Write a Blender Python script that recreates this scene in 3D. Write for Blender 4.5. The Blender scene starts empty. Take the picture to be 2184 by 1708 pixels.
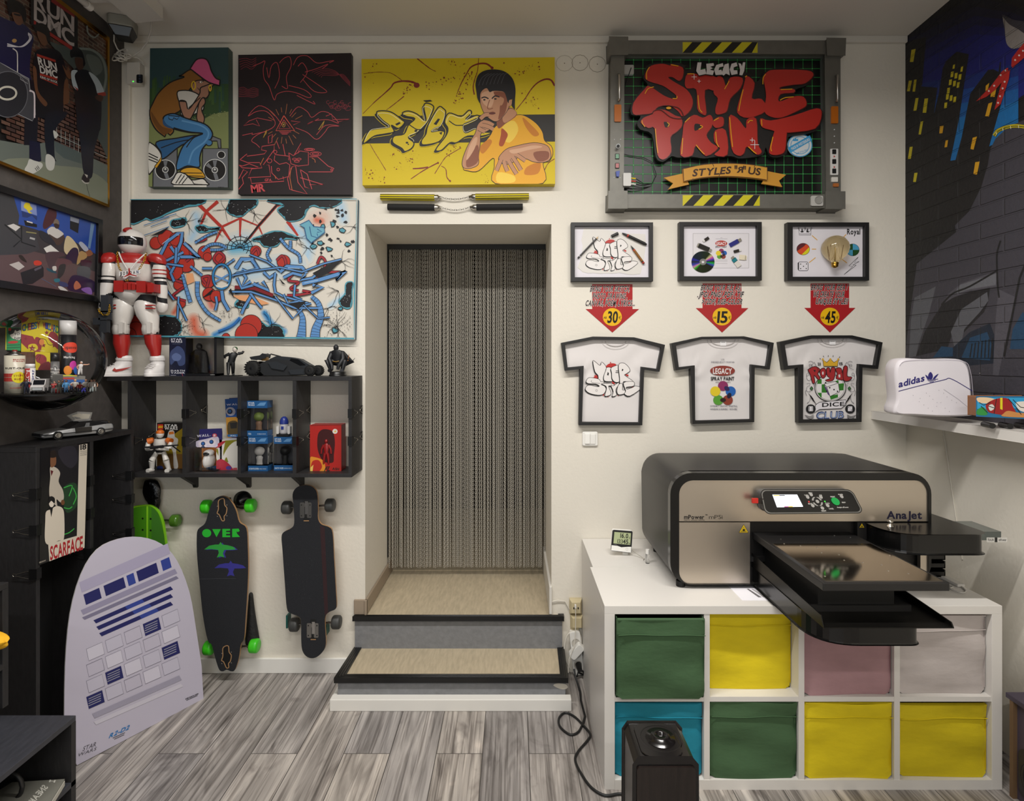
import bpy,bmesh,math,random
import numpy as np
from mathutils import Vector,Matrix
random.seed(7);PI=math.pi
S=bpy.context.scene;C=S.collection
# ---------------------------------------------------------------- camera, world, lights, exposure
FW,FH=2184,1708
F=1208.0;CX,CY=1095.0,768.0;EYE=1.58;WB=2.87
cam=bpy.data.cameras.new('camera');camo=bpy.data.objects.new('camera',cam);C.objects.link(camo)
camo.location=(0,0,EYE);camo.rotation_euler=(PI/2,0,0)
cam.sensor_fit='HORIZONTAL';cam.sensor_width=36;cam.lens=36*F/FW
cam.shift_x=(FW/2-CX)/FW;cam.shift_y=(CY-FH/2)/FW;cam.clip_start=.05
S.camera=camo
S.view_settings.view_transform='Standard';S.view_settings.look='None'
S.view_settings.gamma=1;S.view_settings.use_curve_mapping=False;S.view_settings.exposure=0.0
w=bpy.data.worlds.new('world');S.world=w;w.use_nodes=True
w.node_tree.nodes['Background'].inputs[0].default_value=(1,.97,.93,1)
w.node_tree.nodes['Background'].inputs[1].default_value=.05
def area(name,loc,sx,sy,power,col=(1,.97,.93),rot=(0,0,0),spread=180):
    l=bpy.data.lights.new(name,'AREA');l.shape='RECTANGLE';l.size=sx;l.size_y=sy;l.energy=power;l.color=col
    l.spread=math.radians(spread)
    o=bpy.data.objects.new(name,l);C.objects.link(o);o.location=loc;o.rotation_euler=rot;return o
# a row of fluorescent ceiling luminaires, just out of the frame above and behind the camera
area('ceiling_tube_light',(-.75,1.30,3.10),1.2,.09,39,spread=172)
area('ceiling_tube_light',(.55,1.30,3.10),1.2,.09,39,spread=172)
area('ceiling_tube_light',(-.6,-1.2,3.08),1.2,.1,28)
area('ceiling_tube_light',(.6,-1.2,3.08),1.2,.1,28)
area('shop_window_light',(-.6,-2.9,1.4),2.2,1.6,22,(.78,.89,1),(PI/2,0,0))
# ---------------------------------------------------------------- helpers
def P(px,py,d):return Vector(((px-CX)/F*d,d,EYE-(py-CY)/F*d))
def lin(h):
    h=h.lstrip('#');v=[int(h[i:i+2],16)/255 for i in (0,2,4)]
    return tuple(c/12.92 if c <= .04045 else ((c+.055)/1.055)**2.4 for c in v)+(1,)
MATS={}
def mat(hexc,rough=.55,metal=0.,emit=0.,bump=0.,bscale=60.,var=0.,coat=0.,trans=0.,spec=.5,stretch=None,name=None):
    """a procedural Principled material: colour with optional noise variation, bump, gloss coat, glow"""
    key=(hexc,rough,metal,emit,bump,bscale,var,coat,trans,spec,stretch)
    if key in MATS:return MATS[key]
    m=bpy.data.materials.new(name or 'm_'+hexc.strip('#'));m.use_nodes=True
    nt=m.node_tree;b=nt.nodes['Principled BSDF'];c=lin(hexc)
    b.inputs['Base Color'].default_value=c;b.inputs['Roughness'].default_value=rough
    b.inputs['Metallic'].default_value=metal;b.inputs['Specular IOR Level'].default_value=spec
    b.inputs['Coat Weight'].default_value=coat;b.inputs['Coat Roughness'].default_value=.08
    b.inputs['Transmission Weight'].default_value=trans
    if emit:b.inputs['Emission Color'].default_value=c;b.inputs['Emission Strength'].default_value=emit
    if bump or var:
        g=nt.nodes.new('ShaderNodeNewGeometry');n=nt.nodes.new('ShaderNodeTexNoise');n.inputs['Scale'].default_value=bscale
        n.inputs['Detail'].default_value=6;mp=nt.nodes.new('ShaderNodeMapping')
        if stretch:mp.inputs['Scale'].default_value=stretch
        nt.links.new(g.outputs['Position'],mp.inputs['Vector']);nt.links.new(mp.outputs[0],n.inputs['Vector'])
        if var:
            r=nt.nodes.new('ShaderNodeValToRGB')
            r.color_ramp.elements[0].position=.3;r.color_ramp.elements[1].position=.7
            r.color_ramp.elements[0].color=tuple(max(0,x*(1-var)) for x in c[:3])+(1,)
            r.color_ramp.elements[1].color=tuple(min(1,x*(1+var)) for x in c[:3])+(1,)
            nt.links.new(n.outputs['Fac'],r.inputs[0]);nt.links.new(r.outputs[0],b.inputs['Base Color'])
        if bump:
            u=nt.nodes.new('ShaderNodeBump');u.inputs['Strength'].default_value=bump;u.inputs['Distance'].default_value=.01
            nt.links.new(n.outputs['Fac'],u.inputs['Height']);nt.links.new(u.outputs[0],b.inputs['Normal'])
    MATS[key]=m;return m
MW={}                                              # world matrix of every object built
def tag(o,label=None,cat=None,group=None,kind=None):
    if label:o['label']=label
    if cat:o['category']=cat
    if group:o['group']=group
    if kind:o['kind']=kind
    return o
def thing(name,label,cat,loc=(0,0,0),rotz=0.,group=None,rot=None):
    o=bpy.data.objects.new(name,None);o.empty_display_size=.05;C.objects.link(o)
    m=Matrix.Translation(loc) @ (rot if rot is not None else Matrix.Rotation(rotz,4,'Z'))
    o.matrix_world=m;MW[o]=m
    return tag(o,label,cat,group)
def dup(o,parent=None):
    c=o.copy();C.objects.link(c);c.parent=parent
    for ch in o.children:dup(ch,c)
    return c
class MB:
    """collects shapes; build() links them as one mesh object"""
    def __init__(s):s.v=[];s.f=[];s.mi=[];s.sm=[];s.ms=[]
    def m(s,mt):
        if mt not in s.ms:s.ms.append(mt)
        return s.ms.index(mt)
    def add(s,vs,fs,mt,smooth=False):
        o=len(s.v);s.v += [tuple(v) for v in vs];k=s.m(mt)
        for f in fs:s.f.append(tuple(i+o for i in f));s.mi.append(k);s.sm.append(smooth)
        return s
    def box(s,x0,x1,y0,y1,z0,z1,mt,T=None):
        vs=[Vector((x,y,z)) for x in (x0,x1) for y in (y0,y1) for z in (z0,z1)]
        if T is not None:vs=[T @ v for v in vs]
        return s.add(vs,[(0,1,3,2),(4,6,7,5),(0,4,5,1),(2,3,7,6),(0,2,6,4),(1,5,7,3)],mt)
    def rbox(s,x0,x1,y0,y1,z0,z1,r,mt,T=None,n=4,axis='Y'):
        """box with four rounded edges along one axis"""
        a={'Y':(x0,x1,z0,z1),'Z':(x0,x1,y0,y1),'X':(y0,y1,z0,z1)}[axis]
        pts=rr(a[0],a[2],a[1],a[3],r,n)
        mk={'Y':lambda p,t:(p[0],(y0,y1)[t],p[1]),'Z':lambda p,t:(p[0],p[1],(z0,z1)[t]),'X':lambda p,t:((x0,x1)[t],p[0],p[1])}[axis]
        A=[Vector(mk(p,0)) for p in pts];B=[Vector(mk(p,1)) for p in pts]
        if T is not None:A=[T @ v for v in A];B=[T @ v for v in B]
        return s.loft([A,B],mt,True,smooth=False)
    def loft(s,rings,mt,caps=True,smooth=True,closed=True):
        n=len(rings[0]);vs=[v for r in rings for v in r];fs=[]
        for k in range(len(rings)-1):
            for i in range(n if closed else n-1):
                j=(i+1) % n;fs.append((k*n+i,k*n+j,(k+1)*n+j,(k+1)*n+i))
        s.add(vs,fs,mt,smooth)
        if caps:s.add(rings[0],[tuple(range(n))[::-1]],mt);s.add(rings[-1],[tuple(range(n))],mt)
        return s
    def cyl(s,p0,p1,r0,mt,r1=None,n=16,caps=True,smooth=True,sq=1.):
        p0=Vector(p0);p1=Vector(p1);a,b=basis(p1-p0);r1=r0 if r1 is None else r1
        R=[[p+(a*math.cos(2*PI*i/n)+b*sq*math.sin(2*PI*i/n))*r for i in range(n)] for p,r in ((p0,r0),(p1,r1))]
        return s.loft(R,mt,caps,smooth)
    def tube(s,pts,r,mt,n=8,closed=False,caps=True):
        pts=[Vector(p) for p in pts];N=len(pts);rs=r if isinstance(r,(list,tuple)) else [r]*N
        a=None;R=[]
        for i,p in enumerate(pts):
            t=(pts[(i+1) % N]-pts[i-1]) if (closed or 0 <i <N-1) else (pts[1]-pts[0] if i == 0 else pts[-1]-pts[-2])
            t.normalize()
            if a is None:a,b=basis(t)
            else:
                a=a-t*a.dot(t);a.normalize();b=t.cross(a)
            R.append([p+(a*math.cos(2*PI*k/n)+b*math.sin(2*PI*k/n))*rs[i] for k in range(n)])
        if closed:R.append(R[0])
        return s.loft(R,mt,caps and not closed)
    def lathe(s,prof,org,mt,axis=(0,0,1),n=24,smooth=True,caps=True,sq=1.):
        org=Vector(org);ax=Vector(axis).normalized();a,b=basis(ax)
        R=[[org+ax*z+(a*math.cos(2*PI*i/n)+b*sq*math.sin(2*PI*i/n))*max(r,1e-5) for i in range(n)] for r,z in prof]
        return s.loft(R,mt,caps,smooth)
    def ball(s,c,r,mt,nu=16,nv=10,T=None):
        c=Vector(c);r=(r,r,r) if not isinstance(r,(tuple,list)) else r;R=[]
        for k in range(nv+1):
            t=PI*min(max(k/nv,.002),.998)
            q=[Vector((r[0]*math.sin(t)*math.cos(2*PI*i/nu),r[1]*math.sin(t)*math.sin(2*PI*i/nu),-r[2]*math.cos(t))) for i in range(nu)]
            R.append([c+(T @ v if T is not None else v) for v in q])
        return s.loft(R,mt,True,True)
    def slab(s,pts,ext,mt,side=None,smooth=False):
        """a polygon in space pushed along ext"""
        A=[Vector(p) for p in pts];e=Vector(ext);B=[p+e for p in A];n=len(A)
        s.add(A,[tuple(range(n))],mt);s.add(B,[tuple(range(n))[::-1]],side or mt)
        return s.add(A+B,[(i,(i+1) % n,n+(i+1) % n,n+i) for i in range(n)],side or mt,smooth)
    def ring(s,out,inn,ext,mt):
        """frame between two polygons of equal count, pushed along ext"""
        e=Vector(ext);n=len(out);O=[Vector(p) for p in out];I=[Vector(p) for p in inn]
        vs=O+I+[p+e for p in O]+[p+e for p in I];fs=[]
        for i in range(n):
            j=(i+1) % n
            fs += [(i,j,n+j,n+i),(2*n+i,3*n+i,3*n+j,2*n+j),(i,2*n+i,2*n+j,j),(n+i,n+j,3*n+j,3*n+i)]
        return s.add(vs,fs,mt)
    def build(s,name,parent=None,label=None,bevel=0.,seg=2,sub=0,local=False,kind=None):
        me=bpy.data.meshes.new(name);M=MW.get(parent,Matrix.Identity(4))
        vs=s.v
        if not local and parent is not None:
            I=M.inverted();vs=[tuple(I @ Vector(v)) for v in vs]
        me.from_pydata(vs,[],s.f)
        for mt in s.ms:me.materials.append(mt)
        me.polygons.foreach_set('material_index',s.mi);me.polygons.foreach_set('use_smooth',s.sm);me.update()
        o=bpy.data.objects.new(name,me);C.objects.link(o);o.parent=parent;MW[o]=M
        if bevel:
            b=o.modifiers.new('bevel','BEVEL');b.width=bevel;b.segments=seg;b.limit_method='ANGLE';b.angle_limit=math.radians(50)
            w_=o.modifiers.new('weld','WELD');w_.merge_threshold=1e-6;o.modifiers.move(1,0)
        if sub:
            w_=o.modifiers.new('weld','WELD');w_.merge_threshold=1e-6
            b=o.modifiers.new('sub','SUBSURF');b.levels=sub;b.render_levels=sub
        if label:o['label']=label
        if kind:o['kind']=kind
        return o
    def solo(s,name,label,cat,group=None,kind=None,**k):
        """the mesh is a whole thing, with its origin at its base"""
        A=np.array(s.v);c=(A.min(0)+A.max(0))/2;c[2]=A[:,2].min();org=Vector(c)
        s.v=[tuple(Vector(v)-org) for v in s.v]
        o=s.build(name,None,**k);o.location=org;MW[o]=Matrix.Translation(org)
        return tag(o,label,cat,group,kind)
def basis(t):
    t=Vector(t).normalized();u=Vector((0,0,1)) if abs(t.z) <.9 else Vector((1,0,0))
    a=u.cross(t).normalized();return a,t.cross(a)
def rr(x0,y0,x1,y1,r,n=5):
    """rounded rectangle points"""
    o=[];sx=1 if x1 >x0 else-1;sy=1 if y1 >y0 else-1
    for cx,cy,a in ((x1-sx*r,y1-sy*r,0),(x0+sx*r,y1-sy*r,90),(x0+sx*r,y0+sy*r,180),(x1-sx*r,y0+sy*r,270)):
        for k in range(n+1):
            t=math.radians(a+90*k/n);o.append((cx+sx*r*math.cos(t),cy+sy*r*math.sin(t)))
    return o
def ell(cx,cy,rx,ry,n=28,a0=0,a1=360,rot=0):
    full=abs(a1-a0) >= 360;o=[];c,s_=math.cos(math.radians(rot)),math.sin(math.radians(rot))
    for k in range(n if full else n+1):
        t=math.radians(a0+(a1-a0)*k/n);x,y=rx*math.cos(t),ry*math.sin(t);o.append((cx+x*c-y*s_,cy+x*s_+y*c))
    return o
def smooth(pts,closed=True,n=5):
    """Catmull-Rom curve through points; a point given with a third value 'c' stays a sharp corner"""
    N=len(pts);o=[]
    q=[Vector(p[:2]) for p in pts];sh=[len(p) >2 for p in pts]
    for i in range(N if closed else N-1):
        p1,p2=q[i],q[(i+1) % N]
        p0=q[i-1] if (closed or i >0) else p1;p3=q[(i+2) % N] if (closed or i+2 <N) else p2
        if sh[i]:p0=p1
        if sh[(i+1) % N]:p3=p2
        for k in range(n):
            t=k/n;t2=t*t;t3=t2*t
            o.append(tuple(.5*((2*p1)+(p2-p0)*t+(2*p0-5*p1+4*p2-p3)*t2+(3*p1-p0-3*p2+p3)*t3)))
    if not closed:o.append(tuple(q[-1]))
    return o
# glyph table: every character as triangles, made once
GL={}
def make_glyphs():
    chars=[chr(c) for c in range(33,127)]+['€','™','©','·']
    tmp=[]
    for wt,off in ((0,0.),(1,.028),(2,.075)):
        for ch in chars:
            cu=bpy.data.curves.new('g','FONT');cu.body=ch;cu.offset=off;cu.resolution_u=3;cu.size=1
            o=bpy.data.objects.new('g',cu);C.objects.link(o);tmp.append((ch,wt,o,cu))
    dg=bpy.context.evaluated_depsgraph_get()
    for ch,wt,o,cu in tmp:
        me=o.evaluated_get(dg).to_mesh()
        vs=[(v.co.x,v.co.y) for v in me.vertices];fs=[tuple(p.vertices) for p in me.polygons]
        GL[ch,wt]=(vs,fs)
        o.evaluated_get(dg).to_mesh_clear()
    for ch,wt,o,cu in tmp:bpy.data.objects.remove(o);bpy.data.curves.remove(cu)
make_glyphs()
def layout(txt,bold=1,gap=.07,draw=None):
    """(points, faces, width, height) of a line of text; capitals are about .7 high"""
    x=0;V=[];Fc=[]
    for ch in txt:
        if ch == ' ':x += .3;continue
        vs,fs=GL.get((ch,bold),([],[]))
        if not vs:x += .3;continue
        lo=min(v[0] for v in vs);hi=max(v[0] for v in vs);k=len(V)
        if draw is not None:vs,fs=GL[ch,draw]
        V += [(v[0]-lo+x,v[1]) for v in vs];Fc += [tuple(i+k for i in f) for f in fs];x += hi-lo+gap
    return V,Fc,max(x-gap,.01)
def clip_poly(p,q):
    """p clipped to the convex polygon q"""
    ar=sum(q[i-1][0]*q[i][1]-q[i][0]*q[i-1][1] for i in range(len(q)));sg_=1 if ar >0 else-1
    for i in range(len(q)):
        a,b=q[i-1],q[i];o=[]
        f=lambda r:sg_*((b[0]-a[0])*(r[1]-a[1])-(b[1]-a[1])*(r[0]-a[0]))
        for k in range(len(p)):
            u,v=p[k-1],p[k];fu,fv=f(u),f(v)
            if (fu >= 0) != (fv >= 0):t=fu/(fu-fv);o.append((u[0]+(v[0]-u[0])*t,u[1]+(v[1]-u[1])*t))
            if fv >= 0:o.append((v[0],v[1]))
        p=o
        if len(p) <3:return []
    return p
class Art:
    """flat painting on a real surface: mp(u, v, h) gives the point h in front of it; later shapes lie on top"""
    def __init__(s,mp,eps=.00001,h0=.0006,o=(0,0),sc=1.,rough=.5,mk=None,clip=None,strip=0):
        s.strip=strip;s.mp=mp;s.eps=eps;s.h=h0;s.o=o;s.sc=sc;s.mb=MB();s.rough=rough;s.mk=mk;s.clip=clip
    def zoom(s,ox,oy,sc):s.o=(ox,oy);s.sc=sc;return s
    def mt(s,c):
        if not isinstance(c,str):return c
        return s.mk(c) if s.mk else mat(c,s.rough)
    def pt(s,p):return s.mp(s.o[0]+p[0]/s.sc,s.o[1]+p[1]/s.sc,s.h)
    def up(s):s.h += s.eps
    def emit(s,polys,c):
        s.h += 5e-6;m=s.mt(c);q=[((x-s.o[0])*s.sc,(y-s.o[1])*s.sc) for x,y in s.clip] if s.clip else None
        if s.strip:polys=[c_ for p in polys for k in range(-9,9) for c_ in [clip_poly([tuple(v[:2]) for v in p],[(k*s.strip,-9),(k*s.strip+s.strip,-9),(k*s.strip+s.strip,9),(k*s.strip,9)])] if c_]
        for p in polys:
            if q:
                p2=clip_poly([tuple(v[:2]) for v in p],q)
                if p2:s.mb.add([s.pt(v) for v in p2],[tuple(range(len(p2)))],m)
            else:s.mb.add([s.pt(v) for v in p],[tuple(range(len(p)))],m)
    def poly(s,c,pts,sm=0,n=4):
        s.up();s.emit([smooth(pts,True,n) if sm else pts],c);return s
    def rect(s,c,x0,y0,x1,y1):return s.poly(c,[(x0,y0),(x1,y0),(x1,y1),(x0,y1)])
    def circ(s,c,x,y,rx,ry=None,n=28,rot=0):return s.poly(c,ell(x,y,rx,ry or rx,n,rot=rot))
    def dots(s,c,pts,r,n=6):
        s.up()
        for i,p in enumerate(pts):
            k=r[i] if isinstance(r,(list,tuple)) else r;s.emit([ell(p[0],p[1],k,k,n)],c)
        return s
    def ribbon(s,pts,w,c,closed=False):
        q=[Vector(p[:2]) for p in pts];N=len(q);A=[];B=[]
        ws=w if isinstance(w,(list,tuple)) else [w]*N
        if len(ws) == 2 and N >2:ws=[ws[0]+(ws[1]-ws[0])*i/(N-1) for i in range(N)]
        for i in range(N):
            if closed:t=q[(i+1) % N]-q[i-1]
            else:t=q[min(i+1,N-1)]-q[max(i-1,0)]
            if t.length <1e-9:t=Vector((1,0))
            t.normalize();nn=Vector((-t.y,t.x))*ws[i]/2;A.append(q[i]+nn);B.append(q[i]-nn)
        s.emit([[A[i],A[(i+1) % N],B[(i+1) % N],B[i]] for i in range(N if closed else N-1)],c)
    def line(s,c,pts,w,sm=0,closed=False,n=4):
        s.up();s.ribbon(smooth(pts,closed,n) if sm else pts,w,c,closed);return s
    def lines(s,c,segs,w):
        s.up()
        for g in segs:s.ribbon(g,w,c)
        return s
    def shape(s,fill,edge,pts,w,sm=0,n=4):
        q=smooth(pts,True,n) if sm else [p[:2] for p in pts]
        if fill:s.poly(fill,q)
        if edge:s.line(edge,q,w,closed=True)
        return s
    def soft(s,c,bg,pts,w,k=5):
        """a sprayed stroke that fades into the ground colour bg"""
        q=smooth(pts,False,4) if len(pts) >1 else pts
        h2=lambda a:[int(a[i:i+2],16) for i in (1,3,5)]
        for i in range(k):
            f=(i+1)/k;col='#'+''.join('%02x' % int(b+(a-b)*f) for a,b in zip(h2(c),h2(bg)));ww=w*(1.7-1.4*i/(k-1))
            s.up()
            if len(q) >1:s.ribbon(q,ww,col)
            for e in (q[0],q[-1]):s.emit([ell(e[0],e[1],ww/2,ww/2,18)],col)
        return s
    def ringp(s,c,x,y,r0,r1,sq=1.,n=32):
        s.up();A=ell(x,y,r0,r0*sq,n);B=ell(x,y,r1,r1*sq,n)
        s.emit([[A[i],A[(i+1) % n],B[(i+1) % n],B[i]] for i in range(n)],c);return s
    def text(s,c,txt,tl,tr,bl,bold=1,gap=.07,slant=0.,arc=0.,y0=0.,y1=.7,mir=False,draw=None):
        """text in a box: top-left, top-right, bottom-left corners of the capitals"""
        s.up();V,Fc,w=layout(txt,bold,gap,draw);tl,tr,bl=Vector(tl),Vector(tr),Vector(bl)
        ux=(tr-tl)/w;uy=(tl-bl)/(y1-y0);o=[]
        for x,y in V:
            if mir:x=w-x
            xx=x+slant*(y-y0);t=x/w*2-1
            p=bl+ux*xx+uy*(y-y0)+Vector((0,-arc*(1-t*t)));o.append(s.pt(p))
        s.mb.add(o,Fc,s.mt(c));return s
    def label(s,c,txt,x0,y0,x1,y1,**k):return s.text(c,txt,(x0,y0),(x1,y0),(x0,y1),**k)
    def build(s,name,parent,label=None):return s.mb.build(name,parent,label)
def plane_map(p0,n):
    """pixel of the photograph -> point of a plane in the room"""
    p0=Vector(p0);n=Vector(n).normalized();eye=Vector((0,0,EYE));k=(p0-eye).dot(n)
    def mp(u,v,h=0.):
        d=P(u,v,1.)-eye;return eye+d*(k/d.dot(n))+n*h
    return mp
def wall_map(y):
    def mp(u,v,h=0.):q=P(u,v,y);return Vector((q.x,y-h,q.z))
    return mp
def round_poly(pts,r,n=6):
    """polygon with its corners rounded; r is one radius or one per corner"""
    o=[];N=len(pts)
    for i in range(N):
        p,a,b=Vector(pts[i][:2]),Vector(pts[i-1][:2]),Vector(pts[(i+1) % N][:2]);q=r[i] if isinstance(r,(list,tuple)) else r
        if not q:o.append(tuple(p));continue
        u=p+(a-p).normalized()*q;v=p+(b-p).normalized()*q
        for k in range(n+1):t=k/n;o.append(tuple(u*(1-t)**2+p*2*t*(1-t)+v*t*t))
    return o
def XL(y):return-1.972-.036*(y-2.87)
def XR(y):return 1.990+.018*(y-2.87)
NL=Vector((1,.036,0)).normalized();NR=Vector((-1,.018,0)).normalized()
left_map=plane_map((XL(2.87),2.87,0),NL);right_map=plane_map((XR(2.87),2.87,0),NR)
def off(mp,d):return lambda u,v,h=0.:mp(u,v,h+d)
# ---------------------------------------------------------------- the room
ZC=EYE+(768-80)/F*WB;YB=-3.0
WALL=mat('#e3ddd0',.85,bump=.12,bscale=60,name='painted_plaster')
CEIL=mat('#d6d1c8',.9,name='ceiling_paint')
DARK=mat('#4a4542',.8,bump=.3,bscale=30,var=.12,name='dark_grey_plaster')
WHITE=mat('#e6e2da',.5)
def floor_material():
    m=bpy.data.materials.new('grey_laminate_planks');m.use_nodes=True;nt=m.node_tree;L=nt.links;b=nt.nodes['Principled BSDF']
    def N(t,**k):
        n=nt.nodes.new(t)
        for a,v in k.items():setattr(n,a,v)
        return n
    g=N('ShaderNodeNewGeometry');mp=N('ShaderNodeMapping');mp.vector_type='POINT'
    mp.inputs['Location'].default_value=(-2.275+6.5,.124+9.3*.2,0);mp.inputs['Rotation'].default_value=(0,0,0)
    sep=N('ShaderNodeSeparateXYZ');cmb=N('ShaderNodeCombineXYZ');L.new(g.outputs['Position'],sep.inputs[0])
    L.new(sep.outputs['Y'],cmb.inputs['X']);L.new(sep.outputs['X'],cmb.inputs['Y']);L.new(cmb.outputs[0],mp.inputs[0])
    br=N('ShaderNodeTexBrick');br.offset=.5;br.offset_frequency=2;br.inputs['Scale'].default_value=1
    br.inputs['Brick Width'].default_value=1.3;br.inputs['Row Height'].default_value=.186
    br.inputs['Mortar Size'].default_value=.0016;br.inputs['Mortar Smooth'].default_value=.2;br.inputs['Bias'].default_value=0
    br.inputs['Color1'].default_value=(0,0,0,1);br.inputs['Color2'].default_value=(1,1,1,1);br.inputs['Mortar'].default_value=(.5,.5,.5,1)
    L.new(mp.outputs[0],br.inputs['Vector'])
    # grain: noise stretched along the plank, shifted for every plank
    sh=N('ShaderNodeVectorMath',operation='MULTIPLY_ADD');sh.inputs[1].default_value=(7,3,5)
    L.new(br.outputs['Color'],sh.inputs[0]);L.new(mp.outputs[0],sh.inputs[2])
    def noise(scale,det,stretch,dist=0.):
        q=N('ShaderNodeMapping');q.inputs['Scale'].default_value=stretch;L.new(sh.outputs[0],q.inputs[0])
        n=N('ShaderNodeTexNoise');n.inputs['Scale'].default_value=scale;n.inputs['Detail'].default_value=det;n.inputs['Distortion'].default_value=dist
        L.new(q.outputs[0],n.inputs['Vector']);return n
    a=noise(5,5,(.32,2.6,1),1.6);f=noise(9,8,(.22,9,1),.8);k=noise(2.2,3,(1.1,2.6,1),2.5)
    r=N('ShaderNodeValToRGB');e=r.color_ramp.elements;e[0].position=.28;e[1].position=.74
    e[0].color=lin('#706b67');e[1].color=lin('#cfc9c3');x=e.new(.5);x.color=lin('#a39e9a')
    L.new(a.outputs['Fac'],r.inputs[0])
    r2=N('ShaderNodeValToRGB');e=r2.color_ramp.elements;e[0].position=.36;e[1].position=.52
    e[0].color=(.36,.34,.33,1);e[1].color=(1,1,1,1);L.new(f.outputs['Fac'],r2.inputs[0])
    mx=N('ShaderNodeMix',data_type='RGBA',blend_type='MULTIPLY');mx.inputs['Factor'].default_value=.75
    L.new(r.outputs[0],mx.inputs[6]);L.new(r2.outputs[0],mx.inputs[7])
    r3=N('ShaderNodeValToRGB');e=r3.color_ramp.elements;e[0].position=.26;e[1].position=.42
    e[0].color=(.42,.4,.4,1);e[1].color=(1,1,1,1);x=e.new(.66);x.color=(1,1,1,1);x=e.new(.76);x.color=(1.25,1.22,1.2,1)
    L.new(k.outputs['Fac'],r3.inputs[0])
    mx2=N('ShaderNodeMix',data_type='RGBA',blend_type='MULTIPLY');mx2.inputs['Factor'].default_value=.8
    L.new(mx.outputs[2],mx2.inputs[6]);L.new(r3.outputs[0],mx2.inputs[7])
    # each plank a little warmer, greyer, lighter or darker
    r4=N('ShaderNodeValToRGB');e=r4.color_ramp.elements;e[0].color=(.78,.78,.8,1);e[1].color=(1.08,1.04,.98,1)
    L.new(br.outputs['Color'],r4.inputs[0])
    mx3=N('ShaderNodeMix',data_type='RGBA',blend_type='MULTIPLY');mx3.inputs['Factor'].default_value=1
    L.new(mx2.outputs[2],mx3.inputs[6]);L.new(r4.outputs[0],mx3.inputs[7])
    mx4=N('ShaderNodeMix',data_type='RGBA');mx4.inputs[7].default_value=lin('#3a3633')
    L.new(br.outputs['Fac'],mx4.inputs['Factor']);L.new(mx3.outputs[2],mx4.inputs[6]);L.new(mx4.outputs[2],b.inputs['Base Color'])
    b.inputs['Roughness'].default_value=.42
    bu=N('ShaderNodeBump');bu.inputs['Strength'].default_value=.12;bu.inputs['Distance'].default_value=.004
    L.new(f.outputs['Fac'],bu.inputs['Height']);L.new(bu.outputs[0],b.inputs['Normal'])
    return m
def brick_material(hexc,rough=.62):
    """paint over a brick wall: the joints of the wall show as relief"""
    key=('brick',hexc,rough)
    if key in MATS:return MATS[key]
    m=bpy.data.materials.new('brick_paint_'+hexc.strip('#'));m.use_nodes=True;nt=m.node_tree;L=nt.links;b=nt.nodes['Principled BSDF']
    b.inputs['Base Color'].default_value=lin(hexc);b.inputs['Roughness'].default_value=rough
    g=nt.nodes.new('ShaderNodeNewGeometry');s_=nt.nodes.new('ShaderNodeSeparateXYZ');c=nt.nodes.new('ShaderNodeCombineXYZ')
    L.new(g.outputs['Position'],s_.inputs[0]);L.new(s_.outputs['Y'],c.inputs['X']);L.new(s_.outputs['Z'],c.inputs['Y'])
    br=nt.nodes.new('ShaderNodeTexBrick');br.inputs['Scale'].default_value=1;br.inputs['Brick Width'].default_value=.24;br.inputs['Row Height'].default_value=.072
    br.inputs['Mortar Size'].default_value=.0055;br.inputs['Mortar Smooth'].default_value=.6
    L.new(c.outputs[0],br.inputs['Vector'])
    n=nt.nodes.new('ShaderNodeTexNoise');n.inputs['Scale'].default_value=55;n.inputs['Detail'].default_value=5;L.new(g.outputs['Position'],n.inputs['Vector'])
    ma=nt.nodes.new('ShaderNodeMath');ma.operation='MULTIPLY_ADD';ma.inputs[1].default_value=-1.0
    L.new(br.outputs['Fac'],ma.inputs[0])
    mu=nt.nodes.new('ShaderNodeMath');mu.operation='MULTIPLY';mu.inputs[1].default_value=.35;L.new(n.outputs['Fac'],mu.inputs[0]);L.new(mu.outputs[0],ma.inputs[2])
    bu=nt.nodes.new('ShaderNodeBump');bu.inputs['Strength'].default_value=.8;bu.inputs['Distance'].default_value=.012
    L.new(ma.outputs[0],bu.inputs['Height']);L.new(bu.outputs[0],b.inputs['Normal'])
    MATS[key]=m;return m
def structure(mb,name,**k):return tag(mb.build(name,None,**k),kind='structure')
# floor, with the planks running towards the back wall
structure(MB().box(-2.2,2.2,YB,WB+.6,-.1,0,floor_material()),'floor')
structure(MB().box(-2.2,2.2,YB,WB+.6,ZC,ZC+.1,CEIL),'ceiling')
DX0=(779-CX)/F*WB;DX1=(1176-CX)/F*WB;DZ=EYE+290/F*WB;YC=WB+.6
b=MB()
b.box(-2.2,DX0,WB,YC,0,ZC,WALL);b.box(DX1,2.2,WB,YC,0,ZC,WALL);b.box(DX0,DX1,WB,YC,DZ,ZC,WALL)
structure(b,'wall_back')
def prism_wall(name,pts,z0,z1,m):return MB().slab([(x,y,z0) for x,y in pts],(0,0,z1-z0),m)
structure(prism_wall('wall_left',[(XL(WB),WB),(XL(YB),YB),(-2.3,YB),(-2.3,WB)],0,ZC,DARK),'wall_left')
wr=structure(prism_wall('wall_right',[(XR(WB),WB),(2.3,WB),(2.3,YB),(XR(YB),YB)],0,ZC,WALL),'wall_right')
structure(MB().box(-2.3,2.3,YB-.1,YB,0,ZC,mat('#cfc8bc',.8)),'wall_front')
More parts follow.
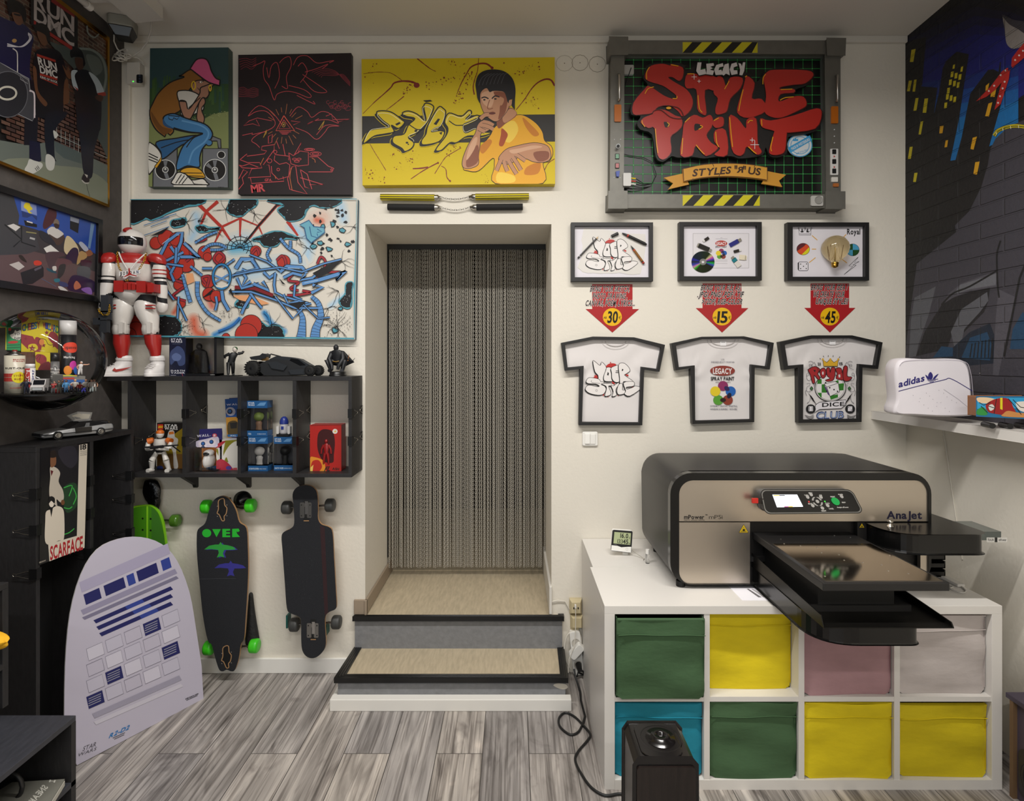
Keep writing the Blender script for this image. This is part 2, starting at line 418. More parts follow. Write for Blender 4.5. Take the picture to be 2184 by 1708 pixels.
# the passage behind the chain curtain
PASS=mat('#4a443b',.9)
b=MB();b.box(DX0-.7,DX0-.6,YC,4.9,.25,3,PASS);b.box(DX1+.6,DX1+.7,YC,4.9,.25,3,PASS);b.box(DX0-.7,DX1+.7,4.9,5,.25,3,PASS)
b.box(DX0-.7,DX1+.7,YC,4.9,2.9,3,PASS)
structure(b,'wall_passage')
TAN=mat('#b8aa90',.6,bump=.05,bscale=9,var=.13,stretch=(9,1.6,1),name='worn_beige_linoleum')
structure(MB().box(DX0-.7,DX1+.7,YC,4.9,.1,.296,TAN),'floor_passage')
# strip along the ceiling, pipe casing in the corner, skirting boards
structure(MB().box(XL(WB)+.05,XR(WB)-.005,WB-.02,WB,EYE+(768-94)/F*WB,ZC,mat('#d9d4ca',.6)),'trim_1',bevel=.003)
b=MB();b.box(XL(WB)-.01,XL(WB)+.04,WB-.02,WB,0,ZC-.12,mat('#d8d2c6',.5));structure(b,'trim_2',bevel=.003)
structure(MB().box(XL(WB)+.04,(752-CX)/F*WB,WB-.014,WB,0,.075,mat('#e8e6e0',.45)),'baseboard_back',bevel=.003)
b=MB();BR=mat('#9b8b78',.45)
b.box(DX0,DX0+.012,WB-.02,YC,.296,.37,BR);b.box(DX0-.055,DX0+.012,WB-.012,WB,.296,.37,BR);structure(b,'baseboard_doorway',bevel=.003)
# a slim white cable duct at the foot of the right door jamb
b=MB();b.box(DX1-.012,DX1+.002,WB-.02,YC,.3,.44,mat('#dcd8d0',.5));structure(b,'trim_3',bevel=.003)
# pencil circles on the wall beside the framed sign
a=Art(wall_map(WB))
for x,y,r,c in ((1204,135,11,'#b8b09f'),(1237,134,17.5,'#938b7c'),(1274,137,18,'#938b7c')):
    a.line(c,ell(x,y,r if r >12 else 18,17,12),1.1,closed=True);a.circ('#7d7364',x,y,1.2,1.2,8)
a.build('pencil_circles',bpy.data.objects['wall_back'])
# ---------------------------------------------------------------- steps up to the doorway
BLK=mat('#121212',.28,name='black_rubber_nosing');GREY=mat('#7d7e80',.75,bump=.2,bscale=40,var=.1,name='grey_painted_riser')
st=thing('doorway_steps','two beige steps with black rubber edges leading up to the chain curtain','steps',((DX0+DX1)/2,2.7,0))
y0,y1=2.575,2.855
def zz(py,d):return EYE-(py-CY)/F*d
zt1=zz(1446,2.575);zt2=zz(1314,2.84)
xa=(712-CX)/F*2.575;xb=(1212-CX)/F*2.575;xc=(757-CX)/F*y1;xd=(1203-CX)/F*y1
MB().slab([(xa+.012,y0+.02,zt1-.006),(xb-.01,y0+.02,zt1-.006),(xd-.005,WB,zt1-.006),(xc+.008,WB,zt1-.006)],(0,0,-zt1+.006),TAN,GREY).build('lower_step',st)
xe=(752-CX)/F*2.84;xf=(1203-CX)/F*2.84
b=MB();b.box(xe+.008,xf-.008,y1,WB,0,zt2-.005,TAN);b.box(DX0,DX1,WB,YC,.1,zt2-.005,TAN)
b.build('upper_step',st)
MB().box(xe+.008,xf-.008,y1-.004,y1,zt1-.01,zt2-.03,GREY).build('riser',st)
MB().box(xa+.014,xb-.012,y0+.014,y0+.02,0,zt1-.03,GREY).build('riser',st)
def nosing(pts,inset,z,h):
    m=MB();n=len(pts)
    for i in range(n-1):
        p,q=Vector(pts[i]+(0,)),Vector(pts[i+1]+(0,));pi_,qi=Vector(inset[i]+(0,)),Vector(inset[i+1]+(0,))
        m.slab([p+Vector((0,0,z-h)),q+Vector((0,0,z-h)),qi+Vector((0,0,z-h)),pi_+Vector((0,0,z-h))],(0,0,h),BLK)
        for k in (.3,.55,.8):                    # ribs
            a_,b_=p.lerp(pi_,k),q.lerp(qi,k);m.tube([a_+Vector((0,0,z)),b_+Vector((0,0,z))],.0018,BLK,5)
    return m
t=.034
nosing([(xc-.003,y1),(xa,y0),(xb,y0),(xd,y1)],[(xc+t,y1),(xa+t+.012,y0+t),(xb-t,y0+t),(xd-t,y1)],zt1,.023).build('nosing',st,bevel=.003)
nosing([(xe+.01,WB),(xe,2.835),(xf,2.835),(xf,WB)],[(xe+.028,WB),(xe+.022,2.857),(xf-.022,2.857),(xf-.028,WB)],zt2,.023).build('nosing',st,bevel=.003)
xg=(703-CX)/F*2.547;xh=(1219-CX)/F*2.547
b=MB();b.box(xg,xh,2.547,2.589,0,zz(1492,2.547),mat('#e6e3dc',.45));b.box(xg,xg+.02,2.589,WB,0,zz(1492,2.547)-.004,mat('#e6e3dc',.45))
b.build('base_trim',st,bevel=.003)
a=Art(wall_map(y0+.0135),h0=.0003)
a.poly('#c9c2b4',[(1180,1461),(1190,1457),(1206,1459),(1211,1466),(1203,1470),(1192,1468)],1).build('worn_patch',st)
# ---------------------------------------------------------------- chain curtain
def chain_curtain():
    CH=mat('#c4bfb4',.42,.55,name='aluminium_chain')
    x0=DX0+.008;x1=DX1-.004;zt=DZ-.035;zb=zt2+.012;yc=WB+.5;pitch=.0122
    nl=int((zt-zb)/pitch);NS=10
    th=np.linspace(0,2*PI,NS,endpoint=False);ph=np.linspace(0,2*PI,4,endpoint=False)+PI/4
    def link(edge):
        v=[]
        for t_ in th:
            cx,cz=.0037*math.cos(t_),.0084*math.sin(t_);nx,nz=math.cos(t_),math.sin(t_)*.8
            for p_ in ph:
                r=.0018;q=(cx+nx*r*math.cos(p_),r*math.sin(p_),cz+nz*r*math.cos(p_))
                v.append((q[1],q[0],q[2]) if edge else q)
        return np.array(v)
    fa=[]
    for i in range(NS):
        for k in range(4):fa.append((i*4+k,((i+1) % NS)*4+k,((i+1) % NS)*4+(k+1) % 4,i*4+(k+1) % 4))
    fa=np.array(fa);A,B=link(False),link(True)
    rng=np.random.default_rng(3);V=[];n=82
    for c in range(n):
        x=x0+(x1-x0)*(c+.5)/n+rng.normal(0,.0012);dy=rng.normal(0,.004);tw=PI/4+rng.normal(0,.35);dz=rng.uniform(0,.006)
        lean=rng.normal(0,.0025)
        ct,sn=math.cos(tw),math.sin(tw)
        for k in range(nl):
            q=(A if k % 2 == 0 else B);z=zt-dz-k*pitch*.985;fr=k/nl
            X=q[:,0]*ct-q[:,1]*sn+x+lean*fr;Y=q[:,0]*sn+q[:,1]*ct+yc+dy*fr
            V.append(np.stack([X,Y,q[:,2]+z],1))
    V=np.concatenate(V);nq=V.shape[0]//(NS*4);Fq=(fa[None]+(np.arange(nq)*(NS*4))[:,None,None]).reshape(-1,4)
    me=bpy.data.meshes.new('chain_curtain');me.vertices.add(len(V));me.vertices.foreach_set('co',V.astype(np.float32).ravel())
    me.loops.add(Fq.size);me.loops.foreach_set('vertex_index',Fq.astype(np.int32).ravel())
    me.polygons.add(len(Fq));me.polygons.foreach_set('loop_start',np.arange(0,Fq.size,4,dtype=np.int32))
    me.polygons.foreach_set('use_smooth',np.ones(len(Fq),bool));me.materials.append(CH);me.update(calc_edges=True);me.validate()
    o=bpy.data.objects.new('chain_curtain',me);C.objects.link(o)
    tag(o,'aluminium chain curtain hanging in the doorway above the beige steps','curtain',kind='stuff')
    RL=mat('#1b1a19',.4)
    r=MB();r.box(x0-.006,x1+.003,yc-.008,yc+.012,zt+.004,DZ,RL);r.box(x0-.006,x0-.001,yc-.006,yc+.012,zb+.1,zt+.01,RL)
    r.solo('curtain_rail','thin black rail holding the chain curtain under the lintel','rail')
chain_curtain()
# ---------------------------------------------------------------- white cube shelf units with fabric boxes
LAC=mat('#dcd8d2',.35,name='white_laminate');YK=2.083;KX0=.335;KX1=1.798;KT=EYE-.9035
def kx(px):return (px-CX)/F*YK
def kz(py):return EYE-(py-CY)/F*YK
KC=[kx(v) for v in (1308,1508,1710,1914,2115)]              # column centres of the uprights (inner faces at the ends)
KM=kz(1492);KB=.036
def cube_unit(name,label,x0,y0,y1,full=True):
    d=x0-KX0;t=thing(name,label,'shelf',((KX0+KX1)/2+d,(y0+y1)/2,0),group='white cube shelf units under the printer')
    MB().box(KX0+d,KX1+d,y0,y1,KT-.031,KT,LAC).build('top_panel',t,bevel=.001)
    MB().box(KX0+d,KX0+.038+d,y0,y1,0,KT-.031,LAC).build('side_panel',t,bevel=.001)
    MB().box(KX1-.038+d,KX1+d,y0,y1,0,KT-.031,LAC).build('side_panel',t,bevel=.001)
    MB().box(KX0+.038+d,KX1-.038+d,y0,y1,0,KB,LAC).build('bottom_panel',t)
    for k in (1,2,3):MB().box(KC[k]-.0105+d,KC[k]+.0105+d,y0+.002,y1,KB,KT-.031,LAC).build('divider',t)
    for k in range(4):
        MB().box((KX0+.038 if k == 0 else KC[k]+.0105)+d,(KX1-.038 if k == 3 else KC[k+1]-.0105)+d,y0+.003,y1,KM-.009,KM+.009,LAC).build('middle_shelf',t)
    if not full:MB().box(KX0+.038+d,KX1-.038+d,y1-.006,y1,KB,KT-.031,LAC).build('back_panel',t)
    return t
cube_unit('cube_shelf','white cube shelf unit in front, holding the coloured fabric boxes',KX0,YK,2.476)
cube_unit('cube_shelf','white cube shelf unit at the back, standing against the wall behind the boxes',KX0+.012,2.479,2.866,False)
def fabric_box(colr,hexc,col,row,y,label,dz0=0.,top=.012,tilt=0.,x0=None,x1=None,rtop=None):
    m=mat(hexc,.85,bump=.25,bscale=14,var=.05,stretch=(1,1,2.2),name='fabric_'+colr);dk=mat(hexc,.95,name='fabric_inside_'+colr)
    a=(KX0+.042 if col == 0 else KC[col]+.0135) if x0 is None else x0;b=(KX1-.042 if col == 3 else KC[col+1]-.0135) if x1 is None else x1
    zb=(KM+.0095 if row == 0 else KB+.0005)+dz0;zt=(KT-.031-top if row == 0 else KM-.009-top) if rtop is None else rtop
    t=thing('fabric_box',label,'storage box',((a+b)/2,y+.17,zb),group='fabric boxes in the cube shelf')
    W_,Hh=b-a,zt-zb;rng=random.Random(col*7+row);n=14;d=.33
    def wob(u,v):return .005*math.sin(5*u+col*2+row)*math.sin(3.1*v*3+col)+.003*math.sin(13*v+3*u+row*2)
    fold=zt-.19*Hh
    g=MB()
    def sheet(mb,z0,z1,off_,nz=10,r=.02):
        V=[];Fs=[];nx=16
        for j in range(nz+1):
            z=z0+(z1-z0)*j/nz
            for i in range(nx+1):
                u=i/nx;x=a+W_*u;e=min(u,1-u)*W_;rad=max(0,.012-e)
                yy=y-off_+wob(u,(z-zb)/Hh)+rad*rad*60
                zc=z+(max(0,r-e)**2/r*.55 if j == 0 and z0 == zb else 0)
                V.append((x,yy-tilt*(zc-zb),zc))
        for j in range(nz):
            for i in range(nx):k=j*(nx+1)+i;Fs.append((k,k+1,k+nx+2,k+nx+1))
        mb.add(V,Fs,m,True)
    sheet(g,zb,zt-.004,0)
    yb=y+.012;T_=tilt*Hh
    g.box(a,a+.004,yb,y+d,zb,zt,m);g.box(b-.004,b,yb,y+d,zb,zt,m);g.box(a,b,y+d-.004,y+d,zb,zt,dk);g.box(a,b,yb,y+d,zb,zb+.004,dk)
    g.add([(a,yb-.008,zb+.02),(a,yb+.01,zb+.02),(a,yb+.01,zt),(a,yb-.008-T_,zt)],[(0,1,2,3)],m)
    g.add([(b,yb-.008,zb+.02),(b,yb+.01,zb+.02),(b,yb+.01,zt),(b,yb-.008-T_,zt)],[(0,1,2,3)],m)
    g.build('body',t)
    f=MB();sheet(f,fold,zt,.006,5);f.box(a+.003,b-.003,y-.004-T_,y+.010-T_,zt-.004,zt,m);f.build('rim_flap',t)
    f=MB();f.tube([(a+.004+W_*k/10*.985,y-.007-tilt*(fold-zb)+wob(k/10,(fold-zb)/Hh),fold+.0015*math.sin(k+col)) for k in range(11)],.0016,dk,5);f.build('seam',t)
    return t
fabric_box('dark_green','#3e5c3b',0,0,2.07,'dark green fabric box in the top left cube, pushed forward',top=.010,tilt=.015)
fabric_box('yellow','#d8c20c',1,0,2.135,'yellow fabric box in the upper row, between the green and pink boxes',top=.004)
fabric_box('pink','#a98488',2,0,2.096,'dusty pink fabric box in the upper row, below the printer tray',top=.01)
fabric_box('light_grey','#bdb4b0',3,0,2.105,'light grey fabric box in the top right cube',top=.012)
fabric_box('teal','#16849b',0,1,2.10,'teal fabric box in the bottom left cube, behind the black humidifier',top=.012)
fabric_box('dark_green','#3e5c3b',1,1,2.092,'dark green fabric box in the lower row, right of the teal box',top=.003)
fabric_box('yellow','#d8c20c',2,1,2.092,'yellow fabric box in the lower row, directly under the pink box',top=.006)
fabric_box('yellow','#cdb80a',3,1,2.10,'yellow fabric box in the bottom right cube, under the grey box',top=.018)
# ---------------------------------------------------------------- garment printer
BL=mat('#1c1b1b',.42,name='black_plastic');GL_=mat('#0c0c0c',.2,name='gloss_black');STL=mat('#cdc3b6',.34,1.,bump=.02,bscale=300,stretch=(1,1,30),name='brushed_steel')
CAN=mat('#1e1c1b',.42,.2,name='dark_grey_casing');DKB=mat('#050505',.6)
pr=thing('garment_printer','large black and steel garment printer on the white cube shelves','printer',(1.13,2.5,KT))
YF=2.24;px=lambda v:(v-CX)/F*YF;pz=lambda v:EYE-(v-CY)/F*YF
x0,x1,z0,z1=px(1429),px(1985),KT+.018,pz(1008)
def body_ring(y,k,ins=0.,r=.085):
    w0=x0+ins-.012*k;w1=x1-ins-.0*k
    o=[]
    for p in rr(w0,z0+ins,w1,z1-ins,r-ins*.6,8):
        # the left and right flanks bulge towards mid height
        o.append((p[0],y,p[1]))
    return o
rings=[body_ring(YF,0),body_ring(YF+.05,0)]
def bulged(y,b_):
    out=[]
    for q in body_ring(y,0):
        zc=1-abs((q[2]-(z0+z1)/2-.02)/((z1-z0)/2));s_=-1 if q[0] <(x0+x1)/2 else 1
        edge=1 if min(q[0]-x0,x1-q[0]) <.05 else 0
        out.append((q[0]+s_*b_*max(0,zc)*edge,y,q[2]))
    return out
MB().loft([bulged(YF+.03,.0),bulged(YF+.1,.012),bulged(2.70,.02),[(q[0]*.985+.018,2.765,q[2]*.97+.026) for q in body_ring(2.765,0)]],CAN).build('casing',pr)
# front rim and the dark recess inside it
o_=rr(x0,z0,x1,z1,.085,8);i_=rr(px(1448),pz(1247),px(1979),pz(1024),.055,8)
MB().ring([(p[0],YF-.004,p[1]) for p in o_],[(p[0],YF-.004,p[1]) for p in i_],(0,.05,0),GL_).build('front_rim',pr,bevel=.004)
# the steel fascia: upper band over the full width
zs=pz(1112)
up=[(p[0],p[1]) for p in i_ if p[1] >zs]+[(px(1448),zs),(px(1979),zs)]
up=sorted(up,key=lambda p:math.atan2(p[1]-(zs+.04),p[0]-(px(1448)+px(1979))/2))
MB().slab([(p[0],YF+.002,p[1]) for p in up],(0,.02,0),STL).build('fascia',pr)
lo=[(p[0],p[1]) for p in i_ if p[1] <zs-.01 and p[0] <px(1600)]+[(px(1448),zs-.004),(px(1600),zs-.004),(px(1600),pz(1247))]
cxl=(px(1448)+px(1600))/2;czl=(zs+pz(1247))/2
lo=sorted(lo,key=lambda p:math.atan2(p[1]-czl,p[0]-cxl))
dr=MB().slab([(p[0],YF+.002,p[1]) for p in lo],(0,.02,0),STL).build('service_door',pr)
MB().box(px(1964),px(1979),YF+.002,YF+.02,pz(1247),zs-.004,STL).build('fascia_post',pr)
b=MB();b.box(px(1602),px(1964),YF+.045,YF+.05,pz(1247),zs,DKB);b.box(px(1602),px(1964),YF+.01,YF+.045,pz(1250),pz(1244),mat('#8d8880',.3,1.));b.box(px(1602),px(1640),YF+.012,YF+.05,pz(1190),pz(1200),BL)
b.box(px(1830),px(1850),YF+.004,YF+.03,pz(1170),zs-.004,BL)
b.build('carriage_bay',pr)
# control panel
pq=[(1624,1045),(1812,1045),(1838,1092),(1634,1094)]
YP=YF-.045;cp=[P(u,v,YP+.0) for u,v in pq]
def quad_map(q,y_top,y_bot):
    tl,tr,br,bl=[Vector(c) for c in q]
    def mp(u,v,h=0.):
        p=tl.lerp(tr,u).lerp(bl.lerp(br,u),v);n=(tr-tl).cross(bl-tl).normalized();n=n if n.y <0 else-n
        return p+n*h
    return mp
cq=[P(1622,1045,YF-.03),P(1816,1045,YF-.03),P(1841,1093,YF-.055),P(1632,1095,YF-.055)]
cm=quad_map(cq,0,0)
RX,RY=.055,.22
rp=rr(0,0,1,1,.05,5);rp=[]
for cx_,cy_,a_ in ((1-RX,1-RY,0),(RX,1-RY,90),(RX,RY,180),(1-RX,RY,270)):
    for k in range(6):
        t_=math.radians(a_+18*k);rp.append((cx_+RX*math.cos(t_),cy_+RY*math.sin(t_)))
cpn=MB();cpn.slab([cm(u,v) for u,v in rp],(0,.045,0),GL_,mat('#4a4a4a',.35))
cpn=cpn.build('control_panel',pr,bevel=.003)
a=Art(cm,h0=.0008)
a.up();A_=[a.pt(p) for p in rp];ip=[(.5+(u-.5)*.978,.5+(v-.5)*.93) for u,v in rp];B_=[a.pt(p) for p in ip];n_=len(rp)
a.mb.add(A_+B_,[(i,(i+1) % n_,n_+(i+1) % n_,n_+i) for i in range(n_)],mat('#8c8c8a',.3,.8))
a.build('panel_edge',cpn)
a=Art(cm,h0=.001);a.poly(mat('#f2f7ff',.3,emit=1.6),[(.118,.2),(.385,.2),(.407,.72),(.135,.74)]);a.poly(mat('#d9b800',.4,emit=.3),[(.126,.21),(.19,.21),(.192,.25),(.128,.25)])
a.poly(mat('#202020',.4),[(.19,.21),(.25,.21),(.252,.25),(.192,.25)]);a.poly('#c050a0',[(.21,.70),(.255,.70),(.256,.735),(.212,.735)]);a.poly('#d8c000',[(.255,.70),(.30,.70),(.301,.735),(.256,.735)])
a.build('screen',cpn)
bt=mat('#a8a6a2',.4)
for u,v in ((.535,.2),(.488,.31),(.63,.31),(.855,.29),(.51,.68),(.665,.68),(.6,.79),(.575,.5)):
    g=MB();g.slab([cm(u+.017*math.cos(t_*PI/7),v+.075*math.sin(t_*PI/7),0) for t_ in range(14)],tuple((cm(u,v,.003)-cm(u,v,0))),bt);g.build('button',cpn)
a=Art(cm,h0=.0015)
for k in range(4):a.line('#9a9894',[(.575+.045*math.cos(math.radians(t_)),.5+.195*math.sin(math.radians(t_))) for t_ in range(k*90+12,k*90+80,8)],.02)
a.build('direction_pad',cpn)
g=MB();g.slab([cm(.765+.04*math.cos(t_*PI/10),.5+.17*math.sin(t_*PI/10),0) for t_ in range(20)],tuple(cm(0,0,.004)-cm(0,0,0)),mat('#13a04a',.4));g.build('print_button',cpn,label='round green button')
a=Art(cm,h0=.0012);W0='#d0cec8'
for tx,u,v,l_ in (('MENU',.515,.1,.04),('TABLE',.46,.2,.045),('JOB',.62,.2,.03),('PRINT',.735,.27,.05),('POWER',.83,.17,.05),('HEIGHT',.58,.88,.05),('CANCEL',.665,.79,.05),('ERROR',.47,.57,.045),('STATUS',.65,.56,.045),('AnaJet mPower',.755,.73,.12),('READY',.83,.52,.04)):
    a.label(W0,tx,u,v,u+l_,v+.055)
a.poly(mat('#ff3030',.3,emit=2.),ell(.485,.51,.006,.026,8));a.poly(mat('#40ff40',.3,emit=2.),ell(.655,.5,.006,.026,8));a.build('panel_lettering',cpn)
# usb stick plugged into the panel side (its own thing)
g=MB();g.box(px(1596),px(1610),YF-.04,YF-.028,pz(1068),pz(1058),mat('#c4281e',.35));g.box(px(1608),px(1621),YF-.041,YF-.027,pz(1069),pz(1058),mat('#1d1816',.3));g.box(px(1619),px(1627),YF-.039,YF-.029,pz(1067),pz(1060),mat('#bbbbbb',.3,1))
g.solo('usb_stick','small red and black memory stick plugged into the printer control panel','memory stick',bevel=.001)
# lettering on the fascia
def fasc():return Art(wall_map(YF+.002),h0=.0006)
a=fasc();a.label('#17142f','AnaJet',1891,1090,1966,1106,gap=.05);a.build('brand_lettering',pr)
a=fasc();a.label('#1d1815','mPower',1459,1098,1502,1106.5,gap=.04);a.label('#3f382f','mP5i',1512,1098,1541,1106.5,bold=0,gap=.05)
a.label('#2a241d','DIGITAL APPAREL PRINTER',1459,1108,1503,1110.3,bold=0);a.label('#2a241d','™',1504,1097,1509,1100);a.build('model_lettering',pr)
for cx_,cy_,s_ in ((1586,1128,9),(1838,1121,5)):
    tri=[(cx_,cy_-s_),(cx_+s_*1.02,cy_+s_*.8),(cx_-s_*1.02,cy_+s_*.8)];a=fasc()
    for k_,c_,o_ in ((1.12,'#191510',0),(1.,'#d8b60e',0),(.72,'#191510',1),(.58,'#d8b60e',1)):a.poly(c_,[(cx_+(u-cx_)*k_,cy_+o_+(v-cy_)*k_) for u,v in tri])
    a.poly('#191510',[(cx_-s_*.35,cy_+s_*.5),(cx_-s_*.1,cy_-s_*.1),(cx_+s_*.3,cy_+s_*.1),(cx_+s_*.35,cy_+s_*.5)]);a.build('warning_sign',pr)
# right-hand platform
TOPZ=pz(1114)
def plat(z):return [(p[0],p[1],z) for p in round_poly([(px(1850),YF+.01),(px(1850)+.002,2.094),(1.755,2.094),(1.735,2.42),(1.66,2.42),(1.66,YF+.01)],[0,.12,.05,0,0,0],10)]
MB().slab(plat(TOPZ-.077),(0,0,.077),GL_).build('side_platform',pr,bevel=.010,seg=3)
k_=MB();k_.lathe([(.012,0),(.006,.008),(.004,.012),(.011,.018),(.0,.024)],(px(1881),YF-.05,TOPZ),mat('#c9c4bb',.25,1.),n=16);k_.build('lock_knob',pr)
# clear cartridge tray sticking out behind the platform
g=MB();g.box(1.748,1.86,2.16,2.30,TOPZ-.045,TOPZ-.012,mat('#7d8580',.2,trans=.55));tr_=g.build('ink_tray',pr,label='clear grey tray')
a=Art(wall_map(2.16));a.rect('#d8d6d0',2104,1146,2148,1156);a.label('#222222','TRAUN',2106,1148.5,2119,1153.5);a.rect('#222222',2121,1146,2127,1156);a.label('#222222','mPower',2130,1148.5,2146,1153.5);a.build('tray_label',tr_)
# platen, lower tray, base arm
PLZ=EYE-(1243-768)/F*1.75
pl=MB();pl.box(.957,1.349,1.75,2.30,PLZ-.026,PLZ,BL);pl=pl.build('platen',pr,bevel=.003)
MB().box(.972,1.337,1.764,2.12,PLZ,PLZ+.0015,mat('#dccfc0',.1,1.,name='polished_steel')).build('platen_plate',pl)
g=MB()
for k in range(14):
    u=.99+.33*((k*37 % 100)/100);v=1.8+.45*((k*61 % 100)/100);g.cyl((u,v,PLZ+.001),(u,v,PLZ+.0026),.0028,mat('#d8d4cc',.3,1),n=10)
g.build('screw',pl,kind='stuff')
TRZ=EYE-(1338-768)/F*1.74;SH=mat('#171614',.33,.5,name='black_sheet_steel')
g=MB();g.box(.954,1.354,1.74,2.28,TRZ-.003,TRZ,SH)
g.slab([(.954,1.745,TRZ),(.954,2.28,TRZ),(.954,2.28,TRZ+.05),(.954,1.76,TRZ+.03)],(.003,0,0),SH)
g.slab([(1.351,1.742,TRZ),(1.351,2.28,TRZ),(1.351,2.28,TRZ+.045),(1.351,1.75,TRZ+.012)],(.004,0,0),SH);g.build('lower_tray',pr)
g=MB();g.box(1.0,1.25,1.86,2.28,TRZ,PLZ-.026,DKB);g.box(.97,1.30,1.85,1.86,TRZ+.0,TRZ+.02,BL);g.build('platen_column',pr)
BZ=EYE-(1372-768)/F*1.79
g=MB();g.slab([(p[0],p[1],BZ) for p in round_poly([(.957,2.28),(.957,1.78),(1.284,1.78),(1.284,2.28)],[0,.13,.04,0],10)],(0,0,TRZ-.004-BZ),GL_);g.build('base_arm',pr,bevel=.006)
for u in (1.02-.35,1.55):MB().cyl((u,YF+.03,KT),(u,YF+.03,z0+.004),.018,DKB,n=14).build('foot',pr)
for u in (.68,1.55):MB().cyl((u,2.68,KT),(u,2.68,z0+.004),.018,DKB,n=14).build('foot',pr)
# ---------------------------------------------------------------- small things on the unit
PW=mat('#eceae4',.4);BK=mat('#151515',.35)
hy=thing('thermo_hygrometer','small digital thermometer and hygrometer reading 16.0 on the shelf top','thermometer',P(1325,1178,2.62),rotz=.12)
def P2(u,v):return P(u,v,2.62)
hq=[P(1307,1130,2.635),P(1349,1133,2.635),P(1346,1179,2.61),P(1303,1174,2.61)];hm=quad_map(hq,0,0)
hb=MB().slab([hm(u,v) for u,v in rr(0,0,1,1,.06,4)],(0,.018,0),BK,PW).build('case',hy,bevel=.001)
a=Art(hm,h0=.0004);a.poly('#eceae4',[(0.01,.74),(.3,.74),(.5,.79),(.8,.74),(.99,.72),(.99,.99),(.01,.99)]);a.poly('#a9b287',[(.09,.09),(.93,.09),(.93,.64),(.09,.64)])
a.build('screen',hb)
a=Art(hm,h0=.0009);a.label('#23281c','16.0',.40,.13,.80,.34,gap=.1);a.label('#23281c','C',.84,.27,.90,.36);a.label('#23281c','133',.28,.42,.55,.61,bold=0);a.label('#23281c','45',.56,.40,.82,.61);a.label('#23281c','%',.85,.55,.91,.62);a.label('#8a8a8a','CLOCK',.12,.67,.26,.695);a.line('#b8b5ae',ell(.78,.85,.05,.06,14),.012,closed=True);a.build('digits',hb)
MB().box(hq[2].x-.035,hq[2].x-.01,2.63,2.66,KT,KT+.05,PW).build('stand',hy)
bo=thing('glass_vial','tiny glass vial with white cap beside the thermometer','bottle',P(1381,1196,2.52))
c0=P(1381,1196,2.52);c0.z=KT
MB().cyl(c0,c0+Vector((0,0,.042)),.0085,mat('#f4f4f2',.05,trans=.9),n=18).build('glass',bo)
MB().cyl(c0+Vector((0,0,.0425)),c0+Vector((0,0,.062)),.0082,PW,n=18).build('cap',bo)
MB().tube([Vector((hq[2].x-.01,2.63,KT+.012)),Vector((hq[2].x+.03,2.60,KT+.004)),Vector((hq[2].x+.05,2.57,KT+.003)),c0+Vector((-.012,.03,.003)),c0+Vector((.0,.05,.003)),Vector((hq[2].x+.02,2.68,KT+.004)),Vector((hq[2].x,2.66,KT+.01))],.0013,mat('#d8d4ca',.5),6).solo('sensor_cable','thin white sensor wire lying between the thermometer and the vial','cable')
a=Art(lambda u,v,h=0.:Vector((u,v,KT+.0012+h)),h0=.0003)
g=MB().box(.86,1.16,2.13,2.27,KT+.0001,KT+.0012,mat('#eceaf0',.6));pp=g.solo('test_sheet','white sheet with printed colour test bars under the printer front','paper')
for u,c_ in ((.94,'#6e6a6c'),(.958,'#a7a3a6'),(1.0,'#d9c94a'),(1.035,'#c66ab4'),(1.05,'#c66ab4')):a.poly(c_,[(u-.02,2.235),(u-.012,2.235),(u+.005,2.155),(u-.008,2.155)])
a.build('printed_bars',pp)
# black stacked trays and a white charger behind the printer, on the right end of the unit
g=thing('tray_stack','black stacked letter trays standing behind the printer platform','tray',(1.73,2.5,KT))
for k in range(3):
    z=KT+.001+k*.035;b=MB();b.box(1.655,1.80,2.36,2.62,z,z+.004,BL);b.box(1.655,1.659,2.36,2.62,z,z+.028,BL);b.box(1.796,1.80,2.36,2.62,z,z+.03,BL);b.box(1.655,1.80,2.616,2.62,z,z+.03,BL);b.box(1.655,1.80,2.36,2.364,z,z+.02,BL);b.build('tray',g)
b=MB();b.box(1.765,1.795,2.25,2.34,KT+.001,KT+.013,mat('#cfcbc4',.4));b.solo('white_charger','white charger with grey slots beside the stacked trays','charger',bevel=.003)
MB().tube([Vector((u,v,KT+.004)) for u,v in smooth([(1.78,2.25),(1.765,2.21),(1.735,2.19),(1.72,2.23),(1.745,2.25),(1.73,2.29)],False,5)],.003,mat('#c9c5be',.5),6).solo('charger_cable','coiled white cable in front of the white charger','cable')
# ---------------------------------------------------------------- humidifier, cables, sockets
HB=mat('#141212',.18,name='piano_black');HW=mat('#1d1512',.3,bump=.1,bscale=12,var=.4,stretch=(6,6,.6),name='dark_wood_front')
hu=thing('humidifier','black tower humidifier with dark wood front and round blue display','humidifier',(.43,1.68,0))
hx0,hx1,hz=.336,.521,EYE-1.124
MB().slab([(hx0+.004,1.6,0),(hx1,1.6,0),(hx1-.003,1.6,hz-.02),(hx1-.02,1.6,hz),(hx0+.02,1.6,hz),(hx0+.006,1.6,hz-.02)],(0,.158,0),HB).build('body',hu,bevel=.006)
MB().rbox(hx0+.012,hx1-.008,1.594,1.602,.01,hz-.022,.01,HW).build('front_panel',hu)
g=MB();g.lathe([(.062,0),(.058,.002),(.05,-.004),(.046,-.004),(.042,.006),(.03,.004),(.026,.012),(.012,.012),(.011,.002),(0,.002)],(.436,1.68,hz+.002),HB,n=32);g.build('mist_nozzle',hu)
MB().rbox(hx0+.03,hx1-.035,1.602,1.75,hz,hz+.003,.03,HB,axis='Z').build('lid',hu,bevel=.002)
a=Art(lambda u,v,h=0.:Vector((.45+u,1.594-h,.052+v)),h0=.0006)
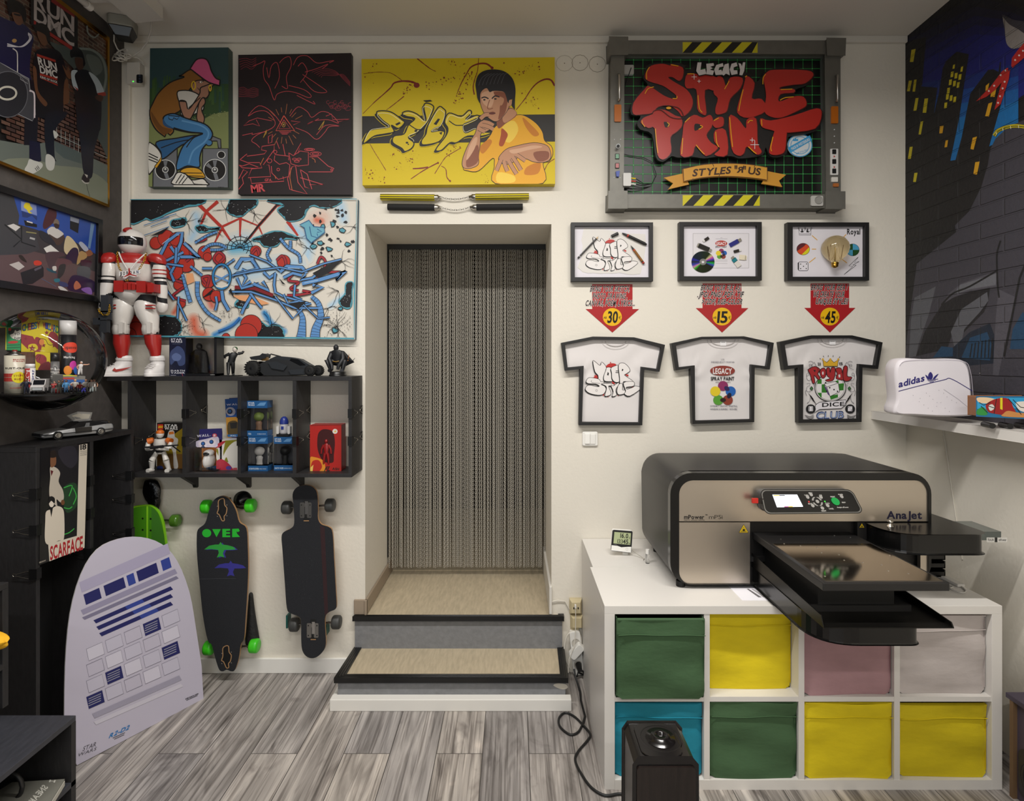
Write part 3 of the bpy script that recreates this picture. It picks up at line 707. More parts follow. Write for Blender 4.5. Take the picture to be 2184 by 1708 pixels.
a.ringp(mat('#2b2a78',.3,emit=.25),0,0,.034,.037);a.circ(mat('#15142e',.3),0,0,.0285);a.line(mat('#6b70c0',.3,emit=.3),ell(0,0,.022,.022,24,-150,-30),.0012);a.line(mat('#6b70c0',.3,emit=.3),ell(0,0,.022,.022,24,200,240),.0012);a.line(mat('#6b70c0',.3,emit=.3),ell(0,0,.022,.022,24,-60,-20),.0012)
a.circ(mat('#ff3040',.3,emit=2.),0,.002,.0028);a.text(mat('#6b70c0',.3,emit=.3),'0.0',(-.008,-.004),(.008,-.004),(-.008,-.012));a.build('display',hu,label='round blue display')
CB=mat('#151515',.5);CWH=mat('#d9d4c8',.5)
def floor_pt(u,v,z=.006):d=(EYE-z)*F/(v-CY);return P(u,v,d)
cab=[floor_pt(*q) for q in smooth([(1332,1694),(1318,1693),(1290,1696),(1262,1680),(1240,1650),(1227,1622),(1232,1604),(1252,1580),(1259,1566),(1245,1548),(1225,1528),(1205,1520),(1192,1532),(1195,1550),(1215,1566),(1232,1562),(1242,1545),(1248,1527)],False,6)]
cab += [Vector((.312,2.62,.006)),Vector((.316,2.68,.012)),Vector((.30,2.735,.05)),Vector((.296,2.76,.075))]
MB().tube(cab,.0048,CB,8).solo('power_cable','black power cable looping over the floor to the humidifier','cable')
ps=thing('power_strip','white multi-socket power strip fixed low on the wall beside the shelf','power strip',(.318,2.83,0))
T=Matrix.Translation((.318,2.865,.104)) @ Matrix.Rotation(-.1,4,'Y')
MB().rbox(-.027,.027,-.035,.0,-.10,.12,.015,PW,T).build('strip_body',ps,bevel=.003)
for dz in (-.045,.01,.065):
    g=MB();g.lathe([(.021,0),(.021,.002),(.018,.002),(.017,-.006),(0,-.006)],T @ Vector((0,-.0355,dz)),mat('#c9c4ba',.5),axis=(0,-1,0),n=20);g.build('socket',ps)
g=MB();g.cyl(T @ Vector((0.002,-.036,-.045)),T @ Vector((0.004,-.075,-.05)),.016,BK,.012,n=14);g.tube([T @ Vector((.004,-.07,-.05)),T @ Vector((.02,-.075,-.06)),T @ Vector((.022,-.06,-.085)),T @ Vector((-.005,-.06,-.07)),T @ Vector((-.012,-.062,-.09))],.005,CB);g.solo('plug','black plug in the lowest socket of the white power strip','plug')
T2=T @ Matrix.Translation((-.002,-.055,.035)) @ Matrix.Rotation(.85,4,'Y')
g=MB();g.rbox(-.02,.02,-.018,.018,-.04,.04,.012,PW,T2);g.solo('usb_charger','white charger plug tilted in the middle of the power strip','charger',bevel=.003)
BE=mat('#cbbd97',.45,name='aged_beige_plastic')
for i,(u,v,w_,h_) in enumerate(((1227,1290,26,32),(1229,1322,26,28))):
    q=P(u,v,WB);sx=w_/F*WB/2;sz=h_/F*WB/2;g=MB()
    g.loft([[(q.x-sx,WB,q.z-sz),(q.x+sx,WB,q.z-sz),(q.x+sx,WB,q.z+sz),(q.x-sx,WB,q.z+sz)],[(q.x-sx,WB-.015,q.z-sz),(q.x+sx,WB-.015,q.z-sz),(q.x+sx,WB-.015,q.z+sz),(q.x-sx,WB-.015,q.z+sz)],[(q.x-sx*.7,WB-.035,q.z-sz*.7),(q.x+sx*.7,WB-.035,q.z-sz*.7),(q.x+sx*.7,WB-.035,q.z+sz*.7),(q.x-sx*.7,WB-.035,q.z+sz*.7)]],BE,smooth=False)
    if i == 0:g.box(q.x-.014,q.x-.008,WB-.0365,WB-.035,q.z-.006,q.z+.004,BK);g.box(q.x+.008,q.x+.014,WB-.0365,WB-.035,q.z-.006,q.z+.004,BK)
    g.solo('telephone_socket',('aged beige telephone socket with a white plug, upper one of two','aged beige junction box below the telephone socket')[i],'socket',bevel=.001)
g=MB();q=P(1227,1290,WB-.04);g.box(q.x-.004,q.x+.004,q.y-.012,q.y+.002,q.z-.012,q.z+.004,PW);g.tube([q+Vector((0,-.008,-.01)),q+Vector((.001,-.01,-.05)),q+Vector((-.001,-.014,-.15)),P(1224,1380,2.79),P(1214,1405,2.79),P(1212,1435,2.75)],.0022,CWH)
g.solo('telephone_cable','thin white cable hanging from the upper beige socket','cable')
g=MB();q=P(1227,1348,WB);g.box(q.x-.024,q.x+.016,WB-.018,WB,q.z-.035,q.z+.03,BE);g.solo('cable_clip_box','narrow beige cable box half hidden above the power strip','socket',bevel=.002)
MB().tube([P(*q,2.84) for q in smooth([(1240,1375),(1237,1355),(1226,1346),(1212,1352),(1205,1370),(1204,1395),(1209,1412),(1216,1425)],False,5)],.0045,CWH).solo('extension_lead','cream extension lead arching above the power strip','cable')
MB().tube([P(u,v,d) for u,v,d in ((1172,1284,2.86),(1190,1280,2.86),(1205,1282,2.862),(1215,1300,2.862))],.003,CWH).solo('wall_wire','bundle of thin white wires running from the door jamb to the socket','cable')
g=MB();q=P(1258,935,WB);T=Matrix.Translation((q.x,WB,q.z))
sw=thing('light_switch','white double light switch under the left framed t-shirt','light switch',(q.x,WB,q.z))
MB().rbox(-.039,.039,-.011,0,-.036,.036,.008,PW,T).build('switch_frame',sw,bevel=.003)
for s_ in (-1,1):MB().box(s_*.0135-.0128,s_*.0135+.0128,-.016,-.01,-.026,.026,mat('#f0eee8',.35),T @ Matrix.Rotation(s_*.05,4,'X')).build('rocker',sw,bevel=.002)
# ---------------------------------------------------------------- speaker on the right
SPK=mat('#4a4150',.5,bump=.1,bscale=90,name='purple_grey_vinyl');
sp=thing('floor_speaker','dark purple loudspeaker cabinet on the floor right of the cube shelves','speaker',(1.9,1.88,0))
MB().box(1.815,1.962,1.70,2.055,0,.35,SPK).build('cabinet',sp,bevel=.003)
MB().box(1.798,1.965,1.685,2.07,.35,.368,mat('#3d3544',.4)).build('top_board',sp,bevel=.002)
MB().box(1.800,1.815,2.04,2.055,0,.35,mat('#6b5238',.6)).build('edge_strip',sp)
g=MB();g.slab([(1.815,p[0],p[1]) for p in rr(1.75,.03,2.03,.20,.03,5)],(-.006,0,0),mat('#2a2629',.4));g.build('woofer_plate',sp)
g=MB();g.lathe([(.075,0),(.075,.006),(.062,.008),(.058,.002),(.03,-.004),(.028,.008),(0,.012)],(1.809,1.94,.112),mat('#1b191b',.35),axis=(-1,0,0),n=32);g.build('woofer',sp)
# ---------------------------------------------------------------- right-hand wall shelf, bag, painted box
RS=thing('wall_shelf','white floating shelf on the right wall carrying the white bag','shelf',(1.9,2.3,1.28))
sz1=EYE-(876-768)/F*WB+.0;sz0=EYE-(893-768)/F*WB
MB().slab([(1.813,WB-.002,sz0),(1.832,1.6,sz0),(XR(1.6)-.002,1.6,sz0),(XR(WB)-.002,WB-.002,sz0)],(0,0,sz1-sz0),LAC).build('shelf_board',RS,bevel=.001)
MB().tube([Vector((XR(2.6)-.004,2.62-.02*k,z)) for k,z in enumerate((1.278,1.2,1.1,1.0,.9,.8,.70))],.0022,CWH,6).solo('shelf_cable','thin white cable hanging down the wall under the white shelf','cable')
BW=mat('#e6e1e6',.38,bump=.08,bscale=18,name='white_leatherette');BLU=mat('#232f9c',.6);NAV=mat('#2a2470',.5)
bg=thing('sports_bag','white leatherette shoulder bag with blue lettering on the right wall shelf','bag',(1.85,2.45,sz1))
# the bag: front face polygon in the photograph, on a plane turned a little to the left
bp0=P(1990,885,2.32);bp0.z=sz1+.004
bn=Vector((-.18,-1,0)).normalized();bm_=plane_map(bp0,bn)
fr=smooth([(1911,884),(1906,872),(1912,850),(1908,800),(1912,775),(1930,764),(1980,766),(2040,765),(2062,775),(2070,800),(2074,850),(2076,880),(2070,887),(2010,889),(1950,886)],True,4)
dep=-bn*.115+Vector((.012,0,0))
R=[]
cen=sum((bm_(*p) for p in fr),Vector())/len(fr)
for k,(sc_,dd) in enumerate(((.93,-.008),(.985,.0),(1.,.012),(1.01,.06),(1.,.108),(.97,.118),(.9,.122))):
    ring_=[]
    for p in fr:
        q=bm_(*p);q=cen+(q-cen)*sc_;q.z=max(q.z,sz1+.002);ring_.append(q-bn*dd+Vector((dd*.1,0,0)))
    R.append(ring_)
body=MB().loft(R,BW).build('body',bg)
a=Art(off(bm_,.0085),h0=.0005)
a.text('#2a2470','adidas',(1915,812),(1970,798),(1914,826),gap=.05)
for pts in ([(1982,793),(1987,800),(1985,808),(1979,808),(1977,800)],[(1971,799),(1977,803),(1979,808),(1975,808)],[(1999,797),(1991,802),(1987,808),(1992,807)]):a.poly('#2a2470',pts,1)
a.lines('#2a2470',[[(1975,810+k*2.4),(1998-k*3,808+k*2.4)] for k in range(1)]+[[(1977,812),(1993,810.5)],[(1980,814.5),(1989,813.5)]],1.2)
a.line('#2a2470',smooth([(1914,834),(1960,822),(2010,810),(2027,808),(2072,834)],False,4),1.4)
for i,(u,v) in enumerate(((1945,843),(1958,856),(1973,838),(1980,844),(1987,851),(1996,858),(1960,849),(2000,832),(2010,838),(2017,846),(2027,853),(2037,858),(1968,863),(1977,870),(1986,876),(1995,866),(2004,858),(2013,870),(2022,877))):a.circ('#8f8a92',u,v,.7,.7,6)
a.line('#bdb6c0',smooth([(1916,780),(1930,770),(1985,768),(2050,770),(2066,790),(2072,840),(2072,878)],False,5),1.2);a.line('#bdb6c0',[(2010,830),(2040,850),(2062,868)],.8)
a.build('bag_print',bg)
R2=[bm_(2056,772)-bn*.115,bm_(2070,790)-bn*.12]
g=MB()
for pts in ([(2088,806,2.44),(2100,802,2.43),(2118,808,2.40),(2130,825,2.37),(2132,845,2.34),(2122,855,2.31)],[(2092,812,2.44),(2104,812,2.42),(2114,824,2.39),(2118,842,2.35),(2112,858,2.31)]):
    qs=[P(*q) for q in pts];qs=[Vector((q.x,q.y,q.z)) for q in qs];n_=len(qs)
    A_=[q+Vector((0,0,.0)) for q in qs];W_=[Vector((-.012,-.02,.012))]*n_
    g.add(A_+[q+w_ for q,w_ in zip(A_,W_)],[(i,i+1,n_+i+1,n_+i) for i in range(n_-1)],BLU,True)
g.build('strap',bg,label='blue fabric strap')
g=MB();q=P(1903,818,2.46);g.tube([q+Vector((0,0,.03)),q+Vector((-.012,0,0)),q+Vector((0,0,-.03))],.012,BLU,8);g.build('strap',bg,label='blue strap end on the left')
g=MB();q=P(2100,797,2.40);g.tube([q+Vector((-.02,0,.004)),q,q+Vector((.012,0,-.004))],.004,mat('#b8b8b8',.3,1));g.build('zip_puller',bg)
# painted model freight wagon
WG=thing('painted_wagon','model freight wagon painted with red and blue graffiti on the right wall shelf','model train',(1.9,2.05,sz1))
wp0=P(2084,884,2.1);wn=Vector((-.25,-1,0)).normalized();wm_=plane_map(P(2084,880,2.13),wn)
def wq(u,v):return wm_(u,v)
A4=[wq(2083,846),wq(2200,846),wq(2200,893),wq(2083,887)]
zb_=sz1+.022;A4=[Vector((q.x,q.y,max(q.z,zb_))) for q in A4]
ex=-wn*.06
MB().slab(A4,ex,mat('#1f6f9c',.4),mat('#8a5a38',.6)).build('wagon_body',WG,bevel=.002)
a=Art(wm_,h0=.0006);
a.poly('#2f9fd0',[(2084,848),(2200,848),(2200,870),(2084,872)]);a.poly('#2f8f3f',[(2084,874),(2096,868),(2104,876),(2104,885),(2084,884)],1);a.poly('#e8c9a0',[(2084,848),(2110,848),(2122,853),(2108,860),(2088,858)],1);a.poly('#9c1c1c',[(2103,862),(2125,850),(2150,850),(2160,866),(2165,886),(2120,882),(2106,876)],1)
a.poly('#e0d020',[(2133,848),(2138,848),(2138,874),(2133,872)]);a.poly('#d8d8d0',[(2108,866),(2116,862),(2121,870),(2112,876)],1);a.poly('#e6ddd0',[(2166,860),(2178,856),(2200,858),(2200,878),(2176,876)],1);a.poly('#c98a4a',[(2140,882),(2150,876),(2172,880),(2200,882),(2200,890),(2140,888)],1)
for s_ in ([(2108,866),(2121,870)],[(2125,850),(2120,882)],[(2150,850),(2168,870),(2178,884)],[(2160,852),(2176,868),(2200,872)],[(2088,858),(2098,864),(2112,858)],[(2092,866),(2106,880)]):a.line('#141414',s_,1.6)
a.build('painting',WG)
for u in (2117,2155,2190):
    c_=wm_(u,894)-wn*.03;c_.z=sz1+.011;MB().cyl(c_+wn*.03,c_-wn*.03,.0105,BK,n=18).build('wheel',WG)
# ---------------------------------------------------------------- big framed sign on the back wall
SG=mat('#6f6d66',.45,.35,bump=.05,bscale=25,var=.06,name='grey_painted_steel');DKS=mat('#3f3d39',.55);
YS=WB-.075                                         # front plane of the frame
def SP(u,v,d=0.):return P(1170+u/3.2597,60+v/3.2597,YS+d)
sg=thing('framed_graffiti_sign','large steel-framed sign with red graffiti letters on a black and green grid','sign',tuple(SP(1240,1250)))
def fbar(q,name='frame_bar',m=SG,d0=0.,d1=.075,bev=.004):
    b=MB();b.slab([SP(*p,d0) for p in q],(0,d1-d0,0),m);return b.build(name,sg,bevel=bev)
fbar([(548,90),(1940,90),(1940,175),(548,175)]);fbar([(548,1160),(1930,1160),(1930,1245),(548,1245)])
fbar([(440,180),(522,180),(518,1135),(432,1135)]);fbar([(1925,185),(2024,185),(2026,1140),(1935,1140)])
for q in ([(424,60),(550,62),(550,182),(426,182)],[(1936,70),(2065,72),(2060,188),(1940,186)],[(420,1134),(545,1134),(545,1250),(418,1250)],[(1930,1138),(2060,1138),(2060,1253),(1930,1252)]):
    c=fbar(q,'corner_block',SG,-.014,.075,.003)
def wmz(d):return lambda u,v,h=0.:(lambda q:Vector((q.x,q.y-h,q.z)))(P(u,v,YS+d))
# grid panel
pn=MB().box(SP(515,0).x,SP(1935,0).x,YS+.05,YS+.07,SP(0,1165,.05).z,SP(0,172,.05).z,mat('#0b0d0c',.35)).build('grid_panel',sg)
a=Art(wmz(.05)).zoom(1170,60,3.2597)
gx=[590,656,722,788,852,918,984,1050,1115,1182,1246,1312,1376,1442,1506,1572,1636,1702,1768,1832,1896]
gy=[222,282,343,404,465,526,588,650,712,771,830,890,952,1014,1077,1138]
for w_,c in ((7,'#0a3a14'),(4.2,'#14662a'),(2.,'#35a34e')):
    a.lines(c,[[(x,172),(x,1164)] for x in gx]+[[(518,y),(1926,y)] for y in gy],w_)
a.up()
a.dots('#8fd09a',[(x,y) for x in gx for y in gy],2.6)
a.build('green_grid',pn)
# hazard tape
a=Art(wmz(0.)).zoom(1170,60,3.2597)
for x0,x1,y0,y1 in ((932,1453,98,172),(932,1468,1161,1235)):
    a.rect('#c9be16',x0,y0,x1,y1);n=4;st_=139
    for k in range(4):
        b0=(x0+(4 if y0 >500 else-6))+k*st_;
        pts=[(b0+72,y0),(b0+140,y0),(b0+70,y1),(b0,y1)]
        pts=[(min(max(p[0],x0),x1),p[1]) for p in pts];a.poly('#171512',pts)
a.build('hazard_tape',sg)
# red letters: black outline plate, then letter faces with yellow rim lights, standing off the panel
OUT=[(668,300),(688,262),(740,240),(840,245),(905,238),(945,262),(960,300),(1020,262),(1045,300),(1180,318),(1345,318),(1380,308),(1440,372),(1478,340),(1510,300),(1560,280),(1800,285),(1850,326),(1800,395),(1720,425),(1715,470),(1775,470),(1800,540),(1770,570),(1870,550),(1908,600),(1860,715),(1690,745),(1660,780),(1660,860),(1612,895),(1540,890),(1510,830),(1490,880),(1400,900),(1320,905),(1270,890),(1160,895),(1080,905),(1000,895),(900,900),(855,890),(795,928),(745,895),(720,740),(640,705),(615,660),(640,610),(575,600),(580,520),(650,420),(690,395),(655,345)]
YL=.012
pl_=MB().slab([SP(*p,YL) for p in smooth(OUT,True,3)],(0,.02,0),mat('#130f0e',.5)).build('letter_backing',sg)
LET={
 'S':[(930,275),(850,252),(845,262),(790,250),(715,262),(680,300),(668,345),(700,372),(790,400),(850,440),(885,470),(875,495),(800,470),(700,405),(668,425),(590,520),(588,598),(650,600),(720,590),(760,548),(840,540),(900,580),(930,615),(985,570),(1000,500),(960,430),(880,380),(830,345),(860,342),(905,368),(932,335)],
 'T':[(965,318),(1035,322),(1170,345),(1165,435),(1085,432),(1095,590),(1068,600),(1032,560),(1025,428),(960,420),(946,380)],
 'Y':[(1165,345),(1208,345),(1232,405),(1262,345),(1345,348),(1330,420),(1262,490),(1240,570),(1215,592),(1165,600),(1158,560),(1175,490),(1145,450)],
 'L':[(1375,335),(1430,385),(1410,490),(1480,495),(1510,575),(1385,625),(1310,590),(1325,500),(1355,400)],
 'E':[(1490,345),(1515,310),(1570,292),(1790,296),(1838,328),(1780,385),(1700,395),(1615,410),(1608,425),(1700,425),(1700,450),(1610,460),(1600,512),(1700,478),(1770,480),(1790,535),(1740,570),(1620,622),(1545,618),(1498,580),(1510,480),(1500,400)],
 'P':[(660,625),(720,600),(740,570),(810,572),(880,610),(920,625),(925,680),(890,720),(845,760),(850,860),(800,912),(755,880),(735,700),(690,695),(640,660)],
 'R':[(945,655),(1010,605),(1070,625),(1120,605),(1140,640),(1130,690),(1095,745),(1130,800),(1175,835),(1090,890),(1020,820),(995,885),(915,885),(930,740)],
 'i':[(1155,715),(1228,712),(1240,880),(1150,882),(1190,840),(1150,790)],
 'dot':[(1140,648),(1175,622),(1212,625),(1210,680),(1160,695),(1138,672)],
 'N':[(1250,620),(1310,630),(1368,700),(1375,640),(1440,632),(1450,800),(1478,860),(1440,880),(1375,825),(1355,870),(1318,888),(1270,840)],
 'T2':[(1470,630),(1540,645),(1700,610),(1860,560),(1894,600),(1848,700),(1670,728),(1652,735),(1640,850),(1600,880),(1545,880),(1530,850),(1560,740),(1560,715),(1480,690)]}
a=Art(wmz(YL),h0=.003,eps=.0001,rough=.35).zoom(1170,60,3.2597)
for k,q in LET.items():
    s_=smooth(q,True,3);cx=sum(p[0] for p in s_)/len(s_);cy=sum(p[1] for p in s_)/len(s_)
    a.poly('#5f1512',[(p[0]+4,p[1]+4) for p in s_]);a.poly('#b32b22',s_)
a.poly('#130f0e',[(800,655),(835,662),(838,685),(810,692)],1);a.poly('#130f0e',[(1015,670),(1050,672),(1062,690),(1030,712),(1012,712)],1)
Yh='#e8a31a'
for q in ([(680,360),(680,310),(700,275)],[(850,258),(900,268)],[(668,460),(690,425),(730,412)],[(860,492),(888,492),(890,475)],[(962,322),(1010,322)],[(1036,470),(1045,560),(1066,590)],[(1220,428),(1252,372)],[(1318,580),(1335,490),(1350,430)],[(1362,345),(1375,335)],[(1486,395),(1488,350),(1505,325)],[(1605,505),(1640,488),(1700,482)],[(1610,432),(1690,428)],[(740,702),(748,800),(758,872)],[(648,645),(650,665),(668,690)],[(822,660),(836,672),(826,690)],[(945,658),(980,625)],[(930,768),(922,880)],[(1050,680),(1068,690),(1040,708)],[(1022,815),(1050,850),(1080,880)],[(1145,648),(1180,628)],[(1158,725),(1165,800),(1180,830)],[(1255,625),(1265,740),(1275,830)],[(1380,665),(1395,648),(1415,648)],[(1385,828),(1420,862),(1440,876)],[(1475,640),(1478,685)],[(1545,860),(1540,830),(1555,760)]):
    a.line(Yh,smooth(q,False,4),[2,8,2] if 0 else 6)
a.poly(Yh,ell(832,560,18,9));a.line('#3c0d0b',smooth([(720,600),(730,580),(780,575),(850,625),(925,632),(930,600),(900,560),(840,545),(790,545)],False,5),5)
W0='#e9dede'
for x,y,r in ((1008,345,18),(1042,375,12),(1428,815,30),(1410,783,16)):a.lines(W0,[[(x-r,y),(x+r,y)],[(x,y-r),(x,y+r)]],4);a.circ(W0,x,y,4,4,8)
a.build('letters',pl_)
# the small white word above
a=Art(wmz(.004),h0=.002,eps=.0001).zoom(1170,60,3.2597)
WL={'L':[(1035,240),(1062,240),(1055,292),(1088,285),(1095,320),(1045,330),(1025,300)],'E':[(1095,250),(1145,245),(1150,262),(1122,270),(1140,280),(1120,292),(1150,298),(1140,328),(1095,322),(1098,290)],'G':[(1165,258),(1210,245),(1215,268),(1185,275),(1180,295),(1200,290),(1210,325),(1160,328),(1150,290)],'A':[(1222,255),(1250,246),(1258,330),(1232,318),(1215,332),(1200,320)],'C':[(1270,250),(1305,240),(1312,265),(1285,275),(1285,295),(1310,295),(1312,320),(1270,328),(1258,290)],'Y':[(1318,245),(1335,250),(1342,268),(1350,240),(1366,240),(1358,300),(1345,330),(1325,328),(1330,290)]}
for k,q in WL.items():a.poly('#15110f',[(p[0]+(p[0]-1195)*.02+2,p[1]+(p[1]-288)*.12+2) for p in q])
for k,q in WL.items():a.poly('#d8d2d0',q)
a.build('small_word',sg,label='white word above the red letters')
# banner
BT='#c8902f'
bn_=MB();f_=lambda q,d=YL:[SP(*p,d) for p in q]
bn_.slab(f_([(805,1040),(940,1010),(975,1085),(835,1118),(868,1078)],.02),(0,.008,0),mat(BT,.5));bn_.slab(f_([(1485,1080),(1520,995),(1648,1020),(1600,1060),(1622,1102)],.02),(0,.008,0),mat(BT,.5))
top=smooth([(935,978),(1080,948),(1240,940),(1400,948),(1520,968)],False,6);bot=smooth([(1520,1055),(1400,1040),(1240,1030),(1080,1038),(940,1065)],False,6)
bn_.slab(f_(top+bot,.008),(0,.012,0),mat('#cf9634',.5));bo_=bn_.build('banner',sg,bevel=.001)
a=Art(wmz(.008),h0=.001).zoom(1170,60,3.2597)
a.line('#4a2a10',top+bot,4,closed=True)
K='#3b2010'
a.text(K,'STYLES',(1002,982),(1268,962),(998,1030),gap=.05,slant=.1);a.text(K,'"',(1292,958),(1312,958),(1292,980),y0=.45);a.text(K,'R',(1306,964),(1352,964),(1306,1004),mir=True);a.text(K,'"',(1352,960),(1372,962),(1352,982),y0=.45);a.text(K,'US',(1388,964),(1474,975),(1384,1012),gap=.05,slant=.1)
for q in ([(1140,942),(1148,962)],[(1185,1030),(1190,1012)],[(1000,1060),(1004,1045)],[(1435,955),(1428,968)]):a.line(K,q,4)
a.build('banner_lettering',bo_)
# round sticker
sk=MB().slab([SP(*p,.03) for p in ell(1748,815,86,80,32)],(0,.004,0),mat('#d7dde0',.5)).build('round_sticker',sg)
a=Art(wmz(.03),h0=.0006).zoom(1170,60,3.2597);B1='#3f9fd4'
a.ringp(B1,1748,815,80,86,.93);a.ringp(B1,1748,815,62,66,.93);a.poly(B1,[(1666,830),(1816,745),(1832,780),(1680,868)]);a.text('#d7dde0','MADE IN WESTERBURG',(1684,832),(1812,762),(1690,850),gap=.05)
a.poly(B1,[(1700,785),(1700,765),(1710,774),(1718,762),(1726,774),(1735,765),(1735,785)]);a.text(B1,'CHEF STYLE ONLY',(1720,868),(1800,838),(1724,880),bold=0);a.build('sticker_print',sk)
# grip handles, orange reflectors, switches, sockets
CHR=mat('#b9b6b0',.3,1.)
for x,y0,y1 in ((487,322,500),(2003,330,505)):
    h_=MB();h_.tube([SP(x,y0,0),SP(x+4,y0,-.03),SP(x+6,y0+12,-.035),SP(x+6,y1-12,-.035),SP(x+4,y1,-.03),SP(x,y1,0)],.006,CHR);h_.build('grip_handle',sg)
for x,y in ((482,590),(1990,602)):MB().slab([SP(*p,-.008) for p in rr(x-23,y-58,x+23,y+58,5,2)],(0,.01,0),mat('#b8641a',.25,coat=.5)).build('orange_reflector',sg,bevel=.001)
MB().cyl(SP(484,820,-.03),SP(484,820,0),.022/3.26*3.26/3,mat('#2a2927',.4),n=20).build('rotary_knob',sg);MB().cyl(SP(484,820,-.006),SP(484,820,0),.0115,CHR,n=20).build('knob_ring',sg)
for y,c in ((890,'#1d7a48'),(955,'#9c1f22')):
    k_=MB().slab([SP(*p,-.004) for p in rr(463,y-19,493,y+19,3,2)],(0,.005,0),DKS).build('rocker_switch',sg);MB().slab([SP(*p,-.007) for p in rr(467,y-15,489,y+15,3,2)],(0,.005,0),mat(c,.3)).build('rocker',k_)
MB().slab([SP(*p,-.012) for p in [(468,995),(496,990),(490,1032),(472,1030)]],(0,.014,0),mat('#26419a',.4)).build('blue_connector',sg)
MB().slab([SP(*p,-.012) for p in rr(520,1006,574,1096,6,2)],(0,.03,0),mat('#c9c7c2',.4)).build('connector_box',sg)
k_=MB()
for i,c in enumerate(('#e0c21c','#c43a2a','#e4e0d8')):k_.tube([SP(572,1042+i*20,0),SP(606,1046+i*20,0)],.0035,mat(c,.4));k_.tube([SP(606,1046+i*20,0),SP(660,1080+i*8,.02),SP(720,1080,.03),SP(750,1020,.035),SP(720,930,.04),SP(660,900,.04),SP(560,885,.04),SP(522,875,.04)],.0018,mat('#101010',.5),6)
k_.build('signal_cable',sg);
k_=MB();k_.tube([SP(520,450,.045),SP(545,360,.04),SP(575,275,.03)],.002,mat('#101010',.5));k_.slab([SP(*p,.035) for p in rr(524,255,593,320,8,3)],(0,.015,0),mat('#a9a7a2',.4));k_.build('panel_lamp',sg)
for x,y in ((458,774),(500,773),(455,1038),(497,1040),(1987,705),(1987,751),(1987,797)):MB().cyl(SP(x,y,-.002),SP(x,y,.002),.0025,CHR,n=10).build('rivet',sg)
so=MB().slab([SP(*p,-.004) for p in rr(1960,838,2014,1020,4,2)],(0,.006,0),mat('#d8d6d2',.4)).build('connector_plate',sg)
for y in (858,926,992):MB().slab([SP(*p,-.007) for p in rr(1974,y-16,2000,y+16,3,2)],(0,.005,0),mat('#171717',.4)).build('connector',so)
a=Art(wmz(-.004),h0=.0004).zoom(1170,60,3.2597)
for y in (892,966):a.poly('#b5332c',[(1982,y-8),(1994,y),(1982,y+8)])
a.build('arrow_marks',so)
MB().slab([SP(*p,-.006) for p in rr(1968,1035,2012,1068,3,2)],(0,.008,0),mat('#d6d2ca',.4)).build('terminal_block',sg);MB().slab([SP(*p,-.006) for p in rr(1980,1078,2018,1102,3,2)],(0,.008,0),mat('#a8622a',.5)).build('terminal_block',sg)
q=SP(1870,1198,0);so=MB().slab([SP(*p,-.008) for p in rr(1826,1166,1908,1234,8,3)],(0,.01,0),mat('#b5b3ae',.4)).build('wall_socket',sg,bevel=.001)
MB().lathe([(.0195,0),(.0195,.002),(.0165,.002),(.0155,-.004),(0,-.004)],q+Vector((0,-.009,0)),mat('#8f8d88',.4),axis=(0,-1,0),n=24).build('socket_ring',so)
# lamps shining on the panel behind the letters (they glow in the gaps of the lettering)
for x,y in ((1125,560),(880,770),(1490,745)):
    l=bpy.data.lights.new('sign_lamp','POINT');l.energy=.25;l.color=(.75,.95,1);l.shadow_soft_size=.01
    o=bpy.data.objects.new('sign_lamp',l);C.objects.link(o);o.location=SP(x,y,.04)
# ---------------------------------------------------------------- framed displays, arrows, t-shirt frames
FB=mat('#1b1a1a',.45,name='black_picture_frame');CARD='#e2dee4'
YF1=WB-.035
def wmap(d):return lambda u,v,h=0.:(lambda q:Vector((q.x,q.y-h,q.z)))(P(u,v,d))
def picture(name,label,o_,i_,cat='picture frame',group='three framed displays above the price arrows',glass=False):
    c=(o_[0]+o_[2])/2;t=thing(name,label,cat,tuple(P(c,o_[3],YF1)),group=group)
    O=[P(*p,YF1) for p in ((o_[0],o_[1]),(o_[2],o_[1]),(o_[2],o_[3]),(o_[0],o_[3]))];I=[P(*p,YF1) for p in ((i_[0],i_[1]),(i_[2],i_[1]),(i_[2],i_[3]),(i_[0],i_[3]))]
    MB().ring(O,I,(0,WB-YF1-.001,0),FB).build('frame',t,bevel=.001)
    b=MB();b.box(I[0].x-.002,I[1].x+.002,WB-.014,WB-.008,I[2].z-.002,I[0].z+.002,mat(CARD,.7));b.build('backing_card',t)
    return t
p1=picture('framed_display','black framed sketch with pens and a pencil lying on torn paper',(1218,474,1393,600),(1226,482,1385,591))
p2=picture('framed_display','black framed display with a compact disc and memory sticks',(1449,473,1625,598),(1459,481,1615,589))
p3=picture('framed_display','black framed display with an amber light bulb and coloured circles',(1679,474,1854,598),(1691,482,1845,590))
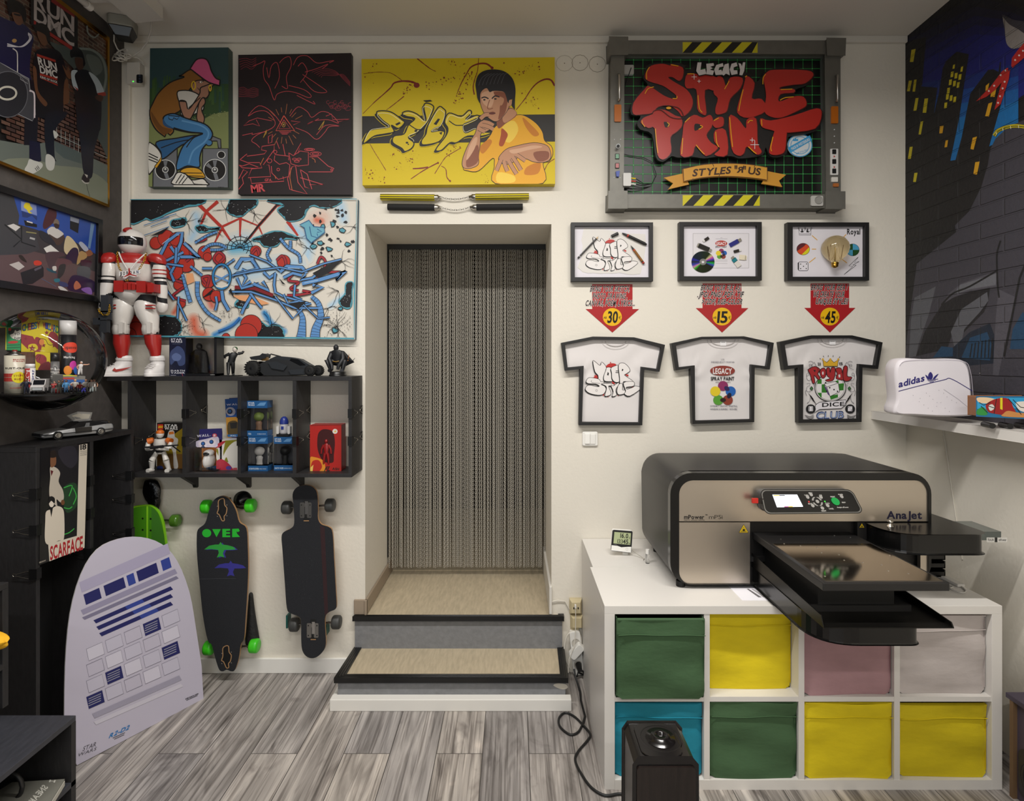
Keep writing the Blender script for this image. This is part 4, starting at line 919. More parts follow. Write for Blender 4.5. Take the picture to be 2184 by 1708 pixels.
# the words YOUR STYLE drawn as outlined letters (coordinates of the framed sketch)
YS_L=[[(465,295),(485,290),(555,345),(575,300),(630,360),(628,430),(610,470),(608,545),(570,560),(535,540),(530,470),(490,420)],[(640,370),(690,372),(715,420),(715,530),(680,545),(610,535),(600,480),(625,410)],[(690,380),(740,350),(782,345),(790,420),(805,500),(790,550),(740,550),(705,510),(700,440)],[(785,340),(842,312),(900,350),(930,410),(880,450),(865,470),(970,545),(850,545),(840,585),(805,580),(800,500)],
        [(600,550),(560,545),(540,515),(420,495),(380,545),(410,570),(500,575),(545,600),(520,610),(410,590),(370,640),(420,690),(530,715),(600,700),(630,640),(610,600)],[(570,570),(720,575),(715,605),(660,600),(690,680),(680,715),(615,725),(635,640),(625,600)],[(690,590),(720,600),(780,560),(790,580),(750,650),(760,715),(705,730),(720,670)],[(790,580),(835,575),(835,650),(870,650),(870,690),(790,710),(765,660)],[(850,560),(970,545),(975,600),(885,615),(890,640),(960,620),(1000,600),(1065,630),(930,725),(860,700),(875,660)]]
def your_style(a,f,lw,shade=True):
    for q in ([(630,350),(680,318),(750,325),(740,360),(640,370)],[(470,500),(520,455),(530,510)],[(870,455),(910,460),(895,480)],[(590,700),(610,690),(600,720)],[(700,540),(740,560),(720,590)]):a.poly('#b8332f',[f(p) for p in q],1)
    for x,y,r in ((685,306,7),(488,468,6),(655,738,5),(780,718,7),(595,720,7),(960,612,8),(905,475,6)):
        c0=f((x,y));e=f((x+r,y));a.circ('#b8332f',c0[0],c0[1],abs(e[0]-c0[0]),None,10)
    for q in YS_L:
        s_=smooth([f(p) for p in q],True,3)
        if shade:d=f((8,10));z_=f((0,0));a.poly('#1b1918',[(p[0]-(d[0]-z_[0]),p[1]+(d[1]-z_[1])) for p in s_])
        a.poly('#e6e1de',s_);a.line('#171515',s_,lw,closed=True)
    for q in ([(650,425),(665,440),(660,470),(642,465)],[(830,385),(848,395),(835,415),(826,412)]):a.poly('#171515',[f(p) for p in q])
    a.line('#171515',[f(p) for p in smooth([(450,530),(450,555),(560,570)],False,3)],lw*.7);a.lines('#171515',[[f((752,412)),f((786,414))],[f((748,432)),f((784,434))]],lw*1.6);a.line('#171515',ell(*f((510,657)),abs(f((12,0))[0]-f((0,0))[0]),None or abs(f((12,0))[0]-f((0,0))[0]),10),lw*.5,closed=True)
a=Art(wmap(WB-.014),h0=.0004).zoom(1190,460,6.24)
a.poly('#dcd8d2',[(345,165),(600,175),(900,235),(1160,245),(1170,340),(1160,480),(1130,640),(1100,775),(980,785),(840,760),(640,770),(480,765),(330,755),(260,690),(310,560),(330,400),(310,330)],0)
a.line('#a39d95',[(262,690),(330,745),(400,768),(470,762),(560,772),(640,765),(720,770),(820,760),(900,778),(1000,785),(1090,775)],3)
your_style(a,lambda p:p,6);a.build('sketch',p1)
def pen(name,label,p,q,r,cols,par=None,y=WB-.022):
    A_,B_=P(*p,y),P(*q,y);g=MB()
    for t0,t1,r0,r1,c in cols:g.cyl(A_.lerp(B_,t0),A_.lerp(B_,t1),r*r0,mat(c,.35),r*r1,n=12)
    return g.solo(name,label,'pen')
z6=lambda x,y:(1190+x/6.24,460+y/6.24)
pen('pencil','dark grey pencil lying diagonally on the left of the framed sketch',z6(265,565),z6(540,275),.0042,((0,.07,1,1,'#1a1a1a'),(.07,.1,1,1,'#bdbdbd'),(.1,.9,1,1,'#3c3a3a'),(.9,.98,1,.3,'#d9b98a'),(.98,1.,.3,.1,'#222222')))
pen('marker','thick black marker with a red ring at the top right of the framed sketch',z6(855,230),z6(1180,385),.0078,((0,.06,.3,.5,'#222222'),(.06,.2,.6,.8,'#2a2a2a'),(.2,.26,1,1,'#b33a2a'),(.26,.93,1,1,'#151515'),(.93,1,.8,.6,'#151515')))
pen('marker_cap','loose black marker cap at the top of the framed sketch',z6(712,275),z6(800,235),.0078,((0,1,.9,1,'#232323'),))
pen('brush_pen','orange brown brush pen on the right of the framed sketch',z6(968,395),z6(1145,640),.0062,((0,.22,.15,.9,'#1e1a18'),(.22,.28,1,1,'#c0452a'),(.28,.86,1,1,'#8a5a24'),(.86,.9,1,1,'#1e1a18'),(.9,.97,1,1,'#b0392a'),(.97,1,.9,.8,'#1e1a18')))
# second frame
a=Art(wmap(WB-.014),h0=.0004).zoom(1180,450,2.951)
a.rect('#b7b2b4',878,140,1232,360);a.rect('#dedade',881,143,1229,357)
def flower(a,cx,cy,R,r,sq=1.):
    cols=['#8a2d5e','#1f5fae','#8a3a2a','#579a34','#e0c62a']
    for k in range(5):t=math.radians(-90+72*k);a.circ(cols[k],cx+R*math.cos(t),cy+R*math.sin(t)*sq,r,r*sq)
    for k,c in ((0,'#2a2050'),(1,'#101030'),(2,'#2a1a12')):
        t=math.radians(-54+72*k);a.circ(c,cx+R*.81*math.cos(t),cy+R*.81*math.sin(t)*sq,r*.42,r*.6*sq,rot=math.degrees(t)) 
flower(a,1058,271,20,16,.95);a.circ('#b03a30',1057,204,38,19);a.text('#ece6e6','LEGACY',(1026,195),(1088,195),(1026,213),gap=.04);a.label('#1b1918','SPRAY PAINT',1020,220,1092,232,gap=.04)
a.line('#9a95a0',[(1022,176),(1096,176)],2);a.line('#9a95a0',[(1052,168),(1064,168)],2)
for y in (308,316,330):a.line('#a9a4a8',[(1022,y),(1096,y)],2)
a.build('printed_sheet',p2)
q=P(1180+942/2.951,450+320/2.951,WB-.016);cd=thing('compact_disc','shiny compact disc in the lower left of the middle framed display','disc',tuple(q))
CDM=bpy.data.materials.new('disc_rainbow');CDM.use_nodes=True;nt=CDM.node_tree;b_=nt.nodes['Principled BSDF'];b_.inputs['Metallic'].default_value=1;b_.inputs['Roughness'].default_value=.25
tc=nt.nodes.new('ShaderNodeTexCoord');gr=nt.nodes.new('ShaderNodeTexGradient');gr.gradient_type='RADIAL';rm=nt.nodes.new('ShaderNodeValToRGB');mpn=nt.nodes.new('ShaderNodeMapping');mpn.inputs['Rotation'].default_value=(PI/2,0,0)
nt.links.new(tc.outputs['Object'],mpn.inputs[0]);nt.links.new(mpn.outputs[0],gr.inputs[0]);nt.links.new(gr.outputs['Fac'],rm.inputs[0]);nt.links.new(rm.outputs[0],b_.inputs['Base Color'])
el=rm.color_ramp.elements;el[0].color=lin('#3b4030');el[1].color=lin('#3b4030')
for ps_,c in ((.04,'#4040c0'),(.07,'#303850'),(.36,'#3a4632'),(.40,'#e8e4b0'),(.43,'#e86ad0'),(.46,'#5a50d8'),(.49,'#2d3a30'),(.52,'#30c050'),(.55,'#4858d0'),(.58,'#343830'),(.86,'#3a4632'),(.89,'#50d040'),(.92,'#e8a0d0'),(.95,'#5058d8')):e_=el.new(ps_);e_.color=lin(c)
R_=72/2.951/F*WB;g=MB();n_=48
rings=[[(q.x+r*math.cos(2*PI*i/n_),q.y+d,q.z+r*.93*math.sin(2*PI*i/n_)) for i in range(n_)] for r,d in ((R_*.3,-.0012),(R_,-.0012),(R_,0),(R_*.3,0))]
g.loft(rings,CDM,False,False);g.build('disc',cd);g=MB();rings=[[(q.x+r*math.cos(2*PI*i/n_),q.y+d,q.z+r*.93*math.sin(2*PI*i/n_)) for i in range(n_)] for r,d in ((R_*.12,-.001),(R_*.3,-.001),(R_*.3,0),(R_*.12,0))];g.loft(rings,mat('#9fa09a',.2,trans=.5),False,False);g.build('hub',cd)
def stick(label,p,q,w,cols,y=WB-.02,name='memory_stick'):
    A_,B_=P(1180+p[0]/2.951,450+p[1]/2.951,y),P(1180+q[0]/2.951,450+q[1]/2.951,y);d=(B_-A_).normalized();n_=Vector((-d.z,0,d.x));g=MB()
    for t0,t1,k,c in cols:
        u,v=A_.lerp(B_,t0),A_.lerp(B_,t1);hw=w/2.951/F*WB/2*k;g.slab([u+n_*hw,v+n_*hw,v-n_*hw,u-n_*hw],(0,.0085,0),mat(c,.3,1. if c == '#b5b2ac' else 0))
    return g.solo(name,label,'memory stick','memory sticks in the middle framed display',bevel=.001)
stick('black oval memory stick lying above the compact disc',(908,212),(996,250),26,((0,.1,.8,'#b5b2ac'),(.1,.82,1,'#1b1917'),(.82,1,.6,'#b5b2ac')))
stick('tiny black micro adapter at the top left of the middle display',(944,190),(978,168),16,((0,.3,.7,'#d8d6d2'),(.3,1,1,'#241d1a')))
stick('blue memory stick at the top right of the middle display',(1112,216),(1182,178),24,((0,.75,1,'#23277a'),(.75,1,.7,'#b5b2ac')))
stick('tiny black micro adapter on the right, below the blue stick',(1138,256),(1182,244),15,((0,.7,1,'#241d1a'),(.7,1,.7,'#d8d6d2')))
stick('teal and white memory stick in the lower right of the middle display',(1126,288),(1172,348),28,((0,.2,.6,'#b5b2ac'),(.2,.5,.95,'#147a84'),(.5,1,1,'#d9d4cc')))
stick('cream stick cap beside the teal memory stick',(1172,290),(1216,294),28,((0,.85,1,'#e0d6bc'),(.85,1,.8,'#e0d6bc')),name='stick_cap')
# third frame
a=Art(wmap(WB-.014),h0=.0004).zoom(1540,460,6.066);K='#1c1a1c'
for q in ([(990,165),(998,250),(1150,250),(1152,165)],):a.line(K,q,5)
a.line(K,smooth([(992,168),(1010,200),(1035,215),(1060,195),(1074,165),(1090,195),(1110,215),(1135,200),(1152,168)],False,3),5);a.lines(K,[[(1000,235),(1150,235)]],4)
for x,y in ((990,162),(1074,160),(1155,162)):a.line(K,ell(x,y,9,9,10),4,closed=True)
for x in (1035,1106):a.poly(K,[(x-18,215),(x-4,180),(x+4,180),(x+18,215)]);a.circ(K,x,176,9,9,10)
a.circ('#5e1c24',1049,432,84,76);a.poly('#d24a22',ell(1049,432,84,76,20,-55,5)+ell(1049,432,84,76,20,90,160)[::1]);a.poly('#d8d020',ell(1049,432,84,76,20,-20,105));a.poly('#d24a22',[(985,480),(1085,368),(1128,405),(1028,505)]);a.line(K,ell(1049,432,84,76),4,closed=True)
a.circ('#184a1c',1690,442,84,78);a.poly('#4aa0c8',[(1690,442)]+ell(1690,442,84,78,10,-90,0));a.poly('#4aa0c8',[(1690,442)]+ell(1690,442,84,78,10,90,180));a.line(K,ell(1690,442,84,78),4,closed=True)
a.shape('#e2dee4',K,rr(985,598,1112,712,18,3),6);a.poly(K,[(978,610),(994,598),(994,712),(978,695)])
for x,y in ((1016,626),(1092,624),(1052,654),(1016,685),(1088,684)):a.circ(K,x,y,7,8,10)
a.shape(None,K,[(1760,535),(1640,650),(1690,655),(1578,760),(1735,640),(1690,640),(1772,592),(1712,608)],5)
for q in ([(1162,256),(1232,316)],[(1160,432),(1216,432)],[(1126,606),(1208,542)],[(1605,242),(1530,315)],[(1535,550),(1615,612)]):a.line('#e0a72a',q,9)
a.label(K,'Royal',1616,170,1786,240,gap=.05);a.build('drawn_symbols',p3)
bq=P(1540+1465/6.066,460+425/6.066,WB-.05);bb=thing('light_bulb','large amber glass light bulb in the right-hand framed display','light bulb',tuple(bq));ax=Vector((-.08,-.1,-1)).normalized();k_=F*6.066/(WB-.05)
rr_=168/k_
MB().lathe([(.001,-rr_*1.0),(rr_*.4,-rr_*.93),(rr_*.72,-rr_*.72),(rr_*.95,-rr_*.35),(rr_,0),(rr_*.9,rr_*.36),(rr_*.68,rr_*.68),(rr_*.42,rr_*.92),(rr_*.28,rr_*1.05),(rr_*.25,rr_*1.15)],bq-Vector((0,.0,0)),mat('#f0d9a0',.03,trans=1.,spec=.6),axis=ax,n=32,caps=False).build('glass_globe',bb)
MB().lathe([(rr_*.25,rr_*1.12),(rr_*.27,rr_*1.2),(rr_*.22,rr_*1.25),(rr_*.26,rr_*1.3),(rr_*.21,rr_*1.35),(rr_*.25,rr_*1.4),(rr_*.12,rr_*1.5),(.001,rr_*1.52)],bq,mat('#b08a3a',.25,1.),axis=ax,n=20).build('screw_cap',bb)
g=MB();a_,b2=basis(ax);pts=[bq+ax*(rr_*(.9 if i % 2 == 0 else-.2))+(a_*math.cos(i*PI/5)+b2*math.sin(i*PI/5))*rr_*.35 for i in range(11)];g.tube(pts,.0006,mat('#a06a20',.3,1.),5);g.tube([bq+ax*rr_*1.1,bq-ax*rr_*.1],.003,mat('#e8dcc0',.1,trans=.8),8);g.build('filament',bb)
# arrows with prices: flat stickers on the wall
def arrow(cx,y0,label,lines,price,wb,wh,ys):
    a_=[(cx-wb,y0),(cx+wb,y0),(cx+wb,ys),(cx+wh,ys),(cx,709),(cx-wh,ys),(cx-wb,ys)]
    t=thing('price_arrow',label,'sticker',tuple(P(cx,709,WB-.001)),group='red price arrows between the frames and shirts')
    MB().slab([P(*p,WB-.0015) for p in a_],(0,.0012,0),mat('#a91f24',.3)).build('arrow_sticker',t)
    a=Art(wmap(WB-.0015),h0=.0003,rough=.3)
    for tx,x0,x1,yt,yb in lines:a.text('#d8cdc8',tx,(x0+2.6,yt),(x1,yt),(x0,yb),gap=.1,draw=2);a.text('#131112',tx,(x0+2.6,yt),(x1,yt),(x0,yb),gap=.1,bold=1)
    a.circ('#e8b511',cx,676+(0 if price == '30' else-1),20.3,19);a.text('#151210',price,(cx-9,664),(cx+13,664),(cx-11,688),gap=.05);a.text('#151210','€',(cx+13.5,674),(cx+19,674),(cx+13.5,681),bold=0);a.text('#151210','AB',(cx-18.5,675),(cx-12,675),(cx-19,679.5),gap=.06)
    a.build('arrow_print',t)
arrow(1306,606,'red arrow sticker reading BRING YOUR SKETCH, price 30',(('BRING YOUR SKETCH,',1258,1345,610,621.5),('PHOTO ,DRAWING ,',1263,1340,625.5,637),('CANVAS, POEM, LYRICS...',1248,1356,640.5,652)),'30',43,57,659)
arrow(1540,604.5,'red arrow sticker reading BRING YOUR FILE, price 15',(('BRING YOUR FILE AS:',1494,1582,608,619),('.JPG/.PNG/.PDF/.TIF',1487,1587,622,633.5),('>72DPI, RGB-COLOR',1496,1585,637.5,648.5)),'15',41.5,56,657)
arrow(1770,604.5,'red arrow sticker reading BRING YOUR IDEA, price 45',(('BRING YOUR IDEA !',1729,1809,607,618),('WE CREATE YOUR',1733,1803,621.5,633),('UNIQUE STYLE!!',1739,1810,636.5,648)),'45',41,54.5,656.5)
# t-shirt frames
def tee(label,o_,i_,seed):
    YT=WB-.038;cx=sum(p[0] for p in o_)/len(o_)
    t=thing('framed_tshirt',label,'framed t-shirt',tuple(P(cx,max(p[1] for p in o_),YT)),group='three framed white t-shirts')
    O=[P(*p,YT) for p in o_];I=[P(*p,YT) for p in i_]
    MB().ring(O,I,(0,WB-YT-.001,0),FB).build('frame',t,bevel=.0015)
    # shirt cloth: a folded sheet inside the frame
    xs=[p[0] for p in i_];ys=[p[1] for p in i_];x0,x1,y0,y1=min(xs),max(xs),min(ys),max(ys);NX,NY=46,40;rnd=random.Random(seed);ph=[rnd.uniform(0,6) for _ in range(6)]
    def inside(x,y):
        c=False;n=len(i_)
        for k in range(n):
            xa,ya=i_[k];xb,yb=i_[k-1]
            if (ya >y) != (yb >y) and x <(xb-xa)*(y-ya)/(yb-ya)+xa:c=not c
        return c
    def hgt(x,y):
        u,v=(x-cx)/60,(y-y0)/(y1-y0);arm=math.exp(-((abs(u)-.95)**2*9+(v-.42)**2*26));top=math.exp(-(v-.25)**2*16)
        return .0028*arm*math.sin(14*math.atan2(v-.5,(abs(u)-1.25))+ph[0])+.0016*top*math.sin(9*v*2+3*u+ph[1]+2*math.sin(2*u+ph[2]))+.0009*math.sin(5*v*2+ph[3]+2.*u)
    V=[];Fs=[];idx={}
    def vid(i,j):
        if (i,j) not in idx:
            x=x0-3+(x1-x0+6)*i/NX;y=y0-3+(y1-y0+6)*j/NY;q=P(x,y,WB-.016);idx[i,j]=len(V);V.append((q.x,q.y-hgt(x,y),q.z))
        return idx[i,j]
    for i in range(NX):
        for j in range(NY):
            xm=x0-3+(x1-x0+6)*(i+.5)/NX;ym=y0-3+(y1-y0+6)*(j+.5)/NY
            if any(inside(xm+dx,ym+dy) for dx,dy in ((0,0),(5,0),(-5,0),(0,6),(0,-6))):Fs.append((vid(i,j),vid(i+1,j),vid(i+1,j+1),vid(i,j+1)))
    TW=mat('#dfdad8',.9,name='white_cotton');m=MB();m.add(V,Fs,TW,True);sh=m.build('shirt',t)
    b=MB();b.slab([P(p[0],p[1],WB-.009) for p in i_],(0,.006,0),mat('#d2cdca',.8));b.build('back_board',t)
    a=Art(wmap(WB-.0195),h0=.0004,rough=.85)
    return t,sh,a
z59=lambda L:[(1190+x/5.903,700+y/5.903) for x,y in L]
o1=z59([(40,183),(440,103),(960,113),(1350,208),(1280,548),(1087,520),(1063,1222),(262,1222),(275,515),(88,535)]);i1=z59([(88,210),(448,143),(955,148),(1298,243),(1248,510),(1047,483),(1020,1185),(304,1180),(325,472),(122,492)])
o2=[(1432,732),(1497,718),(1587,717),(1651,731),(1642,788),(1610,783),(1609,900),(1477,904),(1473,785),(1441,790)];i2=[(1442,737),(1499,723),(1585,722),(1642,736),(1635,781),(1602,777),(1602,894),(1483,897),(1482,779),(1448,783)]
o3=[(1663,729),(1731,715),(1818,715),(1883,730),(1873,787),(1840,783),(1838,900),(1703,902),(1702,784),(1672,789)];i3=[(1674,735),(1733,722),(1816,721),(1874,735),(1867,779),(1832,776),(1831,893),(1713,895),(1714,777),(1681,780)]
t1,s1,a=tee('framed white t-shirt printed YOUR STYLE, above the light switch',o1,i1,1)
def collar(a,cx,y,w,d,tag_=True):
    a.line('#b9b3b0',ell(cx,y,w,d,16,0,180),1.6);a.line('#c8c2bf',ell(cx,y,w+7,d+6,16,0,180),.9)
    if tag_:a.rect('#f0eeee',cx-6,y+3,cx+7,y+13);a.line('#8a8a8a',[(cx-4,y+6),(cx+5,y+6)],1.2)
collar(a,1313,727,22,11,False)
your_style(a,lambda p:(1264.5+(p[0]-465)*.1705,773.8+(p[1]-312)*.1705),1.0);a.build('shirt_print',s1)
t2,s2,a=tee('framed white t-shirt printed with five overlapping colour circles',o2,i2,2)
collar(a,1542,724,26,13);a.circ('#8a3a30',1541,790.5,26.5,10.8);a.text('#e6e0de','LEGACY',(1520.5,785.5),(1561,785.5),(1520.5,797),gap=.04);a.label('#161414','SPRAY PAINT',1516,803.5,1566,811,gap=.05);a.label('#2a2a2e','with Trust a spirit',1526,813,1558,816,bold=0)
flower(a,1542,839.5,17.2,10.8,.97);a.label('#5a5560','LTD',1538,765,1545,768,bold=0);a.label('#5a5a6a','EVERGREEN BEAUTY MOUNTAIN',1517,770.5,1566,773.5,bold=0);a.label('#5a5a6a','EXTREMELY CREATIVE / SMARTFULL',1515,864,1573,867.5,bold=0);a.label('#4a4a5a','HANDLING & BURNING / WITH FIRE',1515,870.5,1572,874,bold=0);a.build('shirt_print',s2)
t3,s3,a=tee('framed white t-shirt printed ROYAL with a green checked dice emblem',o3,i3,3)
collar(a,1775,722,24,12);a.zoom(1560,700,5.903);K='#1b191b'
a.poly('#d8a82a',[(1150,395),(1200,430),(1245,385),(1290,430),(1345,395),(1335,478),(1160,478)]);a.line(K,[(1150,395),(1200,430),(1245,385),(1290,430),(1345,395),(1335,478),(1160,478)],7,closed=True)
for x in (1150,1245,1345):a.circ('#d8a82a',x,390,13,13,10)
a.lines(K,[[(1112,375),(1122,390)],[(1155,345),(1162,362)],[(1218,340),(1218,358)],[(1282,340),(1276,358)],[(1365,355),(1354,372)]],6);a.text(K,'20',(1085,432),(1125,432),(1085,468));a.text(K,'15',(1358,428),(1400,428),(1358,462))
a.circ('#e4e0de',1245,750,195,170);a.line(K,ell(1245,750,195,170,36),10,closed=True);a.line(K,ell(1245,750,178,155,36),4,closed=True)
G='#2f7a22'
for q in ([(1085,640),(1135,640),(1135,700),(1078,700)],[(1135,705),(1200,705),(1200,810),(1135,810)],[(1340,700),(1415,690),(1410,780),(1345,785)],[(1085,812),(1135,812),(1135,875),(1120,870)],[(1235,850),(1340,830),(1340,870),(1250,900)],[(1310,665),(1345,650),(1350,690),(1315,690)]):a.poly(G,q)
RL_=[[(965,520),(1050,480),(1115,520),(1085,570),(1115,620),(1095,650),(1040,590),(1050,680),(1020,690),(990,580)],[(1120,520),(1165,500),(1190,540),(1180,610),(1145,630),(1118,580)],[(1195,510),(1235,500),(1240,560),(1260,495),(1305,505),(1290,640),(1225,670),(1180,655),(1240,630),(1205,600)],[(1310,510),(1380,505),(1410,640),(1370,650),(1315,630),(1330,570)],[(1410,490),(1460,485),(1455,600),(1515,615),(1480,660),(1410,650)]]
for q in RL_:a.shape('#a32628','#35090c',q,9,1,3)
a.poly(K,[(1028,525),(1060,525),(1050,555)]);a.circ('#dfdad8',1150,565,10,22,10);a.poly('#dfdad8',[(1345,585),(1368,580),(1370,618),(1350,620)])
a.shape('#e8e4e4',K,[(1165,700),(1300,670),(1345,690),(1360,800),(1240,858),(1215,820)],7);a.poly('#5a3a7a',[(1165,720),(1195,745),(1235,850),(1210,830)]);a.line(K,[(1170,705),(1200,740),(1240,858)],6);a.line(K,[(1200,740),(1340,690)],6)
for x,y in ((1236,748),(1290,772),(1335,794),(1185,686),(1200,790)):a.circ(K,x,y,10,10,10)
a.shape('#e4e0e4',K,[(1060,960),(1110,930),(1440,900),(1440,960),(1380,1010),(1110,1020),(1035,1060)],7);a.text(K,'DICE',(1140,940),(1420,925),(1140,990),gap=.1)
for x,n_ in ((998,6),(1492,2)):
    a.circ(K,x,1015,62,58);a.shape('#e4e0e4',K,rr(x-30,980,x+30,1045,8,2),4)
    for dx,dy in (((-18,-18),(18,-18),(-18,0),(18,0),(-18,18),(18,18)) if n_ == 6 else ((-18,-18),(18,18))):a.circ(K,x+dx,1012+dy,6,6,8)
a.text('#28365e','CLUB',(1070,1050),(1420,1040),(1062,1140),gap=.05);a.text('#8fa0c8','CLUB',(1080,1060),(1412,1050),(1074,1135),gap=.08,bold=0)
for sx in (1,-1):
    f=lambda p:(1245+sx*(p[0]-1245),p[1])
    for q in ([(925,1095),(985,1110),(1035,1090)],[(935,1112),(990,1126),(1035,1108)],[(950,1130),(1000,1140),(1035,1124)]):a.line(K,[f(p) for p in smooth(q,False,4)],7)
    a.shape('#3a6a3a',K,[f(p) for p in ((1005,730),(1028,755),(1008,785),(985,758))],6);a.shape('#8a2a2a',K,[f(p) for p in ((970,820),(1010,860),(1000,875),(1070,960),(1020,905),(1030,890))],5);a.line(K,[f(p) for p in ((1040,425),(1110,560))],4)
    for q in ([(950,520),(1000,500),(1010,460),(980,455),(985,480),(1030,440),(1000,415),(970,425)],[(940,600),(975,590),(965,560),(945,580),(950,640),(985,660),(1000,625)],[(945,700),(985,690),(980,720),(950,740),(945,790),(990,800),(985,780)],[(945,850),(930,800),(940,780)],[(990,860),(985,910),(950,950),(965,930)],[(1010,690),(1040,700),(1030,730)]):a.line('#4a4450',[f(p) for p in smooth(q,False,4)],4)
a.build('shirt_print',s3)
# ---------------------------------------------------------------- canvases on the back wall
def canvas(name,label,q,depth,col,side=None,group='painted canvases on the back wall'):
    yf=WB-depth;c=((q[0][0]+q[1][0]+q[2][0]+q[3][0])/4,max(q[2][1],q[3][1]))
    t=thing(name,label,'painting',tuple(P(c[0],c[1],yf)),group=group)
    b=MB().slab([P(*p,yf) for p in q],(0,depth-.001,0),mat(col,.6),mat(side or col,.6)).build('canvas',t)
    return t,b,Art(wmap(yf),h0=.0005,eps=.00001,rough=.55,clip=q)
# 1 girl on a boombox
t,b,a=canvas('girl_canvas','tall canvas of a girl in a pink cap sitting on a boombox',[(320,103),(487,101),(488,400),(317,398)],.045,'#41524a')
a.zoom(240,60,4.044);K='#171412'
a.poly('#2c4648',[(324,172),(1000,168),(1003,620),(320,640)]);a.poly('#2f4a26',[(322,520),(1003,480),(1002,760),(320,800)])
rg=random.Random(4)
for k in range(40):
    x=rg.uniform(330,985);y=rg.uniform(400,560);a.rect(('#34522a','#2b4a3a','#3d5a2a')[k % 3],x,y,x+rg.uniform(10,26),y+rg.uniform(90,220))
a.poly('#7c8552',[(318,790),(560,770),(780,790),(860,745),(1002,720),(1002,1400),(310,1390)])
for k in range(60):x=rg.uniform(320,990);y=780+rg.uniform(-30,20)-max(0,(x-780)*.2);a.rect(('#8c9462','#71794a','#98a070')[k % 3],x,y,x+9,y+5)
a.shape('#6a6c70',K,[(355,1010),(560,1000),(560,1385),(350,1378)],10);a.shape('#6a6c70',K,[(780,1040),(1000,1040),(1000,1392),(770,1392)],10);a.line('#53555a',[(770,1250),(770,1390)],4)
a.shape('#6a6c70',K,[(780,940),(870,935),(935,960),(938,1035),(915,1035),(905,975),(780,975)],9)
for x,y,r in ((458,1222,84),(884,1225,92)):
    a.circ('#d4d4d0',x,y,r+6,r*.97+6);a.circ(K,x,y,r,r*.97);a.poly('#707276',[(x-18,y-r*.9),(x+20,y-r*.92),(x+8,y-30),(x-8,y-30)]);a.poly('#707276',[(x-r*.85,y-r*.4),(x-r*.6,y-r*.68),(x-22,y-20),(x-30,y-8)]) if r >90 else None;a.poly('#707276',[(x-14,y+30),(x+18,y+28),(x+34,y+r*.85),(x+4,y+r*.95)]);a.circ('#d4d4d0',x,y,27,27);a.circ('#4a4a4c',x,y,21,21);a.circ('#c8c8c4',x,y-6,9,9)
a.circ('#d4d4d0',940,1094,36,34);a.circ(K,940,1094,30,29)
# hair, cap, body
a.shape('#8a5a22',K,[(672,360),(600,405),(575,415,1),(620,425),(500,470),(400,560),(345,660),(322,720),(335,800),(380,880),(455,940,1),(470,905),(500,925,1),(530,880),(480,780),(600,700),(650,560),(700,500),(780,450),(720,390)],11,1)
a.poly('#6a4218',[(335,720),(350,800),(400,880),(450,920),(520,880),(430,850),(370,770)],1)
a.shape('#a0735c',K,[(700,470),(780,450),(850,480),(860,520),(830,560),(740,580),(690,550)],9,1)
a.shape('#c9c4ba',K,[(560,560),(590,540),(680,545),(760,590),(790,680),(770,720),(720,740),(650,770),(590,745),(600,690),(570,620)],10,1)
a.shape('#a0735c',K,[(770,700),(800,650),(795,610),(760,610),(730,740),(735,800),(775,835),(795,780)],9,1)
a.shape('#a0735c',K,[(580,630),(635,635),(660,700),(750,575),(760,520),(800,500),(870,475),(880,490),(835,520),(835,570),(810,605),(770,610),(700,740),(670,785),(620,770),(590,700)],10,1)
a.line('#d8b020',ell(702,497,16,34),10,closed=True);a.line('#d8b020',ell(845,518,10,26),8,closed=True);a.line(K,[(745,470),(790,458)],7);a.poly('#e4dfd4',ell(766,468,12,8));a.circ(K,770,468,5);a.line(K,smooth([(735,515),(750,535),(760,530)],False),5);a.line(K,[(575,632),(635,636)],8);a.line(K,smooth([(760,600),(660,690)],False),8)
a.shape('#d05a86',K,[(672,352,1),(720,280),(770,262),(815,275),(840,320),(855,370),(890,430),(930,450,1),(925,498,1),(860,480),(800,450)],12,1)
# jeans and shoes
J='#3f76a6'
a.shape('#2c5a86',K,[(380,985),(560,950),(720,925),(780,950),(600,1010),(440,1130),(420,1070)],11,1);a.line(K,smooth([(420,1035),(560,985),(720,955)],False),8)
a.shape(J,K,[(440,780),(470,750),(540,740),(640,780),(800,830),(862,900),(850,960),(780,1040),(755,1120),(750,1200),(650,1190),(560,1225),(560,1150),(610,1020),(700,940),(780,910),(660,900),(530,870),(460,830)],12,1)
a.poly('#28507a',[(440,785),(470,830),(530,865),(480,860),(440,830)],1);a.line(K,smooth([(530,860),(660,895),(782,910),(700,950),(640,1030)],False),9);a.shape('#4a82b2',K,[(485,755),(580,765),(560,790),(530,775),(520,795),(490,785)],8);a.line('#5d93c0',smooth([(600,800),(760,840),(830,900),(800,980),(700,1060),(660,1170)],False),14);a.poly(J,ell(835,990,28,26));a.line(K,ell(835,990,28,26,12,-100,160),8)
a.shape('#d6d2c8',K,[(312,1010),(345,1000),(400,1050),(425,1110),(390,1170),(340,1240),(312,1245)],10,1);a.lines(K,[[(314,1080+k*26),(395,1120+k*22)] for k in range(3)],9);a.shape('#d09a24',K,[(425,1110),(400,1150),(365,1195),(385,1210),(425,1150)],7)
a.shape('#d09a24',K,[(590,1230),(640,1205),(720,1205),(770,1230),(800,1290),(700,1290),(600,1260)],9,1);a.lines(K,[[(600,1250),(775,1252)],[(650,1275),(790,1280)]],7)
